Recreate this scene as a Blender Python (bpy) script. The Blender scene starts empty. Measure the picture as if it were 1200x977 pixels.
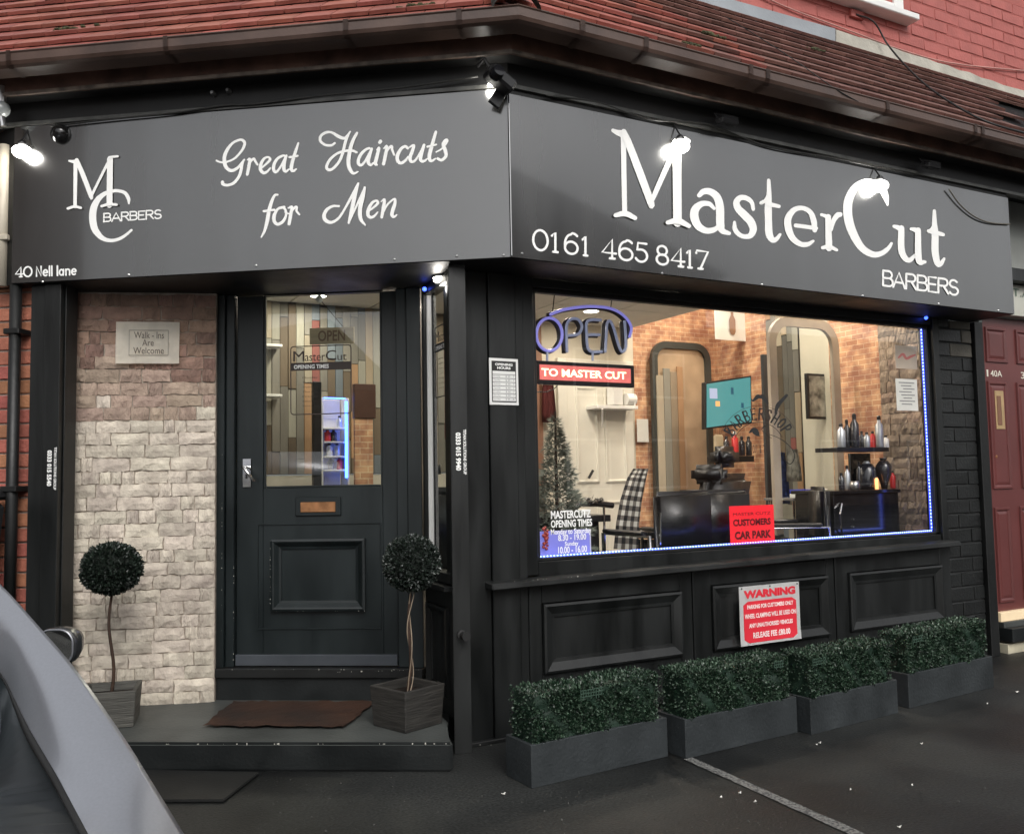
import bpy, bmesh, math, random
from mathutils import Vector, Matrix, noise
R = math.radians
rnd = random.Random(7)
sc = bpy.context.scene
COL = sc.collection

# ---------------------------------------------------------------- camera
F = 1050.0; YAW, PIT, ROL = R(28.006), R(3.947), R(-1.041)
CAM = Vector((0, 0, 1.3))
fw = Vector((math.sin(YAW)*math.cos(PIT), math.cos(YAW)*math.cos(PIT), math.sin(PIT)))
_r = Vector((math.cos(YAW), -math.sin(YAW), 0)); _u = _r.cross(fw)
rt = math.cos(ROL)*_r + math.sin(ROL)*_u; up = -math.sin(ROL)*_r + math.cos(ROL)*_u
cd = bpy.data.cameras.new('camera'); cam = bpy.data.objects.new('camera', cd); COL.objects.link(cam)
cd.sensor_fit = 'HORIZONTAL'; cd.sensor_width = 36; cd.lens = 36*F/1200
cd.clip_start = 0.02; cd.clip_end = 2000
m = Matrix.Identity(4)
for i in range(3):
    m[i][0], m[i][1], m[i][2], m[i][3] = rt[i], up[i], -fw[i], CAM[i]
cam.matrix_world = m
sc.camera = cam

# ---------------------------------------------------------------- light
sc.view_settings.view_transform = 'Standard'; sc.view_settings.look = 'None'
sc.view_settings.gamma = 1; sc.view_settings.use_curve_mapping = False
sc.view_settings.exposure = 1.1
SUN_EL, SUN_AZ = R(40), R(188)       # azimuth clockwise from +Y
w = bpy.data.worlds.new("World"); sc.world = w; w.use_nodes = True
nt = w.node_tree; bg = nt.nodes['Background']
sky = nt.nodes.new('ShaderNodeTexSky'); sky.sky_type = 'NISHITA'; sky.sun_disc = False
sky.sun_elevation = SUN_EL; sky.sun_rotation = SUN_AZ
sky.air_density = 1.2; sky.dust_density = 3.0; sky.ozone_density = 1.0
hs = nt.nodes.new('ShaderNodeHueSaturation'); hs.inputs['Saturation'].default_value = 0.12
nt.links.new(sky.outputs[0], hs.inputs['Color']); nt.links.new(hs.outputs[0], bg.inputs[0])
bg.inputs[1].default_value = 0.085
sl = bpy.data.lights.new('sun', 'SUN'); sl.energy = 0.55; sl.angle = R(25); sl.color = (1, .96, .9)
so = bpy.data.objects.new('sun', sl); COL.objects.link(so)
sd = Vector((math.sin(SUN_AZ)*math.cos(SUN_EL), math.cos(SUN_AZ)*math.cos(SUN_EL), math.sin(SUN_EL)))
so.rotation_euler = sd.to_track_quat('Z', 'Y').to_euler(); so.location = sd*30

# ---------------------------------------------------------------- helpers
def ray(px, py): return fw + (px-600)/F*rt - (py-488.5)/F*up
def ground(px, py, z=0.0):
    d = ray(px, py); return CAM + d*((z-CAM.z)/d.z)
class Frame:
    """a vertical plane: s runs along it, d stands out of it, z is height"""
    def __init__(s, o, u):
        s.o = Vector((o[0], o[1], 0)); s.u = Vector((u[0], u[1], 0)).normalized(); s.n = Vector((s.u.y, -s.u.x, 0))
    def P(s, a, z, d=0.0): return s.o + s.u*a + s.n*d + Vector((0, 0, z))
    def hit(s, px, py, d=0.0):
        r = ray(px, py); o = s.o + s.n*d; p = CAM + r*((o-CAM).dot(s.n)/r.dot(s.n))
        return (p-s.o).dot(s.u), p.z
    def mat(s, a, z, d=0.0):
        M = Matrix.Identity(4); p = s.P(a, z, d)
        for i in range(3): M[i][0], M[i][1], M[i][2], M[i][3] = s.u[i], -s.n[i], (0, 0, 1)[i], p[i]
        return M
a36 = R(36)
FR = Frame((0, 4.07), (1, 0))                                  # shop front, window side
FS = Frame((2.006, 3.75), (math.cos(a36), -math.sin(a36)))     # left fascia sign
FD = Frame((.875, 5.177), (.839, -.544))                       # door frame front
FB = Frame((.873, 5.125), (math.cos(R(20)), -math.sin(R(20)))) # stone clad panel
FL = Frame((1.777, 3.98), (math.cos(a36), -math.sin(a36)))                       # left pilaster line
FW = Frame((1.862, 4.53), (-.07, -.9975))                      # side window wall of the porch

def wm(o):
    M = o.matrix_basis
    return M if o.parent is None else wm(o.parent) @ o.matrix_parent_inverse @ M
def link(o, parent=None):
    COL.objects.link(o)
    if parent is not None:
        o.parent = parent; o.matrix_parent_inverse = wm(parent).inverted()
    return o
def thing(name, label, cat, loc=(0, 0, 0), group=None):
    o = bpy.data.objects.new(name, None); o.location = loc; o.empty_display_size = .1; COL.objects.link(o)
    o.matrix_basis = Matrix.Translation(Vector(loc))
    o['label'] = label; o['category'] = cat
    if group: o['group'] = group
    return o
def tag(o, label=None, cat=None, group=None, kind=None):
    if label: o['label'] = label
    if cat: o['category'] = cat
    if group: o['group'] = group
    if kind: o['kind'] = kind
    return o
KEEP = set()
def mesh_obj(name, bm, mat, parent=None, smooth=False):
    me = bpy.data.meshes.new(name)
    if id(bm) in KEEP: KEEP.discard(id(bm))
    else: bmesh.ops.recalc_face_normals(bm, faces=bm.faces)
    bm.to_mesh(me); bm.free()
    if isinstance(mat, (list, tuple)):
        for q in mat: me.materials.append(q)
    else: me.materials.append(mat)
    if smooth:
        for p in me.polygons: p.use_smooth = True
    return link(bpy.data.objects.new(name, me), parent)
def inst(name, me, M, parent):
    o = bpy.data.objects.new(name, me); o.matrix_basis = M
    COL.objects.link(o); o.parent = parent; o.matrix_parent_inverse = wm(parent).inverted()
    return o
def add_hexa(bm, P8, bevel=0.0):
    """P8: 4 bottom then 4 top points"""
    b2 = bmesh.new() if bevel else bm
    v = [b2.verts.new(p) for p in P8]
    for f in ((0, 3, 2, 1), (4, 5, 6, 7), (0, 1, 5, 4), (1, 2, 6, 5), (2, 3, 7, 6), (3, 0, 4, 7)):
        b2.faces.new([v[i] for i in f])
    if bevel:
        bmesh.ops.bevel(b2, geom=b2.edges[:], offset=bevel, segments=1, affect='EDGES')
        off = {}
        for vv in b2.verts: off[vv] = bm.verts.new(vv.co)
        for f in b2.faces: bm.faces.new([off[x] for x in f.verts])
        b2.free()
def add_box(bm, a, b, bevel=0.0, M=None):
    x0, y0, z0 = a; x1, y1, z1 = b
    P = [Vector(q) for q in ((x0, y0, z0), (x1, y0, z0), (x1, y1, z0), (x0, y1, z0), (x0, y0, z1), (x1, y0, z1), (x1, y1, z1), (x0, y1, z1))]
    if M is not None: P = [M @ p for p in P]
    add_hexa(bm, P, bevel)
def fbox(bm, fr, s0, s1, z0, z1, d0, d1, bevel=0.0, dz=0.0, zr=None):
    """box in a frame; dz tilts the far end up, d0 < d1 outward"""
    z0b, z1b = (z0+dz, z1+dz)
    add_hexa(bm, [fr.P(s0, z0, d1), fr.P(s1, z0b, d1), fr.P(s1, z0b, d0), fr.P(s0, z0, d0),
                  fr.P(s0, z1, d1), fr.P(s1, z1b, d1), fr.P(s1, z1b, d0), fr.P(s0, z1, d0)], bevel)
def fpart(name, fr, mat, parent, *boxes, bevel=0.003):
    bm = bmesh.new()
    for b in boxes: fbox(bm, fr, *b[:6], bevel=bevel, dz=(b[6] if len(b) > 6 else 0))
    return mesh_obj(name, bm, mat, parent)
def add_tube(bm, pts, r, seg=8, closed=False, cap=True):
    pts = [Vector(p) for p in pts]; n = len(pts); rings = []
    rr = r if isinstance(r, (list, tuple)) else [r]*n
    prev = None
    for i, p in enumerate(pts):
        t = (pts[(i+1) % n]-pts[i-1]) if closed or 0 < i < n-1 else (pts[1]-pts[0] if i == 0 else pts[-1]-pts[-2])
        t.normalize()
        if prev is None:
            a = t.orthogonal().normalized()
        else:
            a = (prev - t*prev.dot(t)); a = a.normalized() if a.length > 1e-6 else t.orthogonal().normalized()
        prev = a; b = t.cross(a)
        rings.append([bm.verts.new(p + (a*math.cos(k*2*math.pi/seg) + b*math.sin(k*2*math.pi/seg))*rr[i]) for k in range(seg)])
    for i in range(n if closed else n-1):
        A, B = rings[i], rings[(i+1) % n]
        for k in range(seg): bm.faces.new((A[k], A[(k+1) % seg], B[(k+1) % seg], B[k]))
    if cap and not closed:
        bm.faces.new(rings[0][::-1]); bm.faces.new(rings[-1])
def add_lathe(bm, prof, seg=20, c=(0, 0, 0), M=None):
    rings = []
    for r_, z in prof:
        ring = []
        for k in range(seg):
            p = Vector((c[0]+r_*math.cos(k*2*math.pi/seg), c[1]+r_*math.sin(k*2*math.pi/seg), c[2]+z))
            ring.append(bm.verts.new(M @ p if M is not None else p))
        rings.append(ring)
    for A, B in zip(rings, rings[1:]):
        for k in range(seg): bm.faces.new((A[k], A[(k+1) % seg], B[(k+1) % seg], B[k]))
    bm.faces.new(rings[0][::-1]); bm.faces.new(rings[-1])
def quad(bm, pts): return bm.faces.new([bm.verts.new(p) for p in pts])
def smooth_path(pts, n=6):
    P = [tuple(map(float, p)) for p in pts]; out = []
    if len(P) < 3: 
        a, b = P[0], P[-1]
        return [tuple(a[k]+(b[k]-a[k])*t/4 for k in range(len(a))) for t in range(5)]
    Q = [tuple(2*P[0][k]-P[1][k] for k in range(len(P[0])))] + P + [tuple(2*P[-1][k]-P[-2][k] for k in range(len(P[0])))]
    for i in range(1, len(Q)-2):
        for t in range(n):
            t /= n; a, b, c, d = Q[i-1], Q[i], Q[i+1], Q[i+2]
            out.append(tuple(.5*((2*b[k])+(c[k]-a[k])*t+(2*a[k]-5*b[k]+4*c[k]-d[k])*t*t+(3*b[k]-a[k]-3*c[k]+d[k])*t**3) for k in range(len(b))))
    out.append(P[-1]); return out

# ---------------------------------------------------------------- materials
MATS = {}
def mat(name, col, rough=.5, metal=0.0, var=.12, scale=6.0, bump=0.0, bscale=60.0, spec=.5, rnd_v=0.0, rnd_h=0.0,
        emit=None, estr=0.0, coat=0.0, col2=None, stretch=None, aniso=False, rvar=0.0, trans=0.0, coords='Object'):
    if name in MATS: return MATS[name]
    m = bpy.data.materials.new(name); m.use_nodes = True; MATS[name] = m
    n = m.node_tree.nodes; l = m.node_tree.links; b = n['Principled BSDF']
    b.inputs['Roughness'].default_value = rough; b.inputs['Metallic'].default_value = metal
    b.inputs['Specular IOR Level'].default_value = spec; b.inputs['Coat Weight'].default_value = coat
    b.inputs['Coat Roughness'].default_value = .05
    c = (*col, 1) if len(col) == 3 else col
    tc = n.new('ShaderNodeTexCoord'); mp = n.new('ShaderNodeMapping'); l.new(tc.outputs[coords], mp.inputs[0])
    if stretch: mp.inputs['Scale'].default_value = stretch
    oi = n.new('ShaderNodeObjectInfo')
    # every object reads its own piece of the noise
    cmb = n.new('ShaderNodeVectorMath'); cmb.operation = 'MULTIPLY_ADD'
    l.new(oi.outputs['Random'], cmb.inputs[0]); cmb.inputs[1].default_value = (17, 31, 23); l.new(mp.outputs[0], cmb.inputs[2])
    vec = cmb.outputs[0]
    nz = n.new('ShaderNodeTexNoise'); nz.inputs['Scale'].default_value = scale; nz.inputs['Detail'].default_value = 5
    l.new(vec, nz.inputs['Vector'])
    mr = n.new('ShaderNodeMapRange'); l.new(nz.outputs['Fac'], mr.inputs[0]); mr.inputs[1].default_value = .3; mr.inputs[2].default_value = .7
    if col2:
        mx = n.new('ShaderNodeMix'); mx.data_type = 'RGBA'; mx.inputs[6].default_value = c; mx.inputs[7].default_value = (*col2, 1)
        l.new(mr.outputs[0], mx.inputs[0]); out = mx.outputs[2]
    else:
        rgb = n.new('ShaderNodeRGB'); rgb.outputs[0].default_value = c; out = rgb.outputs[0]
    hv = n.new('ShaderNodeHueSaturation'); l.new(out, hv.inputs['Color'])
    mr.inputs[3].default_value = 0 if col2 else 1-var; mr.inputs[4].default_value = 1 if col2 else 1+var
    if not col2:
        if rnd_v:
            r2 = n.new('ShaderNodeMapRange'); l.new(oi.outputs['Random'], r2.inputs[0]); r2.inputs[3].default_value = 1-rnd_v; r2.inputs[4].default_value = 1+rnd_v
            mu = n.new('ShaderNodeMath'); mu.operation = 'MULTIPLY'; l.new(mr.outputs[0], mu.inputs[0]); l.new(r2.outputs[0], mu.inputs[1])
            l.new(mu.outputs[0], hv.inputs['Value'])
        else: l.new(mr.outputs[0], hv.inputs['Value'])
    elif rnd_v:
        r2 = n.new('ShaderNodeMapRange'); l.new(oi.outputs['Random'], r2.inputs[0]); r2.inputs[3].default_value = 1-rnd_v; r2.inputs[4].default_value = 1+rnd_v
        l.new(r2.outputs[0], hv.inputs['Value'])
    if rnd_h:
        r3 = n.new('ShaderNodeMath'); r3.operation = 'MULTIPLY'; l.new(oi.outputs['Random'], r3.inputs[0]); r3.inputs[1].default_value = 7.31
        r4 = n.new('ShaderNodeMath'); r4.operation = 'FRACT'; l.new(r3.outputs[0], r4.inputs[0])
        r5 = n.new('ShaderNodeMapRange'); l.new(r4.outputs[0], r5.inputs[0]); r5.inputs[3].default_value = .5-rnd_h; r5.inputs[4].default_value = .5+rnd_h
        l.new(r5.outputs[0], hv.inputs['Hue'])
    l.new(hv.outputs[0], b.inputs['Base Color'])
    if rvar:
        r6 = n.new('ShaderNodeMapRange'); l.new(nz.outputs['Fac'], r6.inputs[0]); r6.inputs[1].default_value = .3; r6.inputs[2].default_value = .7
        r6.inputs[3].default_value = max(0.02, rough-rvar); r6.inputs[4].default_value = rough+rvar; l.new(r6.outputs[0], b.inputs['Roughness'])
    if bump:
        n2 = n.new('ShaderNodeTexNoise'); n2.inputs['Scale'].default_value = bscale; n2.inputs['Detail'].default_value = 4; l.new(vec, n2.inputs['Vector'])
        bp = n.new('ShaderNodeBump'); bp.inputs['Strength'].default_value = bump; bp.inputs['Distance'].default_value = .01
        l.new(n2.outputs['Fac'], bp.inputs['Height']); l.new(bp.outputs[0], b.inputs['Normal'])
    if emit:
        b.inputs['Emission Color'].default_value = (*emit, 1); b.inputs['Emission Strength'].default_value = estr
    return m
def glass(name, tint=(1, 1, 1), ior=1.9, rough=0.0):
    """thin pane: only the outer face mirrors, what lies behind shows straight through"""
    m = bpy.data.materials.new(name); m.use_nodes = True; n = m.node_tree.nodes; l = m.node_tree.links
    n.remove(n['Principled BSDF']); out = n['Material Output']
    t = n.new('ShaderNodeBsdfTransparent'); t.inputs[0].default_value = (*tint, 1)
    g = n.new('ShaderNodeBsdfGlossy'); g.inputs['Roughness'].default_value = rough
    fr = n.new('ShaderNodeFresnel'); fr.inputs[0].default_value = ior
    ge = n.new('ShaderNodeNewGeometry'); iv = n.new('ShaderNodeMath'); iv.operation = 'SUBTRACT'; iv.inputs[0].default_value = 1; l.new(ge.outputs['Backfacing'], iv.inputs[1])
    mu = n.new('ShaderNodeMath'); mu.operation = 'MULTIPLY'; l.new(fr.outputs[0], mu.inputs[0]); l.new(iv.outputs[0], mu.inputs[1])
    mx = n.new('ShaderNodeMixShader'); l.new(mu.outputs[0], mx.inputs[0]); l.new(t.outputs[0], mx.inputs[1]); l.new(g.outputs[0], mx.inputs[2])
    l.new(mx.outputs[0], out.inputs[0]); return m
PAINT = mat('charcoal_paint', (.0078, .0088, .0088), .42, var=.45, scale=7, bump=.15, bscale=25, rvar=.12, stretch=(1, 1, .18))
PAINT2 = mat('black_paint', (.0055, .006, .006), .5, var=.3, scale=4, bump=.15, bscale=30, rvar=.1)
DOORP = mat('dark_green_grey_paint', (.0066, .0108, .0118), .42, var=.3, scale=6, stretch=(1, 1, .3), bump=.08, bscale=30, rvar=.08)
SIGNM = mat('glossy_black_panel', (.011, .0108, .0102), .24, metal=0.0, var=.3, scale=5, spec=.9, coat=.9, rvar=.05, bump=.012, bscale=3, stretch=(1, 1, .12))
SIGNM.node_tree.nodes['Principled BSDF'].inputs['IOR'].default_value = 1.75
VINYL = mat('white_vinyl', (.9, .9, .88), .4, var=.03, emit=None)
WHITEP = mat('white_plastic', (.75, .75, .73), .4, var=.05)
METAL = mat('brushed_metal', (.55, .55, .55), .3, metal=1, var=.1)
CHROME = mat('chrome', (.8, .8, .8), .12, metal=1, var=.05)
BRASS = mat('worn_brass', (.42, .2, .09), .4, metal=.6, var=.3, scale=20)
STEELD = mat('grey_aluminium', (.09, .10, .115), .4, metal=.5, var=.15)
MAROON = mat('maroon_gloss_paint', (.12, .034, .032), .35, var=.15, scale=3, bump=.05, bscale=30)
BROWNP = mat('weathered_brown_paint', (.1, .05, .035), .5, var=.5, scale=7, bump=.2, bscale=30)
BROWNG = mat('brown_gutter_plastic', (.075, .045, .035), .38, var=.3, scale=5, bump=.1, rvar=.1)
SOFF = mat('dark_soffit', (.008, .008, .008), .45, var=.3)
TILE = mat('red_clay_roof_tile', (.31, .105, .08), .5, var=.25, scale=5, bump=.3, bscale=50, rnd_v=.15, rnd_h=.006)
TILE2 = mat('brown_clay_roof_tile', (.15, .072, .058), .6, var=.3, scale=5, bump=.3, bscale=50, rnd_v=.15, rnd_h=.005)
MOSS = mat('moss', (.06, .065, .03), .9, var=.5, scale=40, bump=.8)
REDBR = mat('red_painted_brick', (.37, .10, .085), .6, var=.12, scale=8, bump=.3, bscale=50, rnd_v=.07)
REDMO = mat('red_painted_mortar', (.37, .1, .085), .7, var=.15, bump=.3)
OLDBR = mat('orange_red_brick', (.36, .13, .08), .7, var=.25, scale=8, bump=.4, rnd_v=.2, rnd_h=.02)
MORT = mat('mortar', (.25, .2, .17), .85, var=.2, bump=.4)
BLKBR = mat('black_painted_brick', (.008, .009, .009), .45, var=.2, bump=.3, bscale=60, rnd_v=.2)
BLKMO = mat('worn_black_mortar', (.014, .015, .015), .7, var=.5, scale=12, bump=.4)
GREYBR = mat('bare_grey_brick', (.13, .12, .10), .8, var=.3, bump=.4, rnd_v=.2)
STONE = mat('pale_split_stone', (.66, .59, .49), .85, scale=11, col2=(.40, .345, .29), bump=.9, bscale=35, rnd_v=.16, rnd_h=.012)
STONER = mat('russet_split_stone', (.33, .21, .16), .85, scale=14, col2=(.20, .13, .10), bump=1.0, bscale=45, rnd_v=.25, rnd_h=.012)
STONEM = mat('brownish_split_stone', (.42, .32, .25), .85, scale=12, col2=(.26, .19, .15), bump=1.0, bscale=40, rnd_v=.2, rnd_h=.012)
STMO = mat('stone_joint', (.34, .29, .24), .9, var=.3, scale=20, bump=.5)
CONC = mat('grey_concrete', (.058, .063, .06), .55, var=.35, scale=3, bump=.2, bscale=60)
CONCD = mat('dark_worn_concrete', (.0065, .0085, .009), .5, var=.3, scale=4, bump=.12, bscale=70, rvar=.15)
CEMENT = mat('pale_cement_fillet', (.38, .36, .31), .85, var=.2, scale=5, bump=.6, bscale=30)
LEAD = mat('grey_lead_flashing', (.24, .26, .28), .5, var=.15, scale=3, bump=.2)
RUBBER = mat('black_rubber', (.012, .012, .012), .6, var=.2)
CABLE = mat('black_cable', (.01, .01, .01), .5)
LEAF = mat('dark_box_leaf', (.007, .022, .011), .42, var=.5, scale=30, spec=.55)
LEAF2 = mat('pale_box_leaf', (.06, .10, .065), .4, var=.4, scale=30, spec=.6)  # paler leaves, mixed in at random
LEAF3 = mat('blackish_topiary_leaf', (.014, .022, .016), .35, var=.5, scale=30, spec=.6)
SOIL = mat('soil', (.03, .02, .015), .95, bump=.8)
SLATEP = mat('slate_grey_planter', (.024, .0285, .031), .55, var=.25, scale=5, bump=.3, bscale=55, rvar=.1)
WOODG = mat('weathered_grey_timber', (.07, .068, .06), .7, var=.4, scale=4, bump=.5, bscale=14, stretch=(1, 1, 12))
BARK = mat('bark', (.05, .028, .018), .8, var=.4, bump=.6)
BARKP = mat('pale_vine_bark', (.28, .22, .16), .7, var=.4, bump=.4)
COIR = mat('brown_coir', (.1, .045, .025), .95, var=.3, scale=3, bump=.9, bscale=120)
CARP = mat('silver_car_paint', (.44, .455, .50), .3, metal=.75, var=.04, scale=200, coat=.7)
CARG = mat('dark_car_glass', (.018, .023, .026), .3, spec=.5, var=.05)
BLACKPL = mat('black_plastic', (.012, .012, .013), .35, var=.15)
LEATH = mat('black_leather', (.012, .012, .012), .32, var=.2, bump=.15, bscale=80)
CREAM = mat('cream_wall_paint', (.62, .58, .48), .7, var=.05, bump=.05)
DADO = mat('beige_dado', (.45, .42, .36), .7, var=.1)
WDOOR = mat('white_door_paint', (.72, .70, .62), .45, var=.04)
CEILM = mat('ceiling_tile_white', (.66, .65, .6), .8, var=.05, bump=.15, bscale=120)
GRIDM = mat('ceiling_grid', (.4, .4, .38), .5)
FLOORM = mat('grey_vinyl_floor', (.22, .21, .2), .35, var=.15)
PAPER = mat('paper', (.78, .77, .72), .7, var=.06)
PAPERD = mat('creased_laminated_paper', (.9, .85, .74), .55, var=.12, scale=10, bump=.25, bscale=15)
PRINT = mat('black_print', (.02, .02, .02), .5)
PRINTG = mat('brown_black_window_vinyl', (.035, .022, .018), .5)
REDS = mat('fluorescent_red_card', (.85, .02, .035), .5, var=.04, emit=(.9, .02, .03), estr=.12)
REDP = mat('red_print', (.72, .03, .05), .45, var=.06)
DKRED = mat('dark_red_print', (.12, .005, .008), .5)
CREAMV = mat('cream_door_numeral', (.75, .7, .6), .5)
BLUEL = mat('blue_led', (.1, .1, .8), .4, emit=(.04, .1, 1.0), estr=2.5)
BLUEW = mat('blue_white_led_bead', (.5, .6, 1), .4, emit=(.3, .45, 1.0), estr=2.5)
WLAMP = mat('lit_lamp_lens', (.9, .9, .85), .4, emit=(1, .95, .85), estr=9)
FLOODL = mat('lit_flood_lens', (.9, .9, .9), .4, emit=(1, .97, .9), estr=16)
NEONB = mat('lavender_neon_tube', (.3, .3, .6), .25, var=.1, emit=(.32, .3, .95), estr=.25)
NEONG = mat('faint_glow_blue_grey_tube', (.4, .44, .52), .2, var=.1, emit=(.3, .35, .6), estr=.12)  # tubes that are off, with a faint glow put into their colour
TARMAC = None
WINGLASS = glass('window_glass'); DOORGLASS = glass('door_glass', (.93, .96, .94))

def asphalt():
    m = bpy.data.materials.new('damp_asphalt'); m.use_nodes = True; n = m.node_tree.nodes; l = m.node_tree.links; b = n['Principled BSDF']
    tc = n.new('ShaderNodeTexCoord')
    n1 = n.new('ShaderNodeTexNoise'); n1.inputs['Scale'].default_value = .9; n1.inputs['Detail'].default_value = 7; l.new(tc.outputs['Object'], n1.inputs[0])
    n2 = n.new('ShaderNodeTexNoise'); n2.inputs['Scale'].default_value = 85; n2.inputs['Detail'].default_value = 3; l.new(tc.outputs['Object'], n2.inputs[0])
    cr = n.new('ShaderNodeValToRGB'); cr.color_ramp.elements[0].position = .40; cr.color_ramp.elements[0].color = (.006, .0066, .0068, 1)
    cr.color_ramp.elements[1].position = .62; cr.color_ramp.elements[1].color = (.0155, .0168, .0165, 1); l.new(n1.outputs['Fac'], cr.inputs[0])
    sp = n.new('ShaderNodeValToRGB'); sp.color_ramp.elements[0].position = .35; sp.color_ramp.elements[0].color = (.35, .35, .35, 1)
    sp.color_ramp.elements[1].position = .75; sp.color_ramp.elements[1].color = (2.6, 2.6, 2.5, 1); l.new(n2.outputs['Fac'], sp.inputs[0])
    mx = n.new('ShaderNodeMix'); mx.data_type = 'RGBA'; mx.blend_type = 'MULTIPLY'; mx.inputs[0].default_value = 1
    l.new(cr.outputs[0], mx.inputs[6]); l.new(sp.outputs[0], mx.inputs[7]); l.new(mx.outputs[2], b.inputs['Base Color'])
    rr = n.new('ShaderNodeMapRange'); l.new(n1.outputs['Fac'], rr.inputs[0]); rr.inputs[1].default_value = .35; rr.inputs[2].default_value = .65
    rr.inputs[3].default_value = .42; rr.inputs[4].default_value = .75; l.new(rr.outputs[0], b.inputs['Roughness'])
    bp = n.new('ShaderNodeBump'); bp.inputs['Strength'].default_value = .5; bp.inputs['Distance'].default_value = .006
    l.new(n2.outputs['Fac'], bp.inputs['Height']); l.new(bp.outputs[0], b.inputs['Normal'])
    return m
TARMAC = asphalt()
def brick_paper():
    m = bpy.data.materials.new('orange_brick_wallpaper'); m.use_nodes = True; n = m.node_tree.nodes; l = m.node_tree.links; b = n['Principled BSDF']
    tc = n.new('ShaderNodeTexCoord'); sx = n.new('ShaderNodeSeparateXYZ'); l.new(tc.outputs['Object'], sx.inputs[0])
    ad = n.new('ShaderNodeMath'); ad.operation = 'ADD'; l.new(sx.outputs[0], ad.inputs[0]); l.new(sx.outputs[1], ad.inputs[1])
    cb = n.new('ShaderNodeCombineXYZ'); l.new(ad.outputs[0], cb.inputs[0]); l.new(sx.outputs[2], cb.inputs[1])
    br = n.new('ShaderNodeTexBrick'); br.inputs['Scale'].default_value = 1; br.inputs['Brick Width'].default_value = .11; br.inputs['Row Height'].default_value = .04
    br.inputs['Mortar Size'].default_value = .003; br.inputs['Bias'].default_value = -.1
    br.inputs['Color1'].default_value = (.60, .37, .23, 1); br.inputs['Color2'].default_value = (.44, .235, .14, 1); br.inputs['Mortar'].default_value = (.66, .52, .36, 1)
    l.new(cb.outputs[0], br.inputs[0])
    nz = n.new('ShaderNodeTexNoise'); nz.inputs['Scale'].default_value = 9; nz.inputs['Detail'].default_value = 6; l.new(cb.outputs[0], nz.inputs[0])
    cr = n.new('ShaderNodeValToRGB'); cr.color_ramp.elements[0].position = .4; cr.color_ramp.elements[0].color = (.75, .6, .6, 1)
    cr.color_ramp.elements[1].position = .62; cr.color_ramp.elements[1].color = (1.25, 1.2, 1.1, 1); l.new(nz.outputs['Fac'], cr.inputs[0])
    mx = n.new('ShaderNodeMix'); mx.data_type = 'RGBA'; mx.blend_type = 'MULTIPLY'; mx.inputs[0].default_value = 1
    l.new(br.outputs['Color'], mx.inputs[6]); l.new(cr.outputs[0], mx.inputs[7]); l.new(mx.outputs[2], b.inputs['Base Color']); b.inputs['Roughness'].default_value = .7
    return m
BRPAPER = brick_paper()

# ---------------------------------------------------------------- lettering
class Placer:
    """maps points read off the photograph at some zoom onto a plane of the shop"""
    def __init__(s, fr, ox, oy, k, d=0.0): s.fr, s.ox, s.oy, s.k, s.d = fr, ox, oy, k, d
    def __call__(s, x, y, extra=0.0):
        px, py = s.ox+x/s.k, s.oy+y/s.k; a, z = s.fr.hit(px, py, s.d); return s.fr.P(a, z, s.d+extra)
def ribbon(bm, pts, pl, lift=0.0, n=6, sharp=False, caps=True):
    """pts (x, y, width) -> a flat brush stroke lying on the plane"""
    P = smooth_path(pts, n) if not sharp else [tuple(map(float, p)) for p in pts]
    L, Rr = [], []
    N = len(P)
    for i, (x, y, w_) in enumerate(P):
        a = P[max(0, i-1)]; b = P[min(N-1, i+1)]; tx, ty = b[0]-a[0], b[1]-a[1]; q = math.hypot(tx, ty) or 1; tx, ty = tx/q, ty/q
        h = max(w_, 1)/2; ex = lift + .0006*i/N
        L.append(bm.verts.new(pl(x-ty*h, y+tx*h, ex))); Rr.append(bm.verts.new(pl(x+ty*h, y-tx*h, ex)))
    for i in range(N-1):
        try: bm.faces.new((L[i], Rr[i], Rr[i+1], L[i+1]))
        except ValueError: pass
    if caps:
        for (x, y, w_), (x2, y2, _), e in ((P[0], P[1], 0), (P[-1], P[-2], 1)):
            tx, ty = x-x2, y-y2; q = math.hypot(tx, ty) or 1; a0 = math.atan2(ty, tx); h = max(w_, 1)/2
            bm.faces.new([bm.verts.new(pl(x+h*math.cos(a0+t), y+h*math.sin(a0+t), lift+.0006*e)) for t in [math.pi*(-.5+k/6) for k in range(7)]])
def glyph(name, strokes, pl, m_, parent, label=None, **kw):
    bm = bmesh.new()
    for i, s_ in enumerate(strokes): ribbon(bm, s_, pl, lift=.0012*i, **kw)
    KEEP.add(id(bm))
    o = mesh_obj(name, bm, m_, parent)
    if label: o['label'] = label
    return o
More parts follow.
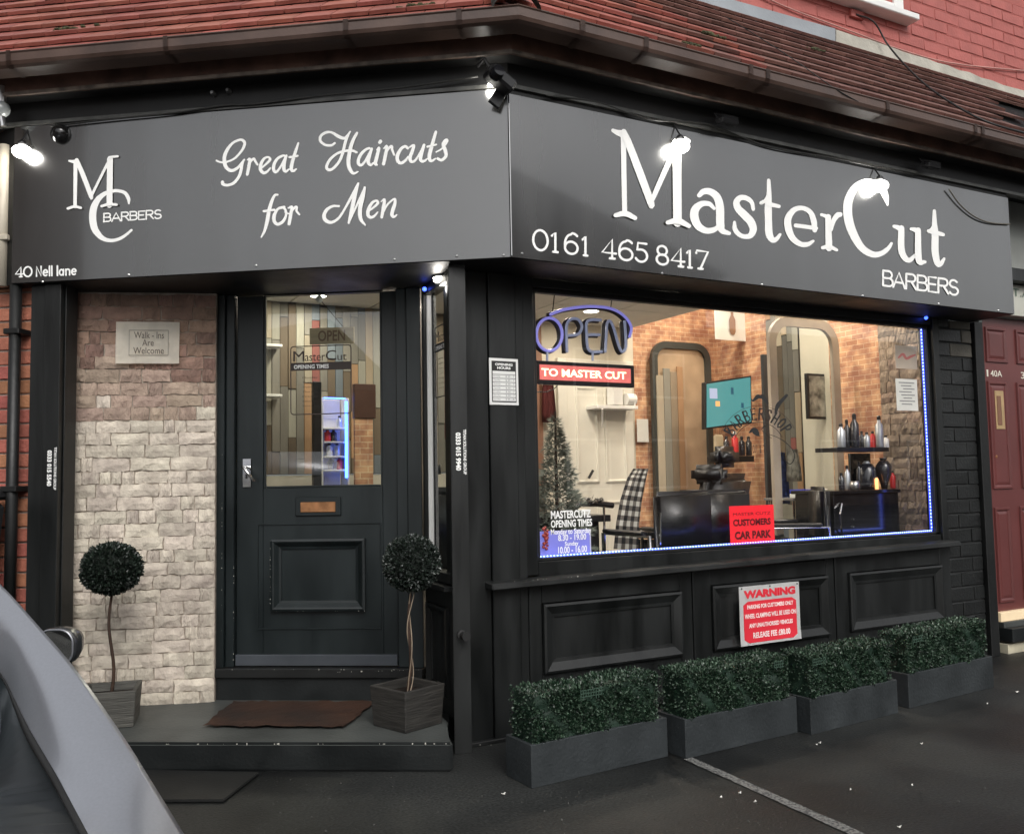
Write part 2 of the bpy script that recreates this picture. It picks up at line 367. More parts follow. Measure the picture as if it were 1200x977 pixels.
# single-line alphabet: name -> (advance width, strokes in a unit-high box, y up)
def arc(cx, cy, rx, ry, a0, a1, n=12): return [(cx+rx*math.cos(R(a0+(a1-a0)*i/n)), cy+ry*math.sin(R(a0+(a1-a0)*i/n))) for i in range(n+1)]
AL = {
 'B': (.78, [[(.08, 0), (.08, 1)], [(.08, 1), (.42, 1)]+arc(.45, .76, .24, .24, 90, -90)+[(.08, .52)], [(.08, .52), (.45, .52)]+arc(.48, .26, .26, .26, 90, -90)+[(.08, 0)]]),
 'A': (.86, [[(.02, 0), (.43, 1), (.84, 0)], [(.18, .33), (.68, .33)]]),
 'R': (.8, [[(.08, 0), (.08, 1)], [(.08, 1), (.44, 1)]+arc(.47, .75, .24, .25, 90, -90)+[(.08, .5)], [(.42, .5), (.76, 0)]]),
 'E': (.7, [[(.62, 1), (.08, 1), (.08, 0), (.64, 0)], [(.08, .52), (.55, .52)]]),
 'S': (.72, [arc(.36, .75, .27, .25, 35, 180)+arc(.36, .75, .28, .25, 190, 262, 4)+arc(.38, .25, .28, .26, 85, -90)+arc(.36, .25, .3, .26, -100, -155, 5)]),
 '0': (.95, [arc(.47, .5, .42, .5, 90, 450, 24)]),
 '1': (.4, [[(.02, .8), (.2, .98), (.2, 0)], [(.08, 0), (.32, 0)]]),
 '6': (.86, [arc(.5, .72, .36, .34, 40, 90, 4)[0:]+arc(.43, .45, .37, .53, 95, 190, 8)+arc(.43, .31, .37, .31, 190, 525, 20)]),
 '4': (.86, [[(.62, 0), (.62, 1), (.04, .28), (.84, .28)], [(.48, 0), (.76, 0)]]),
 '5': (.8, [[(.7, 1), (.2, 1), (.16, .6)]+arc(.38, .34, .36, .33, 110, -150, 14)]),
 '8': (.8, [arc(.4, .75, .28, .25, 90, 450, 16), arc(.4, .26, .34, .27, 90, 450, 16)]),
 '7': (.76, [[(.04, .86), (.06, 1), (.72, 1), (.28, 0)], [(.16, 0), (.4, 0)]]),
 'N': (.7, [[(.08, 0), (.08, 1), (.56, 0), (.56, 1)]]),
 'e': (.62, [[(.1, .34), (.52, .34)]+arc(.31, .32, .22, .3, 8, 310, 14)]),
 'l': (.24, [[(.11, 0), (.11, 1)]]),
 'a': (.66, [arc(.29, .31, .21, .29, 0, 360, 16), [(.51, .6), (.51, 0)]]),
 'n': (.62, [[(.1, 0), (.1, .6)], [(.1, .35)]+arc(.3, .38, .2, .24, 170, 0, 8)+[(.5, 0)]]),
}
def line_text(text, p0, p1, h0, h1, wid, fr, m_, parent, d=.002, name='letter', xs=None, up0=(0, -1), space=.4):
    """text along the image line p0-p1, cap heights h0,h1 in px"""
    adv = [AL[c][0] if c != ' ' else space for c in text]; tot = sum(adv)
    x = 0
    for i, c in enumerate(text):
        if c != ' ':
            W_, strokes = AL[c]
            def tr(q, e=0.0):
                gx, gy = q
                if xs: t = (xs[i][0] + (xs[i][1]-xs[i][0])*gx/W_)
                else: t = (x+gx)/tot
                h = h0+(h1-h0)*t
                return (p0[0]+(p1[0]-p0[0])*t + up0[0]*gy*h, p0[1]+(p1[1]-p0[1])*t + up0[1]*gy*h)
            st = [[(*tr(q), wid) for q in s_] for s_ in strokes]
            glyph(name, st, Placer(fr, 0, 0, 1, d), m_, parent, sharp=True)
        x += adv[i]
_txtcache = {}
def text_mesh(s, bold=0.0):
    cu = bpy.data.curves.new('t', 'FONT'); cu.body = s; cu.offset = bold; cu.resolution_u = 3
    o = bpy.data.objects.new('t', cu); COL.objects.link(o)
    dg = bpy.context.evaluated_depsgraph_get(); dg.update()
    me = bpy.data.meshes.new_from_object(o.evaluated_get(dg))
    bpy.data.objects.remove(o); bpy.data.curves.remove(cu); return me
def text(s, fr, s0, z0, width, height, m_, parent, d, name='lettering', bold=.0, rot=0.0, slope=0.0, label=None):
    """fit string into a box whose lower left corner is (s0, z0) on the frame"""
    me = text_mesh(s, bold)
    xs = [v.co.x for v in me.vertices]; ys = [v.co.y for v in me.vertices]
    x0, x1, y0, y1 = min(xs), max(xs), min(ys), max(ys)
    for v in me.vertices:
        x = (v.co.x-x0)/(x1-x0)*width; y = (v.co.y-y0)/(y1-y0)*height
        if rot: x, y = x*math.cos(rot)-y*math.sin(rot), x*math.sin(rot)+y*math.cos(rot)
        p = fr.P(s0+x, z0+y+slope*x, d); v.co = p
    me.materials.clear(); me.materials.append(m_)
    o = bpy.data.objects.new(name, me); link(o, parent)
    if label: o['label'] = label
    return o
def text_px(s, fr, tl, br, m_, parent, d, **kw):
    a0, z1 = fr.hit(*tl, d); a1, z0 = fr.hit(*br, d)
    # measure on the left edge height
    return text(s, fr, a0, z0, a1-a0, z1-z0, m_, parent, d, **kw)
# ================================================================ the setting
def prism(name, poly, z0, z1, m_, parent=None, kind=None, bevel=0):
    bm = bmesh.new(); lo = [bm.verts.new((x, y, z0)) for x, y in poly]; hi = [bm.verts.new((x, y, z1)) for x, y in poly]; n = len(poly)
    bm.faces.new(lo[::-1]); bm.faces.new(hi)
    for i in range(n): bm.faces.new((lo[i], lo[(i+1) % n], hi[(i+1) % n], hi[i]))
    if bevel: bmesh.ops.bevel(bm, geom=bm.edges[:], offset=bevel, segments=2, affect='EDGES')
    o = mesh_obj(name, bm, m_, parent)
    if kind: o['kind'] = kind
    return o
bm = bmesh.new()
quad(bm, [(-300, -300, 0), (300, -300, 0), (300, 300, 0), (-300, 300, 0)])
asph = tag(mesh_obj('asphalt_ground', bm, TARMAC), kind='structure')
# worn white bay line, running from the planters towards the camera
bm = bmesh.new()
A0 = ground(806, 889); A1 = ground(1003, 977); dv = (A1-A0).normalized(); A2 = A0+dv*3.2; nn = Vector((-dv.y, dv.x, 0))
q = None; N = 60
for i in range(N+1):
    p = A0+(A2-A0)*i/N; wd = .026+rnd.uniform(-.003, .003)
    cur = (bm.verts.new(p+nn*wd+Vector((0, 0, .004))), bm.verts.new(p-nn*wd+Vector((0, 0, .004))))
    if q: bm.faces.new((q[0], q[1], cur[1], cur[0]))
    q = cur
LINEM = mat('worn_white_road_paint', (.19, .19, .18), .8, scale=90, col2=(.05, .05, .05), bump=.4, bscale=150)
tag(mesh_obj('painted_line', bm, LINEM, asph))
for q_ in LINEM.node_tree.nodes:
    if q_.type == 'MAP_RANGE': q_.inputs[1].default_value = .44; q_.inputs[2].default_value = .6
# paper scraps and leaves on the ground
for i, (px, py, s_) in enumerate(((1192, 812, .018), (867, 931, .012), (957, 874, .008), (961, 872, .01), (1080, 873, .012), (845, 936, .01), (885, 941, .011), (1054, 971, .014), (590, 932, .014), (997, 927, .009), (1069, 922, .007), (1157, 826, .008))):
    p = ground(px, py); bm = bmesh.new(); a = rnd.uniform(0, 3)
    v = [Vector((math.cos(a+t)*s_*(.8 if k % 2 else .6), math.sin(a+t)*s_*.35, .006+.006*(k % 2))) for k, t in enumerate((0, 1.4, 3.1, 4.5))]
    vv = [bm.verts.new(p+x) for x in v] + [bm.verts.new(p+x+Vector((0, 0, .002))) for x in v]
    bm.faces.new(vv[:4][::-1]); bm.faces.new(vv[4:])
    for k in range(4): bm.faces.new((vv[k], vv[(k+1) % 4], vv[4+(k+1) % 4], vv[4+k]))
    tag(mesh_obj('paper_scrap', bm, PAPER), 'tiny white paper scrap lying loose on the dark asphalt', 'litter', 'scraps of litter on the asphalt')
# grit worn out of the asphalt
bm = bmesh.new()
for i in range(2600):
    x, y = rnd.uniform(.2, 7), rnd.uniform(1.6, 4.6)
    if y > 3.3 and x > 1.7: y = rnd.uniform(1.6, 3.3)
    if (x-.39)*.53+(y-4.53)*.85 > -.05: continue
    s_ = rnd.uniform(.0015, .0045) if rnd.random() < .93 else rnd.uniform(.004, .009)
    v = [bm.verts.new((x+s_*math.cos(t+rnd.uniform(-.4, .4)), y+s_*math.sin(t+rnd.uniform(-.4, .4)), .001)) for t in (0, 2.1, 4.2)]+[bm.verts.new((x, y, .001+s_*.8))]
    for f in ((0, 1, 3), (1, 2, 3), (2, 0, 3)): bm.faces.new([v[k] for k in f])
tag(mesh_obj('asphalt_grit', bm, mat('grey_grit', (.06, .06, .055), .8, var=.6, scale=30)), 'fine pale grit scattered over the dark asphalt in front of the shop', 'grit', kind='stuff')
# porch landing
step_poly = [(-.55, 5.112), (1.665, 3.748), (1.735, 4.0), (1.80, 4.1), (1.862, 4.53), (.88, 5.2), (.07, 5.47), (-.3, 5.6)]
bm = bmesh.new(); n = len(step_poly)
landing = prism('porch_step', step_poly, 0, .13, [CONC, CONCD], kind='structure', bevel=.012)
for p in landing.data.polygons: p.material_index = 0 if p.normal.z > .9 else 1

# ================================================================ the barber shop
shop = thing('barber_shop', 'black corner barber shop with angled entrance, red tiled canopy roof and big lit window', 'building', (2.0, 4.1, 0))
SP = lambda s, d: (FS.P(s, 0, d).x, FS.P(s, 0, d).y)
fascia_poly = [(2.006, 3.756), (5.908, 3.756), (5.908, 4.09), (2.26, 4.10), (1.92, 4.14), (1.90, 4.6), (.92, 5.24), (.07, 5.50), (-.3, 5.62), SP(-2.638, -.006)]
prism('fascia_box', fascia_poly, 2.362, 3.21, PAINT2, shop)
# pilaster next to the porch, window surround and stall riser
pil = fpart('pilaster', FR, PAINT, shop, (1.875, 2.03, .01, 2.36, -.2, 0), (2.034, 2.188, .01, 2.36, -.2, .012), (2.192, 2.24, .01, 2.36, -.2, 0))
fpart('pilaster_foot', FR, PAINT2, pil, (1.868, 2.2, 0, .02, -.2, .03))
fpart('stall_riser', FR, PAINT, shop, (2.2, 5.545, 0, .79, -.14, -.03))
win = fpart('shop_window', FR, PAINT, shop, (2.24, 2.31, .8, 2.36, -.12, -.01), (5.487, 5.547, .83, 2.36, -.12, .0), (2.312, 5.485, 2.312, 2.36, -.12, -.01), (2.312, 5.485, .76, .868, -.12, -.012, .0))
fpart('frame_bead', FR, PAINT2, win, (2.3105, 2.335, .87, 2.31, -.07, -.03), (5.46, 5.486, .88, 2.31, -.07, -.03), (2.336, 5.459, 2.29, 2.311, -.07, -.03), (2.336, 5.459, .8685, .885, -.07, -.03))
bm = bmesh.new()
add_hexa(bm, [FR.P(1.995, .752, .085), FR.P(5.555, .79, .085), FR.P(5.555, .79, -.03), FR.P(1.995, .752, -.03), FR.P(1.995, .784, .08), FR.P(5.555, .824, .08), FR.P(5.555, .832, -.01), FR.P(1.995, .792, -.01)], .006)
mesh_obj('window_sill', bm, PAINT, win)
bm = bmesh.new(); fbox(bm, FR, 2.334, 5.462, .884, 2.292, -.056, -.05)
mesh_obj('window_pane', bm, WINGLASS, win)
def moulded_panel(fr, s0, s1, z0, z1, d, parent, m_, wdt=.06, h=.025, dz=0.0):
    """bolection moulding: outer step, proud ridge, sloping in to a flat field"""
    bm = bmesh.new(); prof = [(0, 0), (0, h), (.012, h+.004), (.02, h), (wdt*.75, h*.35), (wdt, h*.25), (wdt, -.004)]
    rings = []
    for off, dd in prof:
        rings.append([bm.verts.new(fr.P(a, z+dz*(a-s0)/(s1-s0), d+dd)) for a, z in ((s0+off, z0+off), (s1-off, z0+off), (s1-off, z1-off), (s0+off, z1-off))])
    for A, B in zip(rings, rings[1:]):
        for k in range(4): bm.faces.new((A[k], A[(k+1) % 4], B[(k+1) % 4], B[k]))
    bm.faces.new(rings[-1])
    return mesh_obj('panel_moulding', bm, m_, parent)
for s0, s1, z0, z1 in ((2.32, 3.215, .30, .652), (3.435, 4.36, .30, .665), (4.545, 5.435, .305, .665)):
    moulded_panel(FR, s0, s1, z0, z1, 0.0, shop, PAINT, .07, .022)
fpart('stile', FR, PAINT, shop, (2.245, 2.318, .02, .752, -.03, 0), (3.217, 3.30, .02, .76, -.03, 0), (3.304, 3.433, .02, .76, -.03, .006), (4.362, 4.43, .02, .77, -.03, 0), (4.434, 4.543, .02, .77, -.03, .006), (5.437, 5.545, .02, .78, -.03, 0),
      (2.32, 3.215, .655, .753, -.03, 0), (3.435, 4.36, .668, .762, -.03, 0), (4.545, 5.435, .668, .776, -.03, 0), (2.32, 3.215, .05, .298, -.03, 0), (3.435, 4.36, .05, .298, -.03, 0), (4.545, 5.435, .05, .302, -.03, 0))
# brick pilaster right of the window
def brick_mesh(w_, h_, d_, m_, rough=.0, seed=0, cuts=1, bevel=.004):
    bm = bmesh.new(); r2 = random.Random(seed)
    add_box(bm, (0, -d_, 0), (w_, 0, h_), bevel)
    me = bpy.data.meshes.new('brick')
    if rough:
        for v in bm.verts:
            if v.co.y < -d_*.5: v.co += Vector((r2.uniform(-.5, .5), r2.uniform(-1, 1), r2.uniform(-.5, .5)))*rough
    bmesh.ops.recalc_face_normals(bm, faces=bm.faces)
    bm.to_mesh(me); bm.free(); me.materials.append(m_); return me
def course_wall(name, piece, fr, s0, s1, z0, z1, d, bw, ch, joint, m_, mm, parent, gap_m=None, kind=None, depth=.012, back=.1, skip=None, mfun=None, tilt=0.0):
    bm = bmesh.new(); fbox(bm, fr, s0, s1, z0, z1, d-back, d)
    wall = mesh_obj(name, bm, mm, parent)
    if kind: wall['kind'] = kind
    meshes = {}
    row = 0; z = z0+joint/2
    while z+ch*.5 < z1:
        h = min(ch-joint, z1-z-.001); a = s0-(bw/2 if row % 2 else 0)
        while a < s1-.005:
            b = a+bw-joint; aa, bb = max(a, s0+.001), min(b, s1-.001)
            if bb-aa > .02 and not (skip and skip(aa, bb, z)):
                mt = mfun(z, aa) if mfun else m_
                key = (round(bb-aa, 3), round(h, 3), mt.name, rnd.randrange(4))
                if key not in meshes: meshes[key] = brick_mesh(bb-aa, h, depth, mt, .0025, hash(key) & 255)
                inst(piece, meshes[key], fr.mat(aa, z, d-.002+rnd.uniform(-.0015, .0015)), wall)
            a += bw
        z += ch; row += 1
    return wall
course_wall('brick_pilaster', 'brick', FR, 5.549, 5.905, 0, 2.36, -.015, .25, .1, .011, BLKBR, BLKMO, shop, mfun=lambda z, a: GREYBR if z > 2.02 and a > 5.56 else BLKBR, back=.12)
fpart('corner_post', FR, PAINT2, shop, (5.915, 6.005, 0, 2.36, -.14, .02))
fpart('edge_strip', FR, mat('grey_green_strip', (.07, .08, .075), .5), shop, (6.009, 6.05, 0, 2.5, -.12, -.01))
# front post and porch side window
p0 = (1.777, 3.985); 
post = prism('porch_post', [(1.779, 3.985), (1.862, 3.967), (1.875, 4.06), (1.828, 4.078)], 0, 2.362, PAINT, shop, bevel=.003)
bm = bmesh.new(); add_box(bm, (1.868, 4.02, .0), (1.885, 4.1, 2.36)); mesh_obj('post_return', bm, PAINT2, post)
bm = bmesh.new(); M_ = Matrix.Translation((1.815, 3.972, .56)) @ Matrix.Rotation(R(90), 4, 'X')
add_lathe(bm, [(.022, 0), (.024, .012), (.016, .014), (.012, .045), (.022, .05), (.022, .062)], 14, M=M_); mesh_obj('door_stop', bm, RUBBER, post)
# side window of the porch (FW frame: s 0 at the door frame, .443 at the post)
fpart('side_panel_wall', FW, PAINT, shop, (.0, .43, .13, .76, -.08, 0))
sw = fpart('side_window', FW, PAINT, shop, (.0475, .068, .831, 2.309, -.05, -.036), (.0, .03, .74, 2.36, -.07, .005), (.41, .44, .74, 2.36, -.07, .005), (.031, .409, 2.31, 2.36, -.07, .005), (.031, .409, .78, .83, -.07, .005))
fpart('side_sill', FW, PAINT, sw, (.0, .44, .75, .775, -.05, .05))
fpart('white_bead', FW, WHITEP, sw, (.031, .045, .831, 2.309, -.038, -.012), (.0455, .046, .831, 2.309, -.038, -.03))
bm = bmesh.new(); fbox(bm, FW, .0685, .409, .83, 2.31, -.045, -.039); mesh_obj('side_pane', bm, DOORGLASS, sw)
moulded_panel(FW, .06, .38, .22, .66, .001, shop, PAINT, .05, .02)

# ---- door and its frame
z0d = .305
fpart('door_riser', FD, CONCD, shop, (.02, 1.15, .13, .25, -.12, .012))
fpart('door_threshold', FD, PAINT2, shop, (.0, 1.165, .252, .30, -.12, .035))
jl, _ = FD.hit(275, 600, -.02); jr, _ = FD.hit(466, 600, -.02)
fpart('door_frame', FD, DOORP, shop, (.0, jl*.55, .301, 2.36, -.12, .01), (jl*.55+.002, jl, .301, 2.36, -.12, -.01), (jr, jr+.06, .301, 2.36, -.12, -.01), (jr+.062, 1.168, .301, 2.36, -.12, .008))
dd = -.04
gl, gt = FD.hit(308.5, 450, dd)[0], FD.hit(378, 336, dd)[1]; gr_, gb = FD.hit(447.5, 450, dd)[0], FD.hit(378, 571, dd)[1]
def arr(*t): return t
D0, D1 = jl+.004, jr-.004
door = fpart('shop_door', FD, DOORP, shop, (D0, gl, .306, 2.355, dd-.045, dd), (gr_, D1, .306, 2.355, dd-.045, dd), (gl+.0005, gr_-.0005, gt, 2.355, dd-.045, dd-.0005), (gl+.0005, gr_-.0005, .306, gb, dd-.045, dd-.0005), bevel=0.002)
bm = bmesh.new(); fbox(bm, FD, gl-.002, gr_+.002, gb-.002, gt+.002, dd-.03, dd-.024); mesh_obj('door_pane', bm, DOORGLASS, door)
fpart('glazing_bead', FD, DOORP, door, (gl, gl+.012, gb, gt, dd-.023, dd-.006), (gr_-.012, gr_, gb, gt, dd-.023, dd-.006), (gl+.013, gr_-.013, gb, gb+.012, dd-.023, dd-.006), (gl+.013, gr_-.013, gt-.012, gt, dd-.023, dd-.006))
def hit4(fr, x0, y0, x1, y1, d):
    """frame rectangle whose middle edges lie on the given picture rectangle"""
    mx, my = (x0+x1)/2, (y0+y1)/2
    return fr.hit(x0, my, d)[0], fr.hit(x1, my, d)[0], fr.hit(mx, y1, d)[1], fr.hit(mx, y0, d)[1]
a = hit4(FD, 319, 631, 429, 715, dd); moulded_panel(FD, *a, dd+.001, door, DOORP, .055, .028)
a = hit4(FD, 302, 613, 447, 737, dd)
fpart('incised_bead', FD, DOORP, door, (a[0], a[1], a[3]-.006, a[3], dd, dd+.006), (a[0], a[1], a[2], a[2]+.006, dd, dd+.006), (a[0], a[0]+.006, a[2]+.007, a[3]-.007, dd, dd+.006), (a[1]-.006, a[1], a[2]+.007, a[3]-.007, dd, dd+.006), bevel=.001)
a = hit4(FD, 276, 766, 465, 779, dd); fpart('kick_plate', FD, STEELD, door, (D0+.003, D1-.003, a[2], a[3], dd+.001, dd+.025))
a = hit4(FD, 347, 582, 400, 604, dd); fpart('letterbox_surround', FD, DOORP, door, (*a, dd+.001, dd+.012))
a = hit4(FD, 353, 588, 394, 600, dd); fpart('letterbox', FD, BRASS, door, (*a, dd+.012, dd+.018))
a = hit4(FD, 284.5, 537, 295, 571, dd); fpart('handle_plate', FD, CHROME, door, (*a, dd+.001, dd+.008))
bm = bmesh.new(); h0 = FD.hit(288, 547, dd); 
add_tube(bm, [FD.P(h0[0], h0[1], dd), FD.P(h0[0], h0[1], dd+.045), FD.P(h0[0]+.01, h0[1]-.004, dd+.055), FD.P(*FD.hit(297.5, 564, dd+.055), dd+.05)], [.008, .008, .009, .007], 8); mesh_obj('door_handle', bm, CHROME, door, True)
bm = bmesh.new(); k0 = FD.hit(289.5, 558, dd); fbox(bm, FD, k0[0]-.005, k0[0]+.005, k0[1]-.012, k0[1]+.012, dd+.008, dd+.012); mesh_obj('keyhole', bm, BLACKPL, door)
# open sign cut from wood hanging inside the door glass, hung on a string
bm = bmesh.new(); a = hit4(FD, 363, 384, 415, 403, dd-.06); fbox(bm, FD, *a, dd-.065, dd-.055)
osn = tag(mesh_obj('hanging_open_sign', bm, mat('pale_wood_board', (.42, .33, .22), .7, stretch=(1, 1, 8))), 'small faded wooden open board hanging on a string inside the door glass', 'open sign')
text('OPEN', FD, a[0]+.05, a[2]+.015, (a[1]-a[0])-.1, (a[3]-a[2])-.03, mat('faded_brown_print', (.2, .12, .08), .7), osn, dd-.053, name='lettering', bold=.02)
bm = bmesh.new(); t_ = FD.hit(375, 351, dd-.06)
for e in (a[0]+.06, a[1]-.06): add_tube(bm, [FD.P(t_[0], t_[1], dd-.06), FD.P(e, a[3], dd-.06)], .0022, 5)
mesh_obj('string', bm, CABLE, osn)
bm = bmesh.new(); M_ = FD.mat(t_[0], t_[1], dd-.052) @ Matrix.Rotation(R(90), 4, 'X'); add_lathe(bm, [(.02, 0), (.022, .006), (.008, .016)], 14, M=M_); mesh_obj('suction_hook', bm, WHITEP, osn)

# ---- stone clad panel left of the door
stone_me = {}
def stone_mesh(w_, h_, m_, seed):
    bm = bmesh.new(); r2 = random.Random(seed); nx, nz = 5, 2; d = .014
    g = [[None]*(nz+1) for _ in range(nx+1)]
    for i in range(nx+1):
        for j in range(nz+1):
            e = (i in (0, nx)) or (j in (0, nz))
            x = w_*i/nx+(r2.uniform(-.05, .05)*w_*.5 if 0 < i < nx else r2.uniform(-.006, .006)); z = h_*j/nz+r2.uniform(-.005, .005)
            g[i][j] = bm.verts.new((x, -(d*.62+r2.uniform(-.0025, .0025) if e else d+r2.uniform(-.004, .004)), z))
    for i in range(nx):
        for j in range(nz): bm.faces.new((g[i][j], g[i+1][j], g[i+1][j+1], g[i][j+1]))
    rim = [g[i][0] for i in range(nx+1)]+[g[nx][j] for j in range(1, nz+1)]+[g[i][nz] for i in range(nx-1, -1, -1)]+[g[0][j] for j in range(nz-1, 0, -1)]
    bk = [bm.verts.new((v.co.x, .004, v.co.z)) for v in rim]; n_ = len(rim)
    for k in range(n_): bm.faces.new((rim[k], bk[k], bk[(k+1) % n_], rim[(k+1) % n_]))
    bmesh.ops.recalc_face_normals(bm, faces=bm.faces)
    me = bpy.data.meshes.new('stone'); bm.to_mesh(me); bm.free(); me.materials.append(m_); return me
def stone_wall(name, fr, s0, s1, z0, z1, parent, kind=None, ch=.073, redz=9, redz2=9, widths=(.15, .24), zb=None, m_=None):
    bm = bmesh.new(); fbox(bm, fr, s0, s1, z0, z1, -.06, 0); wall = mesh_obj(name, bm, STMO, parent)
    if kind: wall['kind'] = kind
    z = z0; row = 0
    while z < z1-.02:
        h = ch*rnd.uniform(.93, 1.05); h = min(h, z1-z); a = s0
        while a < s1-.01:
            wd = rnd.choice((rnd.uniform(*widths), rnd.uniform(*widths), rnd.uniform(.055, .1))); b = min(a+wd, s1)
            if s1-b < .035: b = s1
            zz = z+rnd.uniform(-.002, .002)
            pr = (z-redz)/(redz2-redz) if redz2 != redz else 0
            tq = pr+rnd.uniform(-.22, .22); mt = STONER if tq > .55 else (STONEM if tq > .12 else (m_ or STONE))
            key = (mt.name, rnd.randrange(14))
            if key not in stone_me: stone_me[key] = stone_mesh(.2, .068, mt, rnd.randrange(999))
            if not zb or zz > zb(a)-.03:
                o = inst('stone', stone_me[key], fr.mat(a+.003, zz+.002, 0) @ Matrix.Diagonal(((b-a-.005)/.2, rnd.uniform(.7, 1.25), (h-.004)/.068, 1)), wall)
            a = b
        z += h; row += 1
    return wall
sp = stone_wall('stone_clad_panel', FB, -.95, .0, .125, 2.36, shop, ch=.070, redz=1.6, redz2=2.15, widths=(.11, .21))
sheet = thing('walk_in_notice', 'creased laminated paper walk-ins welcome notice on the stone cladding', 'notice', FB.P(-.4, 2.0, .03))
a0, z1 = FB.hit(136, 377, .035); a1, z0 = FB.hit(210, 426, .035)
bm = bmesh.new(); nx, nz = 10, 6; g = []
for i in range(nx+1):
    g.append([bm.verts.new(FB.P(a0+(a1-a0)*i/nx, z0+(z1-z0)*j/nz, .036+.003*math.sin(i*1.3+j*.8))) for j in range(nz+1)])
for i in range(nx):
    for j in range(nz): bm.faces.new((g[i][j], g[i+1][j], g[i+1][j+1], g[i][j+1]))
bmesh.ops.solidify(bm, geom=bm.faces[:], thickness=.001)
mesh_obj('sheet', bm, PAPERD, sheet)
PRF = mat('faded_grey_print', (.16, .13, .1), .7)
fx = lambda t: a0+(a1-a0)*t
fz = lambda t: z0+(z1-z0)*t
fpart('border_line', FB, PRF, sheet, (fx(.21), fx(.83), fz(.79), fz(.80), .0405, .0412), (fx(.21), fx(.83), fz(.19), fz(.20), .0405, .0412), (fx(.21), fx(.215), fz(.2), fz(.79), .0405, .0412), (fx(.825), fx(.83), fz(.2), fz(.79), .0405, .0412), bevel=0)
for t, x0_, x1_, zz in (('Walk - Ins', .29, .76, .60), ('Are', .42, .60, .42), ('Welcome', .28, .76, .23)):
    text(t, FB, fx(x0_), fz(zz), fx(x1_)-fx(x0_), .036, PRF, sheet, .042)

# ---- left pilaster, left brick wall, downpipe
pl0, pl1, pl2 = (FL.hit(x, 530)[0] for x in (33, 51, 70))
lp = fpart('pilaster', FL, PAINT, shop, (pl0, pl1-.003, 0, 2.36, -.12, 0), (pl1, pl2, 0, 2.36, -.12, .014), (pl2+.003, pl2+.009, 0, 2.36, -.12, -.02))
bm = bmesh.new(); P_ = FL.P(pl2-.01, 0, -.12); quad(bm, [P_, FB.P(-.955, 0, -.02), FB.P(-.955, 2.36, -.02), P_+Vector((0, 0, 2.36))]); bmesh.ops.solidify(bm, geom=bm.faces[:], thickness=.02); mesh_obj('return_board', bm, PAINT2, shop)
course_wall('brick_wall', 'brick', FL, -3.3, pl0-.003, 0, 3.3, -.06, .235, .078, .01, OLDBR, MORT, shop, back=.2, skip=lambda a, b, z: b < pl0-.5, mfun=lambda z, a: OLDBR)
# ================================================================ fascia signs
rs = thing('fascia_sign', 'long glossy black fascia sign reading MasterCut Barbers with a phone number, above the window', 'shop sign', (4, 3.75, 2.36))
bm = bmesh.new(); fbox(bm, FR, 2.008, 5.91, 2.364, 3.175, .316, .3225, bevel=.0015); mesh_obj('sign_panel', bm, SIGNM, rs)
ls = thing('fascia_sign', 'glossy black fascia sign reading Great Haircuts for Men, above the angled entrance', 'shop sign', FS.P(-1.3, 2.36, 0))
bm = bmesh.new(); fbox(bm, FS, -2.637, -.003, 2.364, 3.2, -.003, .0035, bevel=.0015); mesh_obj('sign_panel', bm, SIGNM, ls)
for fr, d, L0, par in ((FR, .3225, [(612, 300), (776, 323), (893, 336), (1011, 349), (1100, 358), (1170, 366)], rs), (FS, .0035, [(590, 302), (535, 303), (462, 307), (300, 314), (151, 325), (50, 333)], ls)):
    for px, py in L0:
        a, z = fr.hit(px, py, d); bm = bmesh.new(); add_lathe(bm, [(.007, 0), (.006, .004), (.003, .006)], 8, M=fr.mat(a, z+.012, d) @ Matrix.Rotation(R(90), 4, 'X')); mesh_obj('screw', bm, METAL, par)
bm = bmesh.new(); fbox(bm, FS, .0025, .006, 2.37, 3.12, .0, .012); mesh_obj('corner_trim', bm, METAL, ls)
g1 = Placer(FS, 240, 150, 6.979, .0045); g2 = Placer(FS, 370, 140, 6.979, .0045); g3 = Placer(FS, 70, 170, 8.142, .0045)
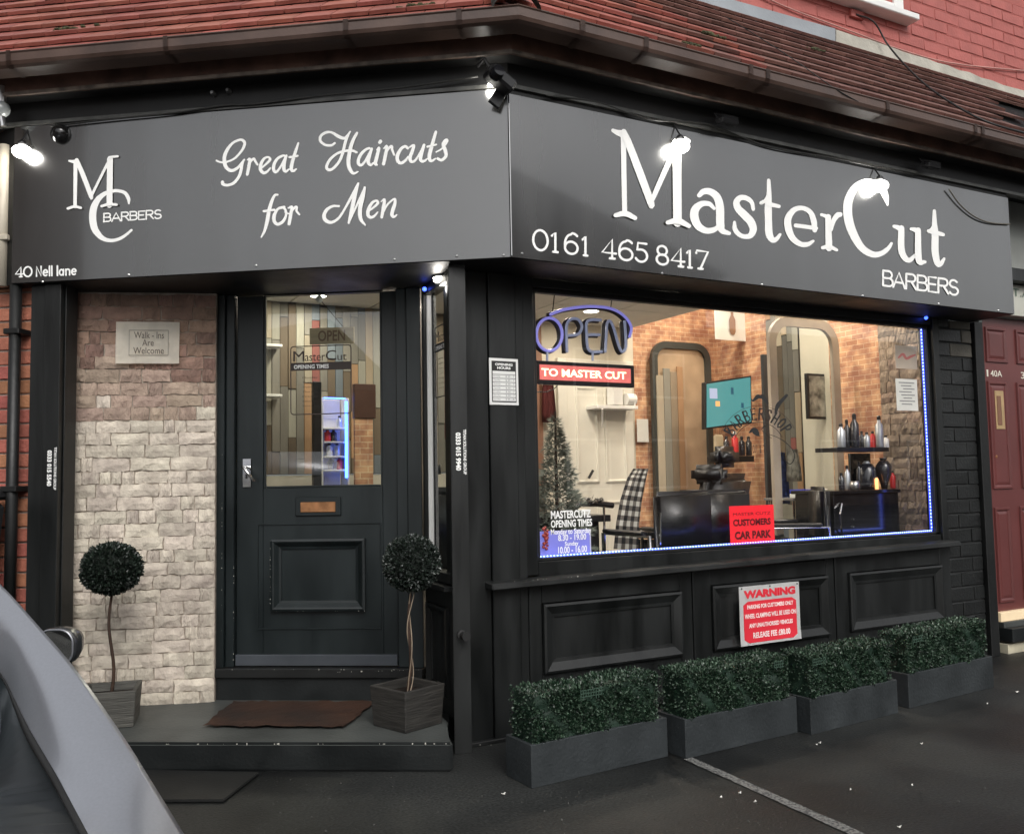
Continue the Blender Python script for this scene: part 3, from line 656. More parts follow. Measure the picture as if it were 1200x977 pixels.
LT = [
 (g1, [[(95,268,15),(118,278,15),(150,283,15),(200,272,16),(250,245,17),(300,190,20),(325,140,23),(320,110,24),(290,98,20),(235,120,20),(190,170,26),(163,230,30),(163,290,32),(183,332,28),(222,350,26),(268,328,22),(300,290,18),(324,260,14)], [(318,268,14),(305,300,24),(298,345,25),(280,400,24),(240,450,24),(190,470,22),(152,462,26),(146,444,26)]]),
 (g1, [[(350,262,12),(368,256,22),(362,310,26),(348,380,24)], [(355,310,14),(382,268,20),(402,254,20),(412,270,20),(432,302,16)]]),
 (g1, [[(468,325,14),(508,290,18),(534,258,22),(518,240,16),(488,250,20),(462,290,26),(456,338,28),(478,368,24),(508,360,20),(537,330,14)]]),
 (g1, [[(650,226,16),(628,232,20),(595,252,22),(568,295,26),(563,340,26),(580,362,22),(610,335,18),(645,270,16),(662,232,18)], [(668,228,20),(652,285,26),(648,338,28),(664,358,22),(690,340,14)]]),
 (g1, [[(765,124,15),(742,195,24),(716,280,28),(708,335,28),(722,353,22),(748,338,14)], [(694,241,18),(760,231,18)]]),
 (g1, [[(595,547,16),(572,552,20),(548,600,26),(525,680,30),(511,760,30),(490,840,22),(463,893,12)], [(484,682,20),(570,671,18)]]),
 (g1, [[(648,648,24),(600,662,20),(570,710,28),(568,762,28),(596,788,24),(640,765,24),(665,712,20),(660,672,20),(642,652,16)], [(655,690,10),(690,704,12)]]),
 (g1, [[(685,655,14),(712,648,22),(702,715,28),(690,785,26)], [(705,695,14),(730,658,20),(752,648,20),(752,680,18),(776,711,14)]]),
 (g2, [[(155,195,18),(130,212,20),(80,210,20),(40,180,22),(40,140,22),(80,110,22),(130,108,20),(190,143,28),(235,155,24),(262,130,18),(282,102,14)], [(276,110,14),(245,180,24),(220,280,24),(190,350,22),(140,405,22),(105,414,24),(90,388,24),(118,330,22),(175,282,20),(240,260,20),(300,258,20),(336,272,18)], [(338,114,22),(300,190,28),(275,290,32),(270,370,32),(290,425,28),(315,444,22),(346,430,12)]]),
 (g2, [[(440,236,18),(412,246,20),(375,280,24),(351,325,26),(350,362,26),(372,375,22),(402,345,18),(440,275,16),(456,242,18)], [(458,242,22),(438,305,28),(430,352,28),(450,374,22),(476,356,14)]]),
 (g2, [[(500,250,12),(518,234,22),(503,295,28),(488,360,28),(500,372,18)], [(524,190,26),(530,182,30)]]),
 (g2, [[(558,238,12),(582,220,22),(572,285,28),(555,366,26)], [(572,285,12),(596,240,20),(622,222,22),(626,250,20),(642,292,16)]]),
 (g2, [[(752,236,22),(732,222,22),(698,242,24),(668,298,30),(674,344,28),(700,358,24),(735,335,20),(756,305,12)]]),
 (g2, [[(768,228,12),(802,212,20),(792,255,26),(771,315,28),(783,346,24),(815,335,18),(852,275,14),(884,212,16)], [(886,212,24),(866,275,30),(858,330,28),(882,345,22),(912,325,12)]]),
 (g2, [[(982,104,22),(955,200,28),(930,295,30),(935,335,26),(955,338,20),(978,322,14)], [(914,225,18),(986,208,16)]]),
 (g2, [[(984,268,12),(1025,245,14),(1062,205,14),(1078,172,16),(1062,172,24),(1042,205,26),(1058,250,30),(1065,300,26),(1030,334,22),(998,322,22)]]),
 (g2, [[(190,710,18),(140,710,20),(90,740,26),(68,790,30),(84,828,30),(130,842,24),(190,805,20),(250,710,18),(310,600,22),(346,522,12)], [(350,524,14),(322,620,30),(300,720,32),(271,848,18)], [(280,832,12),(325,730,16),(372,630,20),(400,562,14)], [(403,560,20),(386,640,32),(365,730,34),(370,815,30),(408,868,12)]]),
 (g2, [[(438,747,14),(480,715,18),(508,684,22),(496,665,18),(462,682,22),(432,735,28),(428,782,28),(450,802,24),(480,790,20),(507,760,12)]]),
 (g2, [[(536,672,10),(562,656,20),(555,715,28),(540,800,24)], [(548,775,12),(582,705,16),(618,668,16),(648,652,18),(648,690,26),(632,740,30),(624,782,28),(640,798,20),(664,782,12)]]),
 (g3, [[(90,152,18),(120,158,28),(150,160,40)], [(152,165,38),(148,590,33)], [(165,148,40),(230,300,46),(300,485,42),(304,515,20)], [(304,508,20),(330,440,24),(470,160,26),(490,120,26)], [(485,140,56),(480,575,56)], [(478,122,22),(520,116,22),(560,113,22)], [(85,610,24),(148,592,26),(210,604,24)], [(408,588,24),(480,570,28),(552,574,24)]]),
 (g3, [[(660,558,18),(655,510,34),(622,458,34),(560,438,30),(500,440,34),(430,465,40),(365,520,54),(325,600,66),(315,690,68),(330,790,66),(375,860,54),(430,900,40),(500,912,32),(570,895,30),(630,860,26),(685,812,22)]]),
]
for pl, st in LT: glyph('letter', st, pl, VINYL, ls)
h4 = Placer(FR, 700, 140, 6.513, .3237); h5 = Placer(FR, 860, 190, 8.142, .3237); h6 = Placer(FR, 970, 190, 6.106, .3237)
RTX = [
 (h4, [[(120,85,28),(150,100,40),(185,110,56)], [(197,125,40),(207,720,38)], [(200,95,40),(250,220,56),(400,620,54),(400,668,20)], [(402,662,16),(440,560,38),(570,270,40),(625,175,48)], [(602,180,64),(607,790,66)], [(600,170,40),(650,158,50),(690,170,34)], [(133,735,32),(207,722,44),(282,756,32)], [(530,790,32),(608,778,48),(692,817,32)]]),
 (h4, [[(778,580,34),(810,552,44),(860,552,50),(912,592,58),(935,670,62),(938,800,62),(955,850,46),(1006,870,28)], [(890,680,26),(850,645,36),(790,648,46),(745,690,62),(740,750,66),(770,815,58),(830,850,46),(890,842,40),(935,805,24)]]),
 (h5, [[(185,450,34),(170,385,40),(120,345,48),(60,342,52),(24,385,62),(42,445,68),(100,505,76),(160,570,76),(184,640,70),(160,698,56),(108,712,44),(50,692,44),(10,640,46),(5,575,28)]]),
 (h5, [[(332,176,34),(335,300,46),(328,420,68),(330,560,68),(335,680,70),(367,742,54),(405,735,42),(440,692,28)], [(258,392,34),(300,375,36),(330,400,44),(428,424,34)], [(318,320,24),(298,365,30),(262,392,24)]]),
 (h5, [[(590,605,38),(690,618,38),(782,632,40)], [(770,650,46),(760,560,56),(725,478,48),(650,440,44),(570,460,52),(515,540,66),(520,640,68),(562,730,60),(630,782,50),(700,785,44),(755,755,26)]]),
 (h5, [[(836,502,28),(870,514,34),(900,530,50)], [(898,525,56),(905,820,64)], [(843,818,34),(905,808,40),(978,840,28)], [(925,650,26),(945,565,44),(980,512,50),(1008,502,46)]]),
 (h6, [[(428,306,14),(412,240,46),(375,170,50),(310,140,34),(250,145,40),(190,190,54),(150,270,62),(142,350,64),(155,440,64),(195,540,58),(250,620,50),(320,660,44),(380,655,36),(430,620,30),(456,582,20)]]),
 (h6, [[(474,460,22),(500,468,32),(522,482,38)], [(525,475,44),(525,620,48),(550,685,42),(585,702,34),(625,665,22)], [(594,480,22),(620,485,32),(642,495,38)], [(642,490,42),(648,700,46),(692,716,22)]]),
 (h6, [[(763,350,24),(764,440,36),(768,520,50),(768,640,50),(785,722,44),(808,728,34),(832,692,20)], [(720,495,26),(770,505,32),(824,520,26)], [(752,460,20),(742,480,24),(722,496,20)]]),
]
for pl, st in RTX: glyph('letter', st, pl, VINYL, rs)
line_text('BARBERS', (1033.5, 334.5), (1123.5, 346), 17.6, 16.8, 2.4, FR, VINYL, rs, .324)
phx = [(72,172),(190,235),(265,355),(378,415),0,(495,585),(597,690),(697,780),0,(825,907),(918,1003),(1016,1053),(1070,1150)]
T0, T1 = 623.8, 830.4
xs_ = [((610+a[0]/5.217-T0)/(T1-T0), (610+a[1]/5.217-T0)/(T1-T0)) if a else None for a in phx]
line_text('0161 465 8417', (T0, 292.3), (T1, 316.2), 23.6, 20.8, 2.7, FR, VINYL, rs, .324, xs=xs_)
line_text('BARBERS', (120.8, 260.2), (189.6, 255.8), 9.6, 9.8, 1.7, FS, VINYL, ls, .005)
line_text('40 Nell lane', (17.6, 324.6), (90.2, 322.0), 11.4, 11.0, 1.9, FS, VINYL, ls, .005, space=.34)

def chips(parent, pts, n, m_, size=.004):
    bm = bmesh.new()
    for i in range(n):
        a, b = rnd.choice(pts); p = Vector(a).lerp(Vector(b), rnd.random()); s_ = size*rnd.uniform(.4, 1.5)
        bmesh.ops.create_icosphere(bm, subdivisions=1, radius=s_*.6, matrix=Matrix.Translation(p) @ Matrix.Rotation(rnd.uniform(0, 3), 4, 'Z') @ Matrix.Diagonal((rnd.uniform(.6, 1.8), .5, rnd.uniform(.5, 1.8), 1)))
    tag(mesh_obj('chipped_paint', bm, m_, parent), kind='stuff')
CHIP = mat('bare_filler_chip', (.42, .41, .37), .8, var=.4, scale=60)
chips(shop, [(FD.P(jl, .32, -.009), FD.P(jl, .9, -.009)), (FD.P(.05, .5, .011), FD.P(.05, 1.6, .011)), (FD.P(.05, .298, .036), FD.P(1.15, .298, .036)), (FD.P(.7, .285, .036), FD.P(1.1, .295, .036))], 60, CHIP, .0032)
chips(landing, [(Vector((-.2, 4.878, .127)), Vector((1.66, 3.747, .127)))], 26, CHIP, .0055)
chips(shop, [((1.9, 4.06, .01), (2.02, 4.0, .004)), (FR.P(1.88, .2, .002), FR.P(1.88, 2.0, .002)), (FR.P(2.0, .79, .082), FR.P(2.6, .79, .082))], 36, CHIP, .0035)
a = hit4(FD, 319, 631, 429, 715, dd); chips(door, [(FD.P(a[0], a[2], dd+.03), FD.P(a[1], a[2], dd+.03)), (FD.P(a[0], a[2], dd+.03), FD.P(a[0], a[3], dd+.03))], 22, CHIP, .003)
# ================================================================ eaves, gutters, tiles
def corner(dl):
    """where the right plane (Y = 3.75-dl) meets the left plane (FS d = dl)"""
    y = 3.75-dl; p = FS.o+FS.n*dl; t = (y-p.y)/FS.u.y; q = p+FS.u*t; return q.x, q.y, t
roof = thing('canopy_roof', 'lean-to roof of red clay tiles above the left sign, with the brown gutter of both sides', 'roof', (2.2, 3.5, 3.4))
roof_r = thing('canopy_roof', 'lean-to roof slope of red to brown clay tiles above the right sign', 'roof', (4.2, 3.5, 3.4))
XR = 7.8; SLn = -3.6; PITCH = R(45)
def eave_strip(name, prof, m_, parent):
    """extrude a (outward, z) profile along both eaves, mitred at the corner"""
    bm = bmesh.new(); rings = []
    for k in range(3):
        ring = []
        for dl, z in prof:
            cx, cy, ct = corner(dl)
            p = Vector((FS.o+FS.n*dl+FS.u*SLn)) if k == 0 else (Vector((cx, cy, 0)) if k == 1 else Vector((XR, 3.75-dl, 0)))
            ring.append(bm.verts.new((p.x, p.y, z)))
        rings.append(ring)
    n = len(prof)
    for A, B in zip(rings, rings[1:]):
        for i in range(n): bm.faces.new((A[i], A[(i+1) % n], B[(i+1) % n], B[i]))
    bm.faces.new(rings[0]); bm.faces.new(rings[-1][::-1])
    return mesh_obj(name, bm, m_, parent)
GZ = 3.445
gut = [(.303, GZ+.010), (.306, GZ+.004), (.300, GZ-.002), (.300, GZ-.040), (.292, GZ-.056), (.275, GZ-.066), (.187, GZ-.070), (.187, GZ+.006), (.192, GZ+.006), (.192, GZ-.062), (.272, GZ-.060), (.293, GZ-.038), (.293, GZ+.010)]
# box gutter, open upwards, with a lip
eave_strip('gutter', gut, BROWNG, roof)
for s_ in (-2.45, -1.62, -.72, -.18):
    bm = bmesh.new(); pr = [FS.P(s_, z_, d_) for d_, z_ in [(.306, GZ+.012), (.304, GZ-.040), (.296, GZ-.060), (.277, GZ-.071), (.187, GZ-.075)]]
    for a, b in zip(pr, pr[1:]): quad(bm, [a-FS.u*.012, b-FS.u*.012, b+FS.u*.012, a+FS.u*.012])
    bmesh.ops.solidify(bm, geom=bm.faces[:], thickness=-.003); mesh_obj('gutter_bracket', bm, BROWNG, roof)
for x_ in (2.25, 2.62, 3.3, 3.42, 4.35, 5.15, 5.22, 6.3):
    bm = bmesh.new(); pr = [Vector((x_, 3.75-d_, z_)) for d_, z_ in [(.306, GZ+.012), (.304, GZ-.040), (.296, GZ-.060), (.277, GZ-.071), (.187, GZ-.075)]]
    for a, b in zip(pr, pr[1:]): quad(bm, [a-Vector((.014, 0, 0)), b-Vector((.014, 0, 0)), b+Vector((.014, 0, 0)), a+Vector((.014, 0, 0))])
    bmesh.ops.solidify(bm, geom=bm.faces[:], thickness=-.003); mesh_obj('gutter_bracket', bm, BROWNG, roof)
eave_strip('fascia_board', [(.105, 3.330), (.105, 3.46), (.08, 3.46), (.08, 3.330)], BROWNP, roof)
eave_strip('fascia_edge_bead', [(.113, 3.322), (.113, 3.340), (.10, 3.340), (.10, 3.322)], mat('worn_brown_grey_bead', (.13, .1, .08), .5, var=.6, scale=14), roof)
eave_strip('eaves_soffit', [(.079, 3.335), (.079, 3.355), (-.5, 3.355), (-.5, 3.335)], SOFF, roof)
eave_strip('header_board', [(-.012, 3.212), (-.012, 3.334), (-.06, 3.334), (-.06, 3.212)], SOFF, roof)
eave_strip('cable_trunking', [(.012, 3.203), (.012, 3.222), (-.011, 3.222), (-.011, 3.203)], mat('dull_grey_trunking', (.07, .07, .065), .4, var=.5, scale=9), roof)
# roof deck under the tiles
EZ = 3.462; G = .155; cs, sn = math.cos(PITCH), math.sin(PITCH)
bm = bmesh.new()
for side in (0, 1):
    pts = []
    for dl, end in ((.22, 0), (.22, 1), (-1.1, 1), (-1.1, 0)):
        z = EZ-.025+(.22-dl)
        cx, cy, ct = corner(dl)
        if side == 0: p = (Vector((cx, cy, z)) if end else (FS.o+FS.n*dl+FS.u*SLn+Vector((0, 0, z))))
        else: p = (Vector((cx, cy, z)) if not end else Vector((XR, 3.75-dl, z)))
        pts.append(p)
    quad(bm, pts)
bmesh.ops.solidify(bm, geom=bm.faces[:], thickness=.01)
mesh_obj('roof_deck', bm, SOFF, roof)
def tile_mesh(m_, seed, wd=.188, n=2):
    bm = bmesh.new(); r2 = random.Random(seed); L = .2; th = .018
    cols = []
    for i in range(n+1):
        x = .002+(wd-.004)*i/n; bow = .0012*math.sin(math.pi*i/n)+r2.uniform(-.0006, .0006)
        cols.append([bm.verts.new(v) for v in ((x, r2.uniform(-.0012, .0012), bow), (x, 0.0, th+bow), (x, L, th*.4), (x, L, -.002))])
    for A, B in zip(cols, cols[1:]):
        for k in range(4): bm.faces.new((A[k], B[k], B[(k+1) % 4], A[(k+1) % 4]))
    bm.faces.new(cols[0][::-1]); bm.faces.new(cols[-1]); bmesh.ops.recalc_face_normals(bm, faces=bm.faces)
    me = bpy.data.meshes.new('roof_tile'); bm.to_mesh(me); bm.free(); me.materials.append(m_); return me
TM = {k: [tile_mesh(k, s_) for s_ in range(5)] for k in (TILE, TILE2)}
TMS = {k: [tile_mesh(k, s_, .085, 2) for s_ in range(2)] for k in (TILE, TILE2)}
def tile_at(u, nrm, p, mt, tilt, scale=1.0, par=None):
    """u along the eave, local y up the slope, local z off the slope"""
    yv = (-nrm*cs+Vector((0, 0, sn))).normalized(); zv = u.cross(yv)
    M = Matrix.Identity(4)
    for i in range(3): M[i][0], M[i][1], M[i][2], M[i][3] = u[i], yv[i], zv[i], p[i]
    M = M @ Matrix.Rotation(-tilt, 4, 'X') @ Matrix.Rotation(rnd.uniform(-.004, .004), 4, 'Y') @ Matrix.Diagonal((scale, 1, 1, 1))
    inst('roof_tile', rnd.choice(TM[mt]), M, par or roof)
TW = .19
cnt = 0
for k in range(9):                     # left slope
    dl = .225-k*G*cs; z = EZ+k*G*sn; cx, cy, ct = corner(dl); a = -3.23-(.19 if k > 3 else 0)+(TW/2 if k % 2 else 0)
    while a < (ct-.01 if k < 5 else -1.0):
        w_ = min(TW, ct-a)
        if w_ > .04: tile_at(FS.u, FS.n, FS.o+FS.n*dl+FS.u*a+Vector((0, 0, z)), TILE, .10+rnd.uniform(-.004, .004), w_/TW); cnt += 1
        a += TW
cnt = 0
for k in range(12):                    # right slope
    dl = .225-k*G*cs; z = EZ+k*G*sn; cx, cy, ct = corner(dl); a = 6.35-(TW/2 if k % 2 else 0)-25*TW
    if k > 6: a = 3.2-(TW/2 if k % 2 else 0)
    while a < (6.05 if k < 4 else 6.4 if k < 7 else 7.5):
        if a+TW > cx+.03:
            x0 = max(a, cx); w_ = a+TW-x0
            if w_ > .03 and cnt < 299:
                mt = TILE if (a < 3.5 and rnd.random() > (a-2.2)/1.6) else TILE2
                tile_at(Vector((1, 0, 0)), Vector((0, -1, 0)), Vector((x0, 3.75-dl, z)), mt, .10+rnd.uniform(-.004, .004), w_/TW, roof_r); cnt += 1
        a += TW
# bonnet tiles up the hip
for k in range(5):
    dl = .26-k*.26; z0 = EZ+(.225-dl); cx, cy, _ = corner(dl); cx2, cy2, _ = corner(dl-.3)
    p = Vector((cx, cy, z0+.01)); q = Vector((cx2, cy2, z0+.315)); ax = (q-p).normalized(); sd_ = ax.cross(Vector((0, 0, 1))).normalized(); upv = sd_.cross(ax)
    bm = bmesh.new(); A = []; B = []
    for i in range(9):
        t = math.pi*i/8; A.append(bm.verts.new(p+sd_*.115*math.cos(t)+upv*.095*math.sin(t))); B.append(bm.verts.new(q+sd_*.085*math.cos(t)+upv*.06*math.sin(t)))
    for i in range(8): bm.faces.new((A[i], A[i+1], B[i+1], B[i]))
    bmesh.ops.solidify(bm, geom=bm.faces[:], thickness=.014)
    mesh_obj('hip_tile', bm, mat('dark_grey_hip_tile', (.09, .085, .075), .8, var=.4, scale=12, bump=.5), roof)
# moss tufts
for fr_s, (px, py), sz in ((FS, (80, 35), .05), (FS, (492, 8), .06), (None, (812, 55), .035), (None, (833, 42), .04), (None, (958, 60), .03), (None, (69, 1), .03)):
    fr = fr_s or (FR if px > 600 else FS); dref = .1 if fr is FS else .42
    a, z = fr.hit(px, py, dref); p = fr.P(a, z, dref)
    n_ = fr.n; # push back onto the slope
    for it in range(20):
        h = EZ+(.225+( .0)) - ((p-FS.o).dot(FS.n) if fr is FS else 3.75-p.y)
        dref += (p.z-h-.012)*-.5; a, z = fr.hit(px, py, dref); p = fr.P(a, z, dref)
    bm = bmesh.new()
    for i in range(26):
        c = p+fr.u*rnd.gauss(0, sz)+Vector((0, 0, rnd.uniform(0, .012))); r_ = rnd.uniform(.006, .014)
        bmesh.ops.create_icosphere(bm, subdivisions=1, radius=r_, matrix=Matrix.Translation(c) @ Matrix.Diagonal((1.4, 1.4, .7, 1)))
    tag(mesh_obj('moss_tuft', bm, MOSS, roof, True), kind='stuff')
# ---- red brick upper wall
uw = thing('red_upper_wall', 'red painted brick upper storey with a white window sill, behind the roof', 'wall', (5, 4.7, 4.2))
UF = Frame((0, 4.62), (1, 0))
course_wall('brick_face', 'brick', UF, 3.3, 8.4, 4.30, 5.5, 0, .3, .098, .009, REDBR, REDMO, uw, back=.2, skip=lambda a, b, z: (a < 4.4 and z < 4.5) or z > 5.35 or (b-4.3)*.2+5.1 < z-.6 or (b > 4.9 and a < 5.9 and z > 4.97), depth=.006)
def band(px0, px1, yt0, yt1, yb0, yb1, m_, name, par, d0=.06, d1=.02, N=18):
    bm = bmesh.new(); r_ = []
    for i in range(N+1):
        t = i/N; px = px0+(px1-px0)*t; wob = rnd.uniform(-1.2, 1.2) if m_ is CEMENT else 0
        at, zt = UF.hit(px, yt0+(yt1-yt0)*t+wob, d1); ab, zb = UF.hit(px, yb0+(yb1-yb0)*t, d0)
        r_.append([bm.verts.new(p) for p in (UF.P(ab, zb, -.02), UF.P(ab, zb, d0), UF.P(at, zt, d1), UF.P(at, zt, -.02))])
    for A, B in zip(r_, r_[1:]):
        for k in range(4): bm.faces.new((A[k], B[k], B[(k+1) % 4], A[(k+1) % 4]))
    bm.faces.new(r_[0]); bm.faces.new(r_[-1][::-1])
    return mesh_obj(name, bm, m_, par)
band(760, 979, -28, 34, -14, 58, LEAD, 'lead_flashing', uw)
band(980, 1215, 34, 112, 58, 138, CEMENT, 'cement_fillet', uw)
bm = bmesh.new(); a0, z0 = UF.hit(1010, -1, .1); a1, z1 = UF.hit(1075, 14, .1)
wz = UF.hit(1043, 10, .1)[1]
fbox(bm, UF, a0-.9, a1, wz-.03, wz+.02, -.1, .12, bevel=.006); mesh_obj('upper_sill', bm, WHITEP, uw)
bm = bmesh.new(); fbox(bm, UF, a1-.16, a1-.05, wz+.02, 6.2, -.06, .02, bevel=.006); fbox(bm, UF, a1-1.2, a1-.161, wz+.02, wz+.12, -.06, .02, bevel=.006)
uwin = mesh_obj('upper_window_frame', bm, WHITEP, uw)
bm = bmesh.new(); fbox(bm, UF, a1-1.2, a1-.155, wz+.11, 6.2, -.05, -.04); mesh_obj('upper_pane', bm, mat('dark_upper_glass', (.3, .32, .33), .1), uwin)
a0, z0 = UF.hit(1003, 17, .02); fpart('bracket_box', UF, REDBR, uw, (a0-.06, a0+.08, z0-.03, z0+.03, 0, .03))
def cable(name, pts, frs, r_, m_, label, cat, seg=6, n=6):
    """pts: (px,py,frame,d)"""
    P = [ (lambda h: list(fr.P(h[0], h[1], d)))(fr.hit(px, py, d)) for px, py, fr, d in pts]
    P = smooth_path([tuple(p) for p in P], n); bm = bmesh.new(); add_tube(bm, P, r_, seg)
    return tag(mesh_obj(name, bm, m_, None, True), label, cat)
cable('cable', [(1003, 17, UF, .03), (1024, 26, UF, .06), (1040, 52, UF, .1), (1062, 78, UF, .3), (1090, 104, UF, .6), (1130, 130, UF, .9), (1165, 146, UF, 1.05), (1215, 160, UF, 1.1)], 0, .007, CABLE, 'thin black cable drooping from the red wall over the tiles', 'cable')
cable('cable', [(880, -12, UF, .02), (920, 8, UF, .02), (1000, 38, UF, .02), (1060, 60, UF, .02), (1120, 75, UF, .02), (1220, 85, UF, .02)], 0, .006, mat('pink_cable', (.5, .25, .22), .5), 'thin pale pink cable clipped along the red upper wall', 'cable')
cable('cable', [(1112, 222, FR, .34), (1125, 240, FR, .335), (1142, 254, FR, .335), (1160, 261, FR, .335), (1184, 263, FR, .335)], 0, .005, mat('grey_cable', (.12, .11, .09), .5), 'loose grey cable looping down over the right end of the sign', 'cable')
cable('cable', [(1028, 131, FR, .6), (980, 105, FR, .62), (930, 70, FR, .5), (880, 38, FR, .3), (850, 20, FR, .1)], 0, .003, CABLE, 'very thin dark wire crossing the tiled roof', 'wire')

for pts, lb in (([(60, 148), (120, 141), (200, 133), (262, 124), (300, 122), (380, 112), (470, 103), (560, 90)], 'black cable sagging along the header over the left sign'),):
    cable('cable', [(x, y, FS, .02) for x, y in pts], 0, .005, mat('dusty_black_cable', (.03, .03, .028), .4), lb, 'cable')
cable('cable', [(640, 112, FR, .34), (700, 120, FR, .33), (760, 140, FR, .335), (830, 146, FR, .34), (900, 172, FR, .335), (980, 186, FR, .34), (1070, 205, FR, .335)], 0, .005, MATS['dusty_black_cable'], 'black cable sagging along the header over the right sign', 'cable')
for k, (px, py) in enumerate(((250, 110), (268, 107))):
    h = FS.hit(px, py, .0); bm = bmesh.new(); add_lathe(bm, [(.012, 0), (.014, .01), (.008, .03)], 10, M=FS.mat(h[0], h[1], -.01) @ Matrix.Rotation(R(90), 4, 'X')); tag(mesh_obj('cable_clip', bm, METAL), ('left' if k == 0 else 'right')+' of two shiny cable clips on the header above Great Haircuts', 'clip')
# ---- lamps above the signs
def wp_(px, py, Y): fr = Frame((0, Y), (1, 0)); h = fr.hit(px, py); return Vector((h[0], Y, h[1]))
def flood(fr, px, py, d, label, lit=True, power=9, s=1.0, aim=0):
    a, z = fr.hit(px, py, d); c = fr.P(a, z, d)
    t = thing('flood_light', label, 'light', c, 'lights over the signs')
    top = fr.P(a, 3.25, min(d, .3 if fr is FR else -.02)-.02)
    if lit:   # bare bulb in a shallow black cup
        M = Matrix.Translation(c)
        bm = bmesh.new(); bmesh.ops.create_uvsphere(bm, u_segments=18, v_segments=12, radius=.034*s, matrix=M @ Matrix.Diagonal((1.25, 1.25, .85, 1))); mesh_obj('lens', bm, FLOODL, t, True)
        bm = bmesh.new(); add_lathe(bm, [(.02*s, .03*s), (.02*s, .04*s), (.012*s, .05*s), (.007, .055*s)], 18, M=M); mesh_obj('housing', bm, BLACKPL, t, True)
        ld = bpy.data.lights.new('flood_lamp', 'POINT'); ld.shadow_soft_size = .04; ld.energy = power; ld.color = (1, .96, .88)
        lo = bpy.data.objects.new('lamp', ld); lo.matrix_basis = Matrix.Translation(c-Vector((0, 0, .005))); link(lo, t)
        bm = bmesh.new(); add_tube(bm, [c+Vector((0, 0, .055*s)), top], .0045, 6); mesh_obj('bracket', bm, BLACKPL, t)
    else:
        M = fr.mat(a, z, d) @ Matrix.Rotation(R(20), 4, 'X')
        bm = bmesh.new(); add_box(bm, (-.06, -.02, 0.004), (.06, .045, .034), .006, M)
        for k in range(5): add_box(bm, (-.05, -.015+k*.012, .034), (.05, -.011+k*.012, .046), 0, M)
        mesh_obj('housing', bm, BLACKPL, t)
        bm = bmesh.new(); add_box(bm, (-.052, -.014, -.002), (.052, .039, .003), .001, M); mesh_obj('lens', bm, BLACKPL, t)
        bm = bmesh.new(); add_tube(bm, [M @ Vector((-.066, .01, .02)), M @ Vector((-.066, .05, .05)), M @ Vector((.066, .05, .05)), M @ Vector((.066, .01, .02))], .004, 6); mesh_obj('bracket', bm, BLACKPL, t)
    return t
flood(FR, 797, 172, .362, 'lit lamp glaring over the M of MasterCut', power=6, s=1.2)
flood(FR, 1031, 218, .362, 'lit lamp glaring over the C of MasterCut', power=6, s=1.2)
flood(FS, 26, 178, .042, 'lit lamp glaring at the far left end of the left sign', power=2.2, s=1.15)
flood(FR, 853, 146, .40, 'unlit black flood light on the eaves above the word MasterCut', lit=False, aim=20)
flood(FR, 1092, 198, .40, 'unlit black flood light above the word Barbers', lit=False, aim=20)
flood(FS, 574, 100, .035, 'dim lamp tucked under the corner end of the left sign', power=1.0, s=.28)
c = wp_(520, 329, 4.24)
t = thing('porch_light', 'small bright oval light under the porch soffit beside the black post', 'light', c)
bm = bmesh.new(); add_lathe(bm, [(.054, 0), (.052, -.014), (.03, -.024), (.005, -.027)], 20, c=(c.x, c.y, c.z+.012)); mesh_obj('lens', bm, WLAMP, t, True)
bm = bmesh.new(); add_lathe(bm, [(.058, 2.361-c.z), (.058, .013)][::-1], 20, c=c); mesh_obj('trim', bm, WHITEP, t)
ld = bpy.data.lights.new('porch_lamp', 'POINT'); ld.shadow_soft_size = .05; ld.energy = 1.6; ld.color = (1, .95, .88)
lo = bpy.data.objects.new('lamp', ld); lo.matrix_basis = Matrix.Translation(c-Vector((0, 0, .03))); link(lo, t)
# black corner bracket with camera body
cb = thing('corner_camera', 'black bracket and camera under the eaves at the corner of the signs', 'camera', (2.0, 3.7, 3.2))
a, z = FR.hit(582, 92, .36); c = FR.P(a, z, .36)
bm = bmesh.new(); add_box(bm, (-.06, -.05, -.03), (.09, .04, .035), .012, Matrix.Translation(c) @ Matrix.Rotation(R(30), 4, 'Y')); mesh_obj('housing', bm, BLACKPL, cb)
bm = bmesh.new(); add_lathe(bm, [(.03, 0), (.034, .02), (.028, .05)], 14, M=Matrix.Translation(c+Vector((-.03, -.04, -.01))) @ Matrix.Rotation(R(80), 4, 'X')); mesh_obj('eye', bm, mat('lens_black', (.01, .01, .012), .08), cb)
bm = bmesh.new(); add_tube(bm, [c+Vector((0, .03, .03)), c+Vector((-.05, .03, .1)), (c.x-.05, c.y+.1, 3.31)], .009, 6); add_box(bm, (-.03, 0, -.10), (.03, .02, .02), .003, Matrix.Translation(c+Vector((.05, .03, -.03))) @ Matrix.Rotation(R(30), 4, 'Y')); mesh_obj('bracket', bm, BLACKPL, cb)
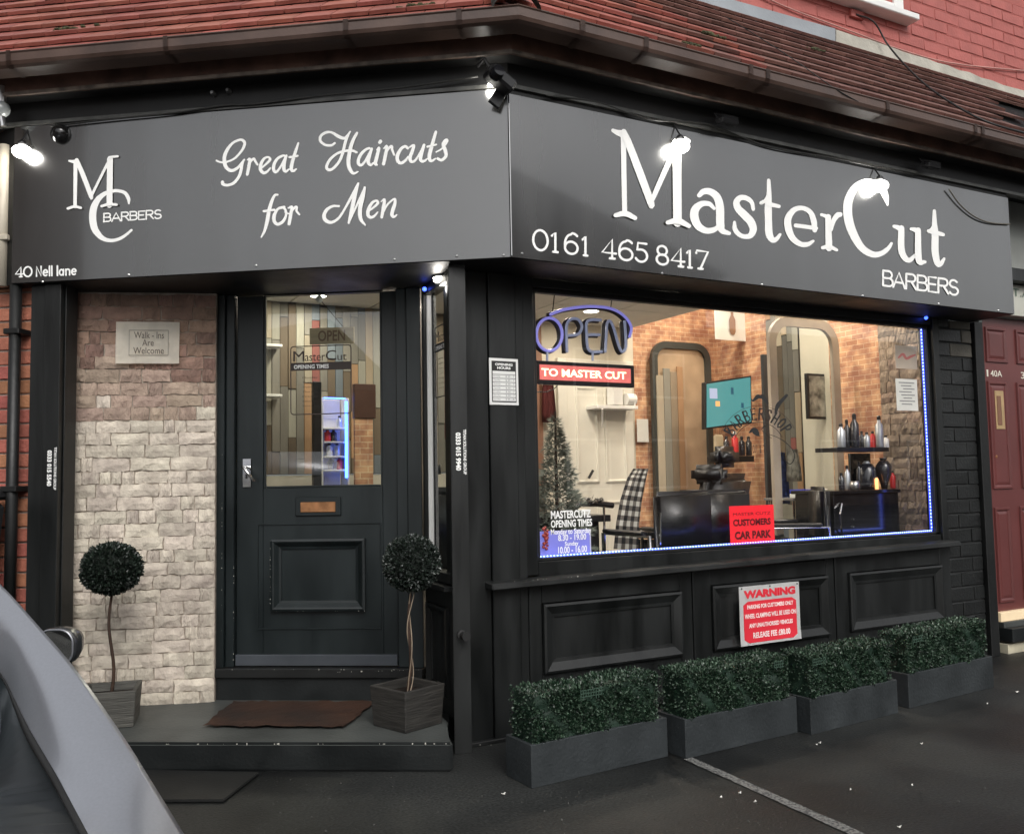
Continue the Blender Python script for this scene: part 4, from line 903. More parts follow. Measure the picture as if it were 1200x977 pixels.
# glass dome lamps at the far left
dm = thing('dome_lamp', 'clear glass dome lamp under the eaves at the far left', 'lamp', FS.P(-2.75, 3.2, .1))
a, z = FS.hit(2, 128, .1); c = FS.P(a, z, .1)
bm = bmesh.new(); bmesh.ops.create_uvsphere(bm, u_segments=16, v_segments=10, radius=.042, matrix=Matrix.Translation(c)); mesh_obj('globe', bm, mat('clear_globe', (.3, .32, .32), .08, spec=1.0), dm, True)
bm = bmesh.new(); add_tube(bm, [c+Vector((0, 0, .03)), c+Vector((0, 0, .12))], .02, 10); add_tube(bm, [c+Vector((0, 0, -.03)), c+Vector((.01, 0, -.09))], .014, 8); mesh_obj('stem', bm, METAL, dm)
a, z = FS.hit(68, 155, .03); c = FS.P(a, z, .03)
rl = thing('round_sensor', 'small round black sensor on the left end of the left sign', 'sensor', c)
bm = bmesh.new(); add_lathe(bm, [(.052, 0), (.05, .02), (.03, .04), (.008, .048)], 18, M=FS.mat(a, z, .004) @ Matrix.Rotation(R(90), 4, 'X')); mesh_obj('cap', bm, mat('glossy_black_cap', (.012, .012, .012), .1), rl, True)

# ---- downpipe, cream pipe and black bin at the far left
dp = thing('downpipe', 'black cast iron downpipe on the orange brick wall left of the shop', 'downpipe', FL.P(-2.33, 0, .0))
bm = bmesh.new(); x0 = FL.hit(18.5, 352, .02)[0]; x1 = FL.hit(10, 640, .02)[0]
add_tube(bm, [FL.P(x0, 2.36, .02), FL.P(x0, .0, .02)], .03, 12); mesh_obj('pipe', bm, PAINT2, dp, True)
bm = bmesh.new()
for zz in (.5, 1.28, 2.1): fbox(bm, FL, x0-.045, x0+.045, zz, zz+.03, -.06, .055, bevel=.004)
mesh_obj('pipe_clip', bm, PAINT2, dp)
cp = thing('cream_pipe', 'cream painted pipe beside the left end of the left sign', 'pipe', FL.P(-2.4, 2.4, 0))
a = FL.hit(7, 230, .0)[0]; bm = bmesh.new(); add_tube(bm, [FL.P(a, 2.36, .02), FL.P(a, 3.12, .02)], .032, 12); mesh_obj('pipe', bm, mat('cream_pipe_paint', (.5, .45, .36), .5, var=.15), cp, True)
bm = bmesh.new(); fbox(bm, FL, a-.05, a+.05, 2.6, 2.63, -.04, .055, bevel=.004); mesh_obj('pipe_clip', bm, mat('cream_pipe_paint', (.5, .45, .36)), cp)
bn = thing('wheelie_bin', 'black wheelie bin standing against the brick wall left of the shop', 'bin', FL.P(-2.65, 0, .3))
BM_ = FL.mat(-2.62, 0, .32)
bm = bmesh.new(); add_hexa(bm, [BM_ @ Vector(p) for p in ((-.2, -.2, .04), (.2, -.2, .04), (.2, .22, .04), (-.2, .22, .04), (-.28, -.3, 1.22), (.28, -.3, 1.22), (.28, .3, 1.22), (-.28, .3, 1.22))], .02); mesh_obj('body', bm, mat('bin_black', (.02, .021, .022), .4, var=.4, bump=.3, bscale=10), bn)
bm = bmesh.new(); add_hexa(bm, [BM_ @ Vector(p) for p in ((-.3, -.34, 1.22), (.3, -.34, 1.22), (.3, .32, 1.24), (-.3, .32, 1.24), (-.26, -.28, 1.27), (.26, -.28, 1.27), (.27, .3, 1.3), (-.27, .3, 1.3))], .02); mesh_obj('lid', bm, BLACKPL, bn)
for s_ in (-1, 1):
    bm = bmesh.new(); add_lathe(bm, [(.1, -.025), (.1, .025)], 16, M=BM_ @ Matrix.Translation((s_*.22, .22, .1)) @ Matrix.Rotation(R(90), 4, 'Y')); mesh_obj('wheel', bm, RUBBER, bn)

# ================================================================ neighbour to the right
nb = thing('neighbour_doorway', 'maroon panelled door set with its step and sign board right of the shop', 'doorway', (6.4, 4.15, 0))
NF = Frame((0, 4.14), (1, 0)); 
def nz(px, py, d=0): return NF.hit(px, py, d)
d0 = nz(1157, 500)[0]
z_b = nz(1185, 716)[1]
nd = fpart('maroon_door', NF, MAROON, nb, (d0, 7.6, z_b, 2.43, -.05, 0))
bm = bmesh.new()
def sunk(fr, s0, s1, z0, z1, d, parent):
    bm = bmesh.new(); prof = [(0, .002), (.004, .012), (.018, .012), (.03, .002), (.03, .001), (.05, .006)]
    rings = [[bm.verts.new(fr.P(a, z, d+dd)) for a, z in ((s0+o, z0+o), (s1-o, z0+o), (s1-o, z1-o), (s0+o, z1-o))] for o, dd in prof]
    for A, B in zip(rings, rings[1:]):
        for k in range(4): bm.faces.new((A[k], A[(k+1) % 4], B[(k+1) % 4], B[k]))
    bm.faces.new(rings[-1]); return mesh_obj('door_panel', bm, MAROON, parent)
for k, (x0, y0, x1, y1) in enumerate(((1154, 384, 1179, 425), (1158, 447, 1183, 573), (1163, 594, 1186, 706))):
    s0 = nz(x0, (y0+y1)/2)[0]; s1 = nz(x1, (y0+y1)/2)[0]; zt = nz((x0+x1)/2, y0)[1]; zb = nz((x0+x1)/2, y1)[1]
    sunk(NF, max(s0, d0+.02), s1, zb, zt, 0, nd)
    s0b = s1+.11; sunk(NF, s0b, s0b+.38, zb, zt, 0, nd)
a = hit4(NF, 1165.5, 458, 1175.5, 503, 0); lb = fpart('letterbox', NF, mat('gilt_letterbox', (.55, .38, .2), .4, metal=.4, var=.2), nd, (*a, .003, .012)); 
a2 = hit4(NF, 1168.5, 464, 1173, 498, .01); fpart('letterbox_flap', NF, mat('dull_gilt', (.2, .1, .06), .5), nd, (*a2, .0125, .0145))
a, z = nz(1160.5, 441, 0); text('40A', NF, a, z, .135, .047, CREAMV, nd, .003, bold=.01)
a, z = nz(1196, 443.5, 0); text('3', NF, a, z, .05, .05, CREAMV, nd, .003, bold=.01)
a, z = nz(1156, 441, 0); bm = bmesh.new(); fbox(bm, NF, a, a+.018, z, z+.05, .001, .004); mesh_obj('door_number_stroke', bm, CREAMV, nd)
bm = bmesh.new(); add_lathe(bm, [(.012, 0), (.012, .006), (.004, .008)], 10, M=NF.mat(*nz(1167, 535), .001) @ Matrix.Rotation(R(90), 4, 'X')); mesh_obj('lock', bm, BRASS, nd)
def nstep(name, y0, y1, m_, dd0, dd1, zt=None):
    za = nz(1186, y0, dd1)[1]; zb = nz(1186, y1, dd1)[1]; return fpart(name, NF, m_, nb, (d0-.02, 7.6, zb, za, dd0, dd1))
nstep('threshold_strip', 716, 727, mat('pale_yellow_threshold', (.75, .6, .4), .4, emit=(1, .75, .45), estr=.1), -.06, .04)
nstep('door_sill', 728, 736, CONC, -.1, .06)
nstep('step_nosing', 737, 753, CONCD, -.1, .12)
nstep('step_riser', 754, 800, mat('cream_step_riser', (.5, .46, .34), .7, var=.25, scale=9), -.1, .08)
za = nz(1186, 722, .04)[1]
fpart('head_board', NF, mat('pale_grey_board', (.28, .29, .27), .5, var=.1), nb, (6.06, 7.6, 2.78, 3.3, -.05, .1))
fpart('dark_head_board', NF, PAINT, nb, (6.06, 7.6, 2.68, 2.775, -.05, .16))  # charcoal board between the pale head board and the white sign board
sgn = fpart('white_sign_board', NF, mat('off_white_board', (.5, .5, .44), .5, var=.08), nb, (6.06, 7.6, 2.44, 2.675, -.05, .08))
a, z = NF.hit(1186.5, 347, .08); text('T.A', NF, a, z, .2, .06, mat('thin_green_print', (.1, .16, .12), .6), sgn, .084)
fpart('door_canopy', NF, SOFF, nb, (6.06, 7.6, 3.3, 3.42, -.1, .3))
# ================================================================ interior
YB = 6.4; FLZ = .29; CZ = 2.6
def IW(y): return Frame((0, y), (1, 0))
def wp(px, py, y): h = IW(y).hit(px, py); return Vector((h[0], y, h[1]))
room = [(.55, 6.55), (.55, 5.62), (.95, 5.27), (1.9, 4.62), (1.93, 4.2), (5.56, 4.2), (5.56, 6.55)]
prism('shop_floor', room, .2, FLZ, FLOORM, kind='structure')
BW = IW(YB)
def wallpiece(name, fr, s0, s1, z0, z1, m_, d0=-.1, d1=0.0):
    return tag(fpart(name, fr, m_, None, (s0, s1, z0, z1, d0, d1), bevel=0), kind='structure')
plank_cols = [((.30, .24, .17), 'tan'), ((.16, .15, .13), 'grey'), ((.38, .33, .25), 'pale'), ((.12, .09, .06), 'dark'), ((.40, .24, .13), 'orange'), ((.13, .155, .18), 'blue'), ((.24, .08, .07), 'red'), ((.26, .25, .21), 'ash')]
PLK = [mat(n_+'_reclaimed_plank', c, .7, var=.35, scale=3, stretch=(1, 1, .25), bump=.3, bscale=30, rnd_v=.2) for c, n_ in plank_cols]
def planks(name, fr, s0, s1, z0, z1, wd=.058, base=None):
    wall = wallpiece(name, fr, s0, s1, z0, z1, mat('plank_backing', (.05, .04, .03), .8))
    a = s0; cache = {}
    while a < s1-.02:
        z = z0-rnd.uniform(0, .5); w_ = min(wd, s1-a)
        while z < z1:
            L = rnd.choice((.35, .5, .62, .8)); lo, hi = max(z, z0), min(z+L, z1)
            if hi-lo > .03:
                mt = rnd.choices(PLK, (3.5, 6, 3, 4, 2, 3.5, 1.2, 4.5))[0]
                key = (round(w_, 3), round(hi-lo, 2), mt.name)
                if key not in cache:
                    bm = bmesh.new(); add_box(bm, (.001, -.012, .001), (w_-.002, 0, hi-lo-.003), .0015); me = bpy.data.meshes.new('plank'); bmesh.ops.recalc_face_normals(bm, faces=bm.faces); bm.to_mesh(me); bm.free(); me.materials.append(mt); cache[key] = me
                inst('plank', cache[key], fr.mat(a, lo, rnd.uniform(.0, .008)), wall)
            z += L
        a += wd
    return wall
dz_ = BW.hit(360, 557)[1]
planks('plank_wall', BW, .6, 3.2, dz_+.01, CZ)
wallpiece('beige_dado', BW, .6, 3.2, .2, dz_, DADO, -.1, .012)
wallpiece('cream_back_wall', BW, 3.201, BW.hit(742, 500)[0]+.02, .2, CZ, CREAM)
CH = 3.35
XS = 4.45
wallpiece('brick_papered_wall', BW, BW.hit(742, 500)[0]+.021, 5.56, .2, CH, BRPAPER)
LWF = Frame((.55, 5.6), (0, 1)); wallpiece('left_inner_wall', LWF, 0, .95, .2, CZ, CREAM, -.1, .0)
RW = Frame((5.56, 6.4), (0, -1))
def rs_(px): # s on the right wall for a picture column
    return RW.hit(px, 500)[0]
s_st, s_br, s_cr, s_pl = rs_(1034), rs_(975), rs_(941), rs_(903)
stone_wall('stone_clad_wall', RW, s_st, 2.2, .2, CH, None, kind='structure', ch=.082, widths=(.10, .17), m_=mat('warm_grey_split_stone', (.36, .29, .22), .8, scale=12, col2=(.22, .17, .13), bump=.8, bscale=40, rnd_v=.3))
wallpiece('brick_papered_side', RW, s_br, s_st-.001, .2, CH, BRPAPER)
wallpiece('cream_side_wall', RW, s_cr, s_br-.001, .2, CH, CREAM)
planks('plank_side_wall', RW, s_pl, s_cr-.001, .2, CH, .06)
wallpiece('brick_papered_corner', RW, 0, s_pl-.001, .2, CH, BRPAPER)
# suspended ceiling, one object per tile
bm = bmesh.new(); vs = [bm.verts.new((x, y, CZ+.03)) for x, y in room[:5]+[(XS, 4.2), (XS, 6.55)]]; bm.faces.new(vs)
quad(bm, [(XS, 4.1, CZ), (XS, 6.55, CZ), (XS, 6.55, CH+.03), (XS, 4.1, CH+.03)]); quad(bm, [(XS, 4.1, CH+.03), (5.6, 4.1, CH+.03), (5.6, 6.55, CH+.03), (XS, 6.55, CH+.03)]); bmesh.ops.solidify(bm, geom=bm.faces[:], thickness=.02)
cl = tag(mesh_obj('shop_ceiling', bm, GRIDM), kind='structure')
wallpiece('front_inner_wall', IW(4.13), XS, 5.56, 2.37, CH, CREAM, -.04, .0)
bm = bmesh.new(); add_box(bm, (0.006, .006, 0), (.594, .594, .012), .002); ct_me = bpy.data.meshes.new('ceiling_tile'); bmesh.ops.recalc_face_normals(bm, faces=bm.faces); bm.to_mesh(ct_me); bm.free(); ct_me.materials.append(CEILM)
for i in range(9):
    for j in range(5):
        x, y = .4+.6*i, 3.9+.6*j
        if y < 4.15 and x > 1.7: y0_ = 4.2
        if (x+.3 < .95+(5.27-(y+.3))*1.5+.1 and y < 5.3) or x+.3 > 5.6: continue
        ys = max(y, 4.2); sc_y = (y+.6-ys)/.6; ye = min(y+.6, 6.5); sc_y = (ye-ys)/.6
        if sc_y > .1: inst('ceiling_tile', ct_me, Matrix.Translation((x, ys, CZ if x+.3 < XS else CH)) @ Matrix.Diagonal((min(1, (5.55-x)/.6), sc_y, 1, 1)), cl)
# downlights
def downlight(p, power, label, r_=.055):
    t = thing('downlight', label, 'ceiling light', p, 'downlights in the shop ceiling')
    bm = bmesh.new(); add_lathe(bm, [(r_+.015, 0), (r_+.015, -.008), (r_+.004, -.014), (r_+.003, -.004)], 24, c=p); mesh_obj('trim', bm, WHITEP, t)
    bm = bmesh.new(); add_lathe(bm, [(r_, -.004), (r_, -.012), (r_*.6, -.016)], 24, c=p); mesh_obj('lens', bm, WLAMP, t)
    ld = bpy.data.lights.new('downlight_lamp', 'AREA'); ld.shape = 'DISK'; ld.size = r_*2; ld.energy = power; ld.color = (1, .88, .72)
    lo = bpy.data.objects.new('lamp', ld); lo.matrix_basis = Matrix.Translation((p[0], p[1], p[2]-.02)); link(lo, t)
PW = 5.0
pa = ground(373, 345, CZ); pb = ground(520, 328, CZ)
downlight((pa.x, pa.y, CZ), PW, 'small round downlight seen through the door glass', .05)
for k, (x, y) in enumerate(((2.9, 4.9), (3.9, 5.0), (4.9, 4.9), (2.8, 5.9), (3.8, 5.8), (4.8, 5.8), (1.9, 5.1), (5.15, 4.5))):  # the last one is added and unseen, to brighten the stone clad wall
    downlight((x, y, CZ if x < XS else CH), PW if x < XS else PW*1.7, ['round ceiling light high inside behind the left end of the big window', 'round ceiling light high inside behind the middle of the big window', 'round ceiling light high inside near the stone wall end', 'round ceiling light near the plank wall deep in the shop', 'round ceiling light in front of the white inner door', 'round ceiling light over the brick papered back wall', 'round ceiling light just inside the shop door', 'added unseen ceiling light brightening the stone wall by the product shelf'][k])
# white inner door
wd_ = thing('white_inner_door', 'white panelled door at the back of the shop beside the brick papered wall', 'door', (4.2, YB, FLZ))
x0 = BW.hit(663, 500)[0]; x1 = BW.hit(740, 500)[0]
fpart('door_leaf', BW, WDOOR, wd_, (x0, x1, FLZ, 2.22, .001, .03))
for a, b, c, d in ((.12, .45, .1, .42), (.55, .88, .1, .42), (.12, .45, .5, .92), (.55, .88, .5, .92)):
    W_ = x1-x0; H_ = 1.93; moulded_panel(BW, x0+W_*a, x0+W_*b, FLZ+H_*c, FLZ+H_*d, .03, wd_, WDOOR, .03, .01)
bm = bmesh.new(); add_tube(bm, [wp(690, 560, YB-.08), wp(695, 551, YB-.08)], .012, 8); mesh_obj('door_handle', bm, BLACKPL, wd_)
fpart('door_casing', BW, WDOOR, wd_, (x0-.09, x0-.003, FLZ, 2.30, 0.001, .04), (x0-.002, x1+.01, 2.223, 2.30, .001, .04))
pz = tag(fpart('wooden_post', BW, mat('brown_post', (.2, .1, .06), .6), None, (x0-.34, x0-.25, FLZ, CZ-.01, .0, .06)), 'narrow brown wooden post against the cream wall behind the neon sign', 'post')
# decorative tree
tr = thing('christmas_tree', 'frosted grey green artificial fir tree behind the left end of the window', 'tree', (0, 0, 0))
tc = wp(652, 560, 4.75); tt = wp(651, 482, 4.75).z; tb = .55
bm = bmesh.new(); add_tube(bm, [(tc.x, tc.y, FLZ), (tc.x, tc.y, tt)], [.02, .006], 6); mesh_obj('trunk', bm, BARK, tr)
bm = bmesh.new()
NEED = mat('frosted_fir_needles', (.13, .15, .12), .7, var=.5, scale=12)
for i in range(3600):
    t = rnd.random()**.62; z = tt-(tt-tb)*t; Rm = .02+.34*t*(.85+.15*math.sin(z*38)); a = rnd.uniform(0, 6.283); r_ = Rm*rnd.uniform(.35, 1)
    c = Vector((tc.x+r_*math.cos(a), tc.y+r_*math.sin(a), z-.04*r_/max(Rm, .01))); o_ = Vector((math.cos(a), math.sin(a), rnd.uniform(-.1, .7))).normalized()
    for k in range(6):
        q = (o_+Vector((rnd.gauss(0, .5), rnd.gauss(0, .5), rnd.gauss(0, .4)))).normalized()*rnd.uniform(.025, .05); s_ = q.orthogonal().normalized()*.003
        bm.faces.new([bm.verts.new(c-s_), bm.verts.new(c+s_), bm.verts.new(c+q)])
tag(mesh_obj('foliage', bm, NEED, tr), kind='stuff')
# wall items
def flat(name, label, cat, y, x0, y0, x1, y1, m_, th=.02, fr=None, bevel=.002):
    fr = fr or IW(y); a = hit4(fr, x0, y0, x1, y1, 0); bm = bmesh.new(); fbox(bm, fr, a[0], a[1], a[2], a[3], -th, 0, bevel=bevel)
    o = mesh_obj(name, bm, m_)
    if label: tag(o, label, cat)
    return o, a, fr
flat('wall_notice', 'white paper notice pinned on the brick papered wall beside the arched mirror', 'notice', YB-.03, 746.5, 491, 760, 518, PAPER, .004)
sh = thing('white_wall_shelf', 'white wire shelf holding a white box on the brick papered wall', 'shelf', wp(735, 475, 6.2))
a = hit4(IW(6.2), 700, 475, 748, 479, 0); fpart('shelf_board', IW(6.2), WHITEP, sh, (*a, -.18, 0))
bm = bmesh.new(); add_tube(bm, [wp(706, 479, 6.2), wp(706, 500, 6.3)], .008, 6); add_tube(bm, [wp(744, 479, 6.2), wp(744, 462, 6.2), wp(744, 462, 6.35)], .006, 6); mesh_obj('bracket', bm, WHITEP, sh)
bx = thing('white_box', 'white box and roll standing on the white wall shelf', 'box', wp(728, 474, 6.25))
a = hit4(IW(6.22), 719, 453, 730, 474, 0); fpart('carton', IW(6.22), WHITEP, bx, (*a, -.1, 0))
bm = bmesh.new(); c = wp(738, 468, 6.24); add_lathe(bm, [(.05, -.045), (.05, .045)], 16, M=Matrix.Translation(c) @ Matrix.Rotation(R(90), 4, 'Y')); mesh_obj('paper_roll', bm, WHITEP, bx)
# arched mirror with thick dark frame
mr_ = thing('arched_mirror', 'tall black framed mirror with rounded top on the brick papered wall', 'mirror', wp(797, 640, YB-.05))
F6 = IW(YB-.05); a = hit4(F6, 764, 402, 833, 645, 0); bm = bmesh.new(); x0, x1, z0, z1 = a; rr = .16; w_ = .06
def archpts(o): 
    P = [(x0+o, z0)]; P += [(x0+rr+(rr-o)*math.cos(t), z1-rr+(rr-o)*math.sin(t)) for t in [math.pi-math.pi/2*k/6 for k in range(7)]]
    P += [(x1-rr+(rr-o)*math.cos(t), z1-rr+(rr-o)*math.sin(t)) for t in [math.pi/2-math.pi/2*k/6 for k in range(7)]]; return P+[(x1-o, z0)]
O, I_ = archpts(0), archpts(w_)
for k in range(len(O)-1):
    add_hexa(bm, [F6.P(*O[k], .0), F6.P(*O[k+1], .0), F6.P(*O[k+1], .04), F6.P(*O[k], .04), F6.P(*I_[k], .0), F6.P(*I_[k+1], .0), F6.P(*I_[k+1], .04), F6.P(*I_[k], .04)])
mesh_obj('frame', bm, mat('dark_grey_frame', (.05, .055, .05), .4), mr_)
bm = bmesh.new(); AP = archpts(.055); cen = bm.verts.new(F6.P((x0+x1)/2, (z0+z1)/2, .014)); vv_ = [bm.verts.new(F6.P(*p, .014)) for p in AP]
for k in range(len(vv_)): bm.faces.new((cen, vv_[k], vv_[(k+1) % len(vv_)]))
bm.verts.ensure_lookup_table(); mat('mirror', (.75, .75, .72), .03, metal=1, var=.02); mesh_obj('mirror_glass', bm, mat('painted_mirror_brown', (.45, .33, .22), .35, metal=0, var=.3, scale=3), mr_)  # dull brown painted in where the mirror would show its reflection
def open_arch(name, label, y, x0p, y0p, x1p, y1p, rr, w_, m_):
    fr = IW(y); x0, x1, z0, z1 = hit4(fr, x0p, y0p, x1p, y1p, 0); t = thing(name, label, 'mirror', fr.P((x0+x1)/2, z0))
    def pts(o):
        P = [(x0+o, z0)]; P += [(x0+rr+(rr-o)*math.cos(a), z1-rr+(rr-o)*math.sin(a)) for a in [math.pi-math.pi/2*k/8 for k in range(9)]]
        return P+[(x1-rr+(rr-o)*math.cos(a), z1-rr+(rr-o)*math.sin(a)) for a in [math.pi/2-math.pi/2*k/8 for k in range(9)]]+[(x1-o, z0)]
    O, I_ = pts(0), pts(w_); bm = bmesh.new()
    for k in range(len(O)-1):
        add_hexa(bm, [fr.P(*O[k], 0), fr.P(*O[k+1], 0), fr.P(*O[k+1], .03), fr.P(*O[k], .03), fr.P(*I_[k], 0), fr.P(*I_[k+1], 0), fr.P(*I_[k+1], .03), fr.P(*I_[k], .03)])
    mesh_obj('frame', bm, m_, t)
    bm = bmesh.new(); cen = bm.verts.new(fr.P((x0+x1)/2, (z0+z1)/2, .01)); vv_ = [bm.verts.new(fr.P(*p, .01)) for p in pts(w_*.9)]
    for k in range(len(vv_)): bm.faces.new((cen, vv_[k], vv_[(k+1) % len(vv_)]))
    mesh_obj('clear_pane', bm, DOORGLASS, t)
open_arch('arch_reflection', 'tall pale arch added for a window reflection, between the pillar and the product shelf', 4.85, 902, 374, 984, 640, .2, .07, mat('pale_taupe_frame', (.40, .34, .27), .5))  # pale arch modelled in place of a reflection in the window glass
# boards added inside the frame as the mirror's reflection of the plank wall
strip = thing('plank_reflection', 'pale, grey and orange boards added as the reflection of the plank wall in the arched mirror', 'planks', wp(800, 640, YB-.1))
F7 = IW(YB-.09)
for k, (xa, xb, ya, mt) in enumerate(((771, 779, 440, PLK[2]), (779.3, 787, 432, PLK[7]), (787.3, 795, 436, PLK[0]), (795.3, 802, 430, PLK[4]))):
    a = hit4(F7, xa, ya, xb, 640, 0); bm = bmesh.new(); fbox(bm, F7, *a, .0, .015, bevel=.002); mesh_obj('plank', bm, mt, strip)
# television
tv = thing('television', 'wall mounted television showing a teal screen above the barber chairs', 'television', wp(855, 470, 5.85))
TF = IW(5.85); a = hit4(TF, 826, 442, 880, 502, 0)
Pc = [TF.hit(828, 450), TF.hit(879, 442), TF.hit(880, 494), TF.hit(828, 501)]
bm = bmesh.new(); e = .015
add_hexa(bm, [TF.P(Pc[3][0]-e, Pc[3][1]-e, .0), TF.P(Pc[2][0]+e, Pc[2][1]-e, .0), TF.P(Pc[2][0]+e, Pc[2][1]-e, -.05), TF.P(Pc[3][0]-e, Pc[3][1]-e, -.05), TF.P(Pc[0][0]-e, Pc[0][1]+e, .0), TF.P(Pc[1][0]+e, Pc[1][1]+e, 0), TF.P(Pc[1][0]+e, Pc[1][1]+e, -.05), TF.P(Pc[0][0]-e, Pc[0][1]+e, -.05)], .004); mesh_obj('case', bm, BLACKPL, tv)
bm = bmesh.new(); add_hexa(bm, [TF.P(*Pc[3], .003), TF.P(*Pc[2], .003), TF.P(*Pc[2], .0005), TF.P(*Pc[3], .0005), TF.P(*Pc[0], .003), TF.P(*Pc[1], .003), TF.P(*Pc[1], .0005), TF.P(*Pc[0], .0005)]); mesh_obj('screen', bm, mat('teal_screen', (.02, .06, .06), .2, emit=(.07, .24, .24), estr=.62), tv)
for x, y, w_, h_, mt in ((836, 461, 9, 12, mat('screen_grey', (.1, .1, .1), .3, emit=(.25, .28, .38), estr=.9)), (841, 473, 5, 6, mat('screen_orange', (.1, .05, .02), .3, emit=(.8, .35, .12), estr=.8)), (858, 458, 3, 8, mat('screen_dark', (.01, .03, .04), .3, emit=(.02, .08, .12), estr=.6)), (870, 475, 3, 6, MATS['screen_dark'])):
    a = hit4(TF, x-w_/2, y-h_/2, x+w_/2, y+h_/2, .003); fpart('picture_patch', TF, mt, tv, (*a, .0035, .0045), bevel=0)
bm = bmesh.new(); add_tube(bm, [TF.P((Pc[0][0]+Pc[1][0])/2, Pc[1][1]-.1, -.05), Vector((5.5, 6.35, Pc[1][1]-.1))], .02, 8); mesh_obj('wall_bracket', bm, BLACKPL, tv)
# white poster high up
o, a, f_ = flat('white_poster', 'white poster with a brown bottle picture high on the brick papered wall', 'poster', 6.0, 838, 362, 880, 399, PAPER, .01)
bm = bmesh.new(); s0 = (a[0]+a[1])/2-.02; add_lathe(bm, [(.02, 0), (.035, .03), (.035, .13), (.015, .17), (.015, .2)], 10, M=f_.mat(s0, a[2]+.05, .012) @ Matrix.Diagonal((1, .08, 1, 1))); mesh_obj('printed_bottle', bm, mat('brown_bottle_print', (.3, .17, .1), .6), o)
# floating shelf with bottles
fs_ = thing('bottle_shelf', 'small black wall shelf under the television', 'shelf', wp(865, 540, 5.7))
a = hit4(IW(5.7), 847, 534, 884, 541, 0); fpart('shelf_board', IW(5.7), BLACKPL, fs_, (*a, -.2, 0)); zt_ = a[3]
def bottle(px, zbase, y, r_, h, m_, label, capm=None, grp=None):
    x = IW(y).hit(px, 540)[0]; t = thing('bottle', label, 'bottle', (x, y, zbase), grp)
    bm = bmesh.new(); add_lathe(bm, [(r_*.9, 0), (r_, h*.05), (r_, h*.68), (r_*.45, h*.8), (r_*.42, h*.86)], 12, c=(x, y, zbase)); mesh_obj('bottle_body', bm, m_, t, True)
    bm = bmesh.new(); add_lathe(bm, [(r_*.5, h*.861), (r_*.5, h*.96), (r_*.25, h)], 10, c=(x, y, zbase)); mesh_obj('cap', bm, capm or BLACKPL, t)
REDB = mat('red_bottle', (.6, .04, .04), .3); DKB = mat('dark_bottle', (.02, .02, .025), .2, spec=.8); SILV = mat('silver_bottle', (.5, .52, .55), .3, metal=.5); TANB = mat('tan_towel', (.55, .45, .3), .7)
bottle(862, zt_, 5.62, .028, .2, REDB, 'red bottle with a white cap on the small black shelf', WHITEP)
for k, px in enumerate((852, 870, 878)): bottle(px, zt_, 5.64, .026, .16, DKB, ['dark bottle at the left end of the small black shelf', 'dark bottle right of the red one on the small black shelf', 'dark bottle at the right end of the small black shelf'][k])
# dark post and grey boards near the corner
tag(fpart('dark_pillar', IW(5.3), mat('dark_grey_pillar', (.035, .04, .042), .4), None, (IW(5.3).hit(897, 500)[0], IW(5.3).hit(908, 500)[0], FLZ, 2.25, -.03, 0)), 'dark grey square pillar inside the shop behind the barbershop window transfer', 'pillar')
# picture frame on cream wall
pf = thing('framed_picture', 'black framed black and white picture on the cream wall', 'picture', wp(961, 465, 5.1))
PFf = IW(5.12); a = hit4(PFf, 946.5, 438, 976, 491, 0); fpart('picture_frame', PFf, BLACKPL, pf, (*a, -.03, 0))
fpart('print', PFf, mat('grey_photo_print', (.45, .44, .38), .5, scale=14, col2=(.04, .04, .035)), pf, (a[0]+.02, a[1]-.02, a[2]+.02, a[3]-.02, .0005, .002), bevel=0)
# shelf with products along the right
ps = thing('product_shelf', 'long dark shelf of hair products beside the stone clad wall', 'shelf', wp(1010, 520, 4.4))
PF2 = IW(4.40); a = hit4(PF2, 981, 524, 1042, 529, 0); fpart('shelf_board', PF2, BLACKPL, ps, (a[0], a[1], a[2], a[3], -.2, 0)); z2 = a[3]
for k, (px, r_, h, mt) in enumerate(((987, .028, .17, SILV), (994, .022, .2, DKB), (1003, .03, .24, DKB), (1011, .018, .12, DKB), (1017, .022, .11, SILV), (1024, .02, .12, REDB), (1032, .028, .23, SILV), (1039, .022, .09, WHITEP))):
    bottle(px, z2, 4.44+(k % 2)*.04, r_, h, mt, ['silver capped jar at the left end of the product shelf', 'slim dark bottle second on the product shelf', 'tallest dark bottle on the product shelf', 'small dark bottle in the middle of the product shelf', 'small silver pot in the middle of the product shelf', 'small red pot on the product shelf', 'tall silver spray bottle with black nozzle on the product shelf', 'small white pot at the right end of the product shelf'][k], grp='bottles on the product shelf')
bottle(840, .98, 5.5, .03, .2, REDB, 'red bottle standing behind the second barber chair', REDB)
tw = IW(5.9).hit(842, 520); bm = bmesh.new(); add_box(bm, (-.05, -.02, -.13), (.05, .02, .08), .015, Matrix.Translation((tw[0], 5.9, tw[1]))); tag(mesh_obj('tan_towel', bm, TANB), 'folded tan towel hanging left of the small black shelf', 'towel')
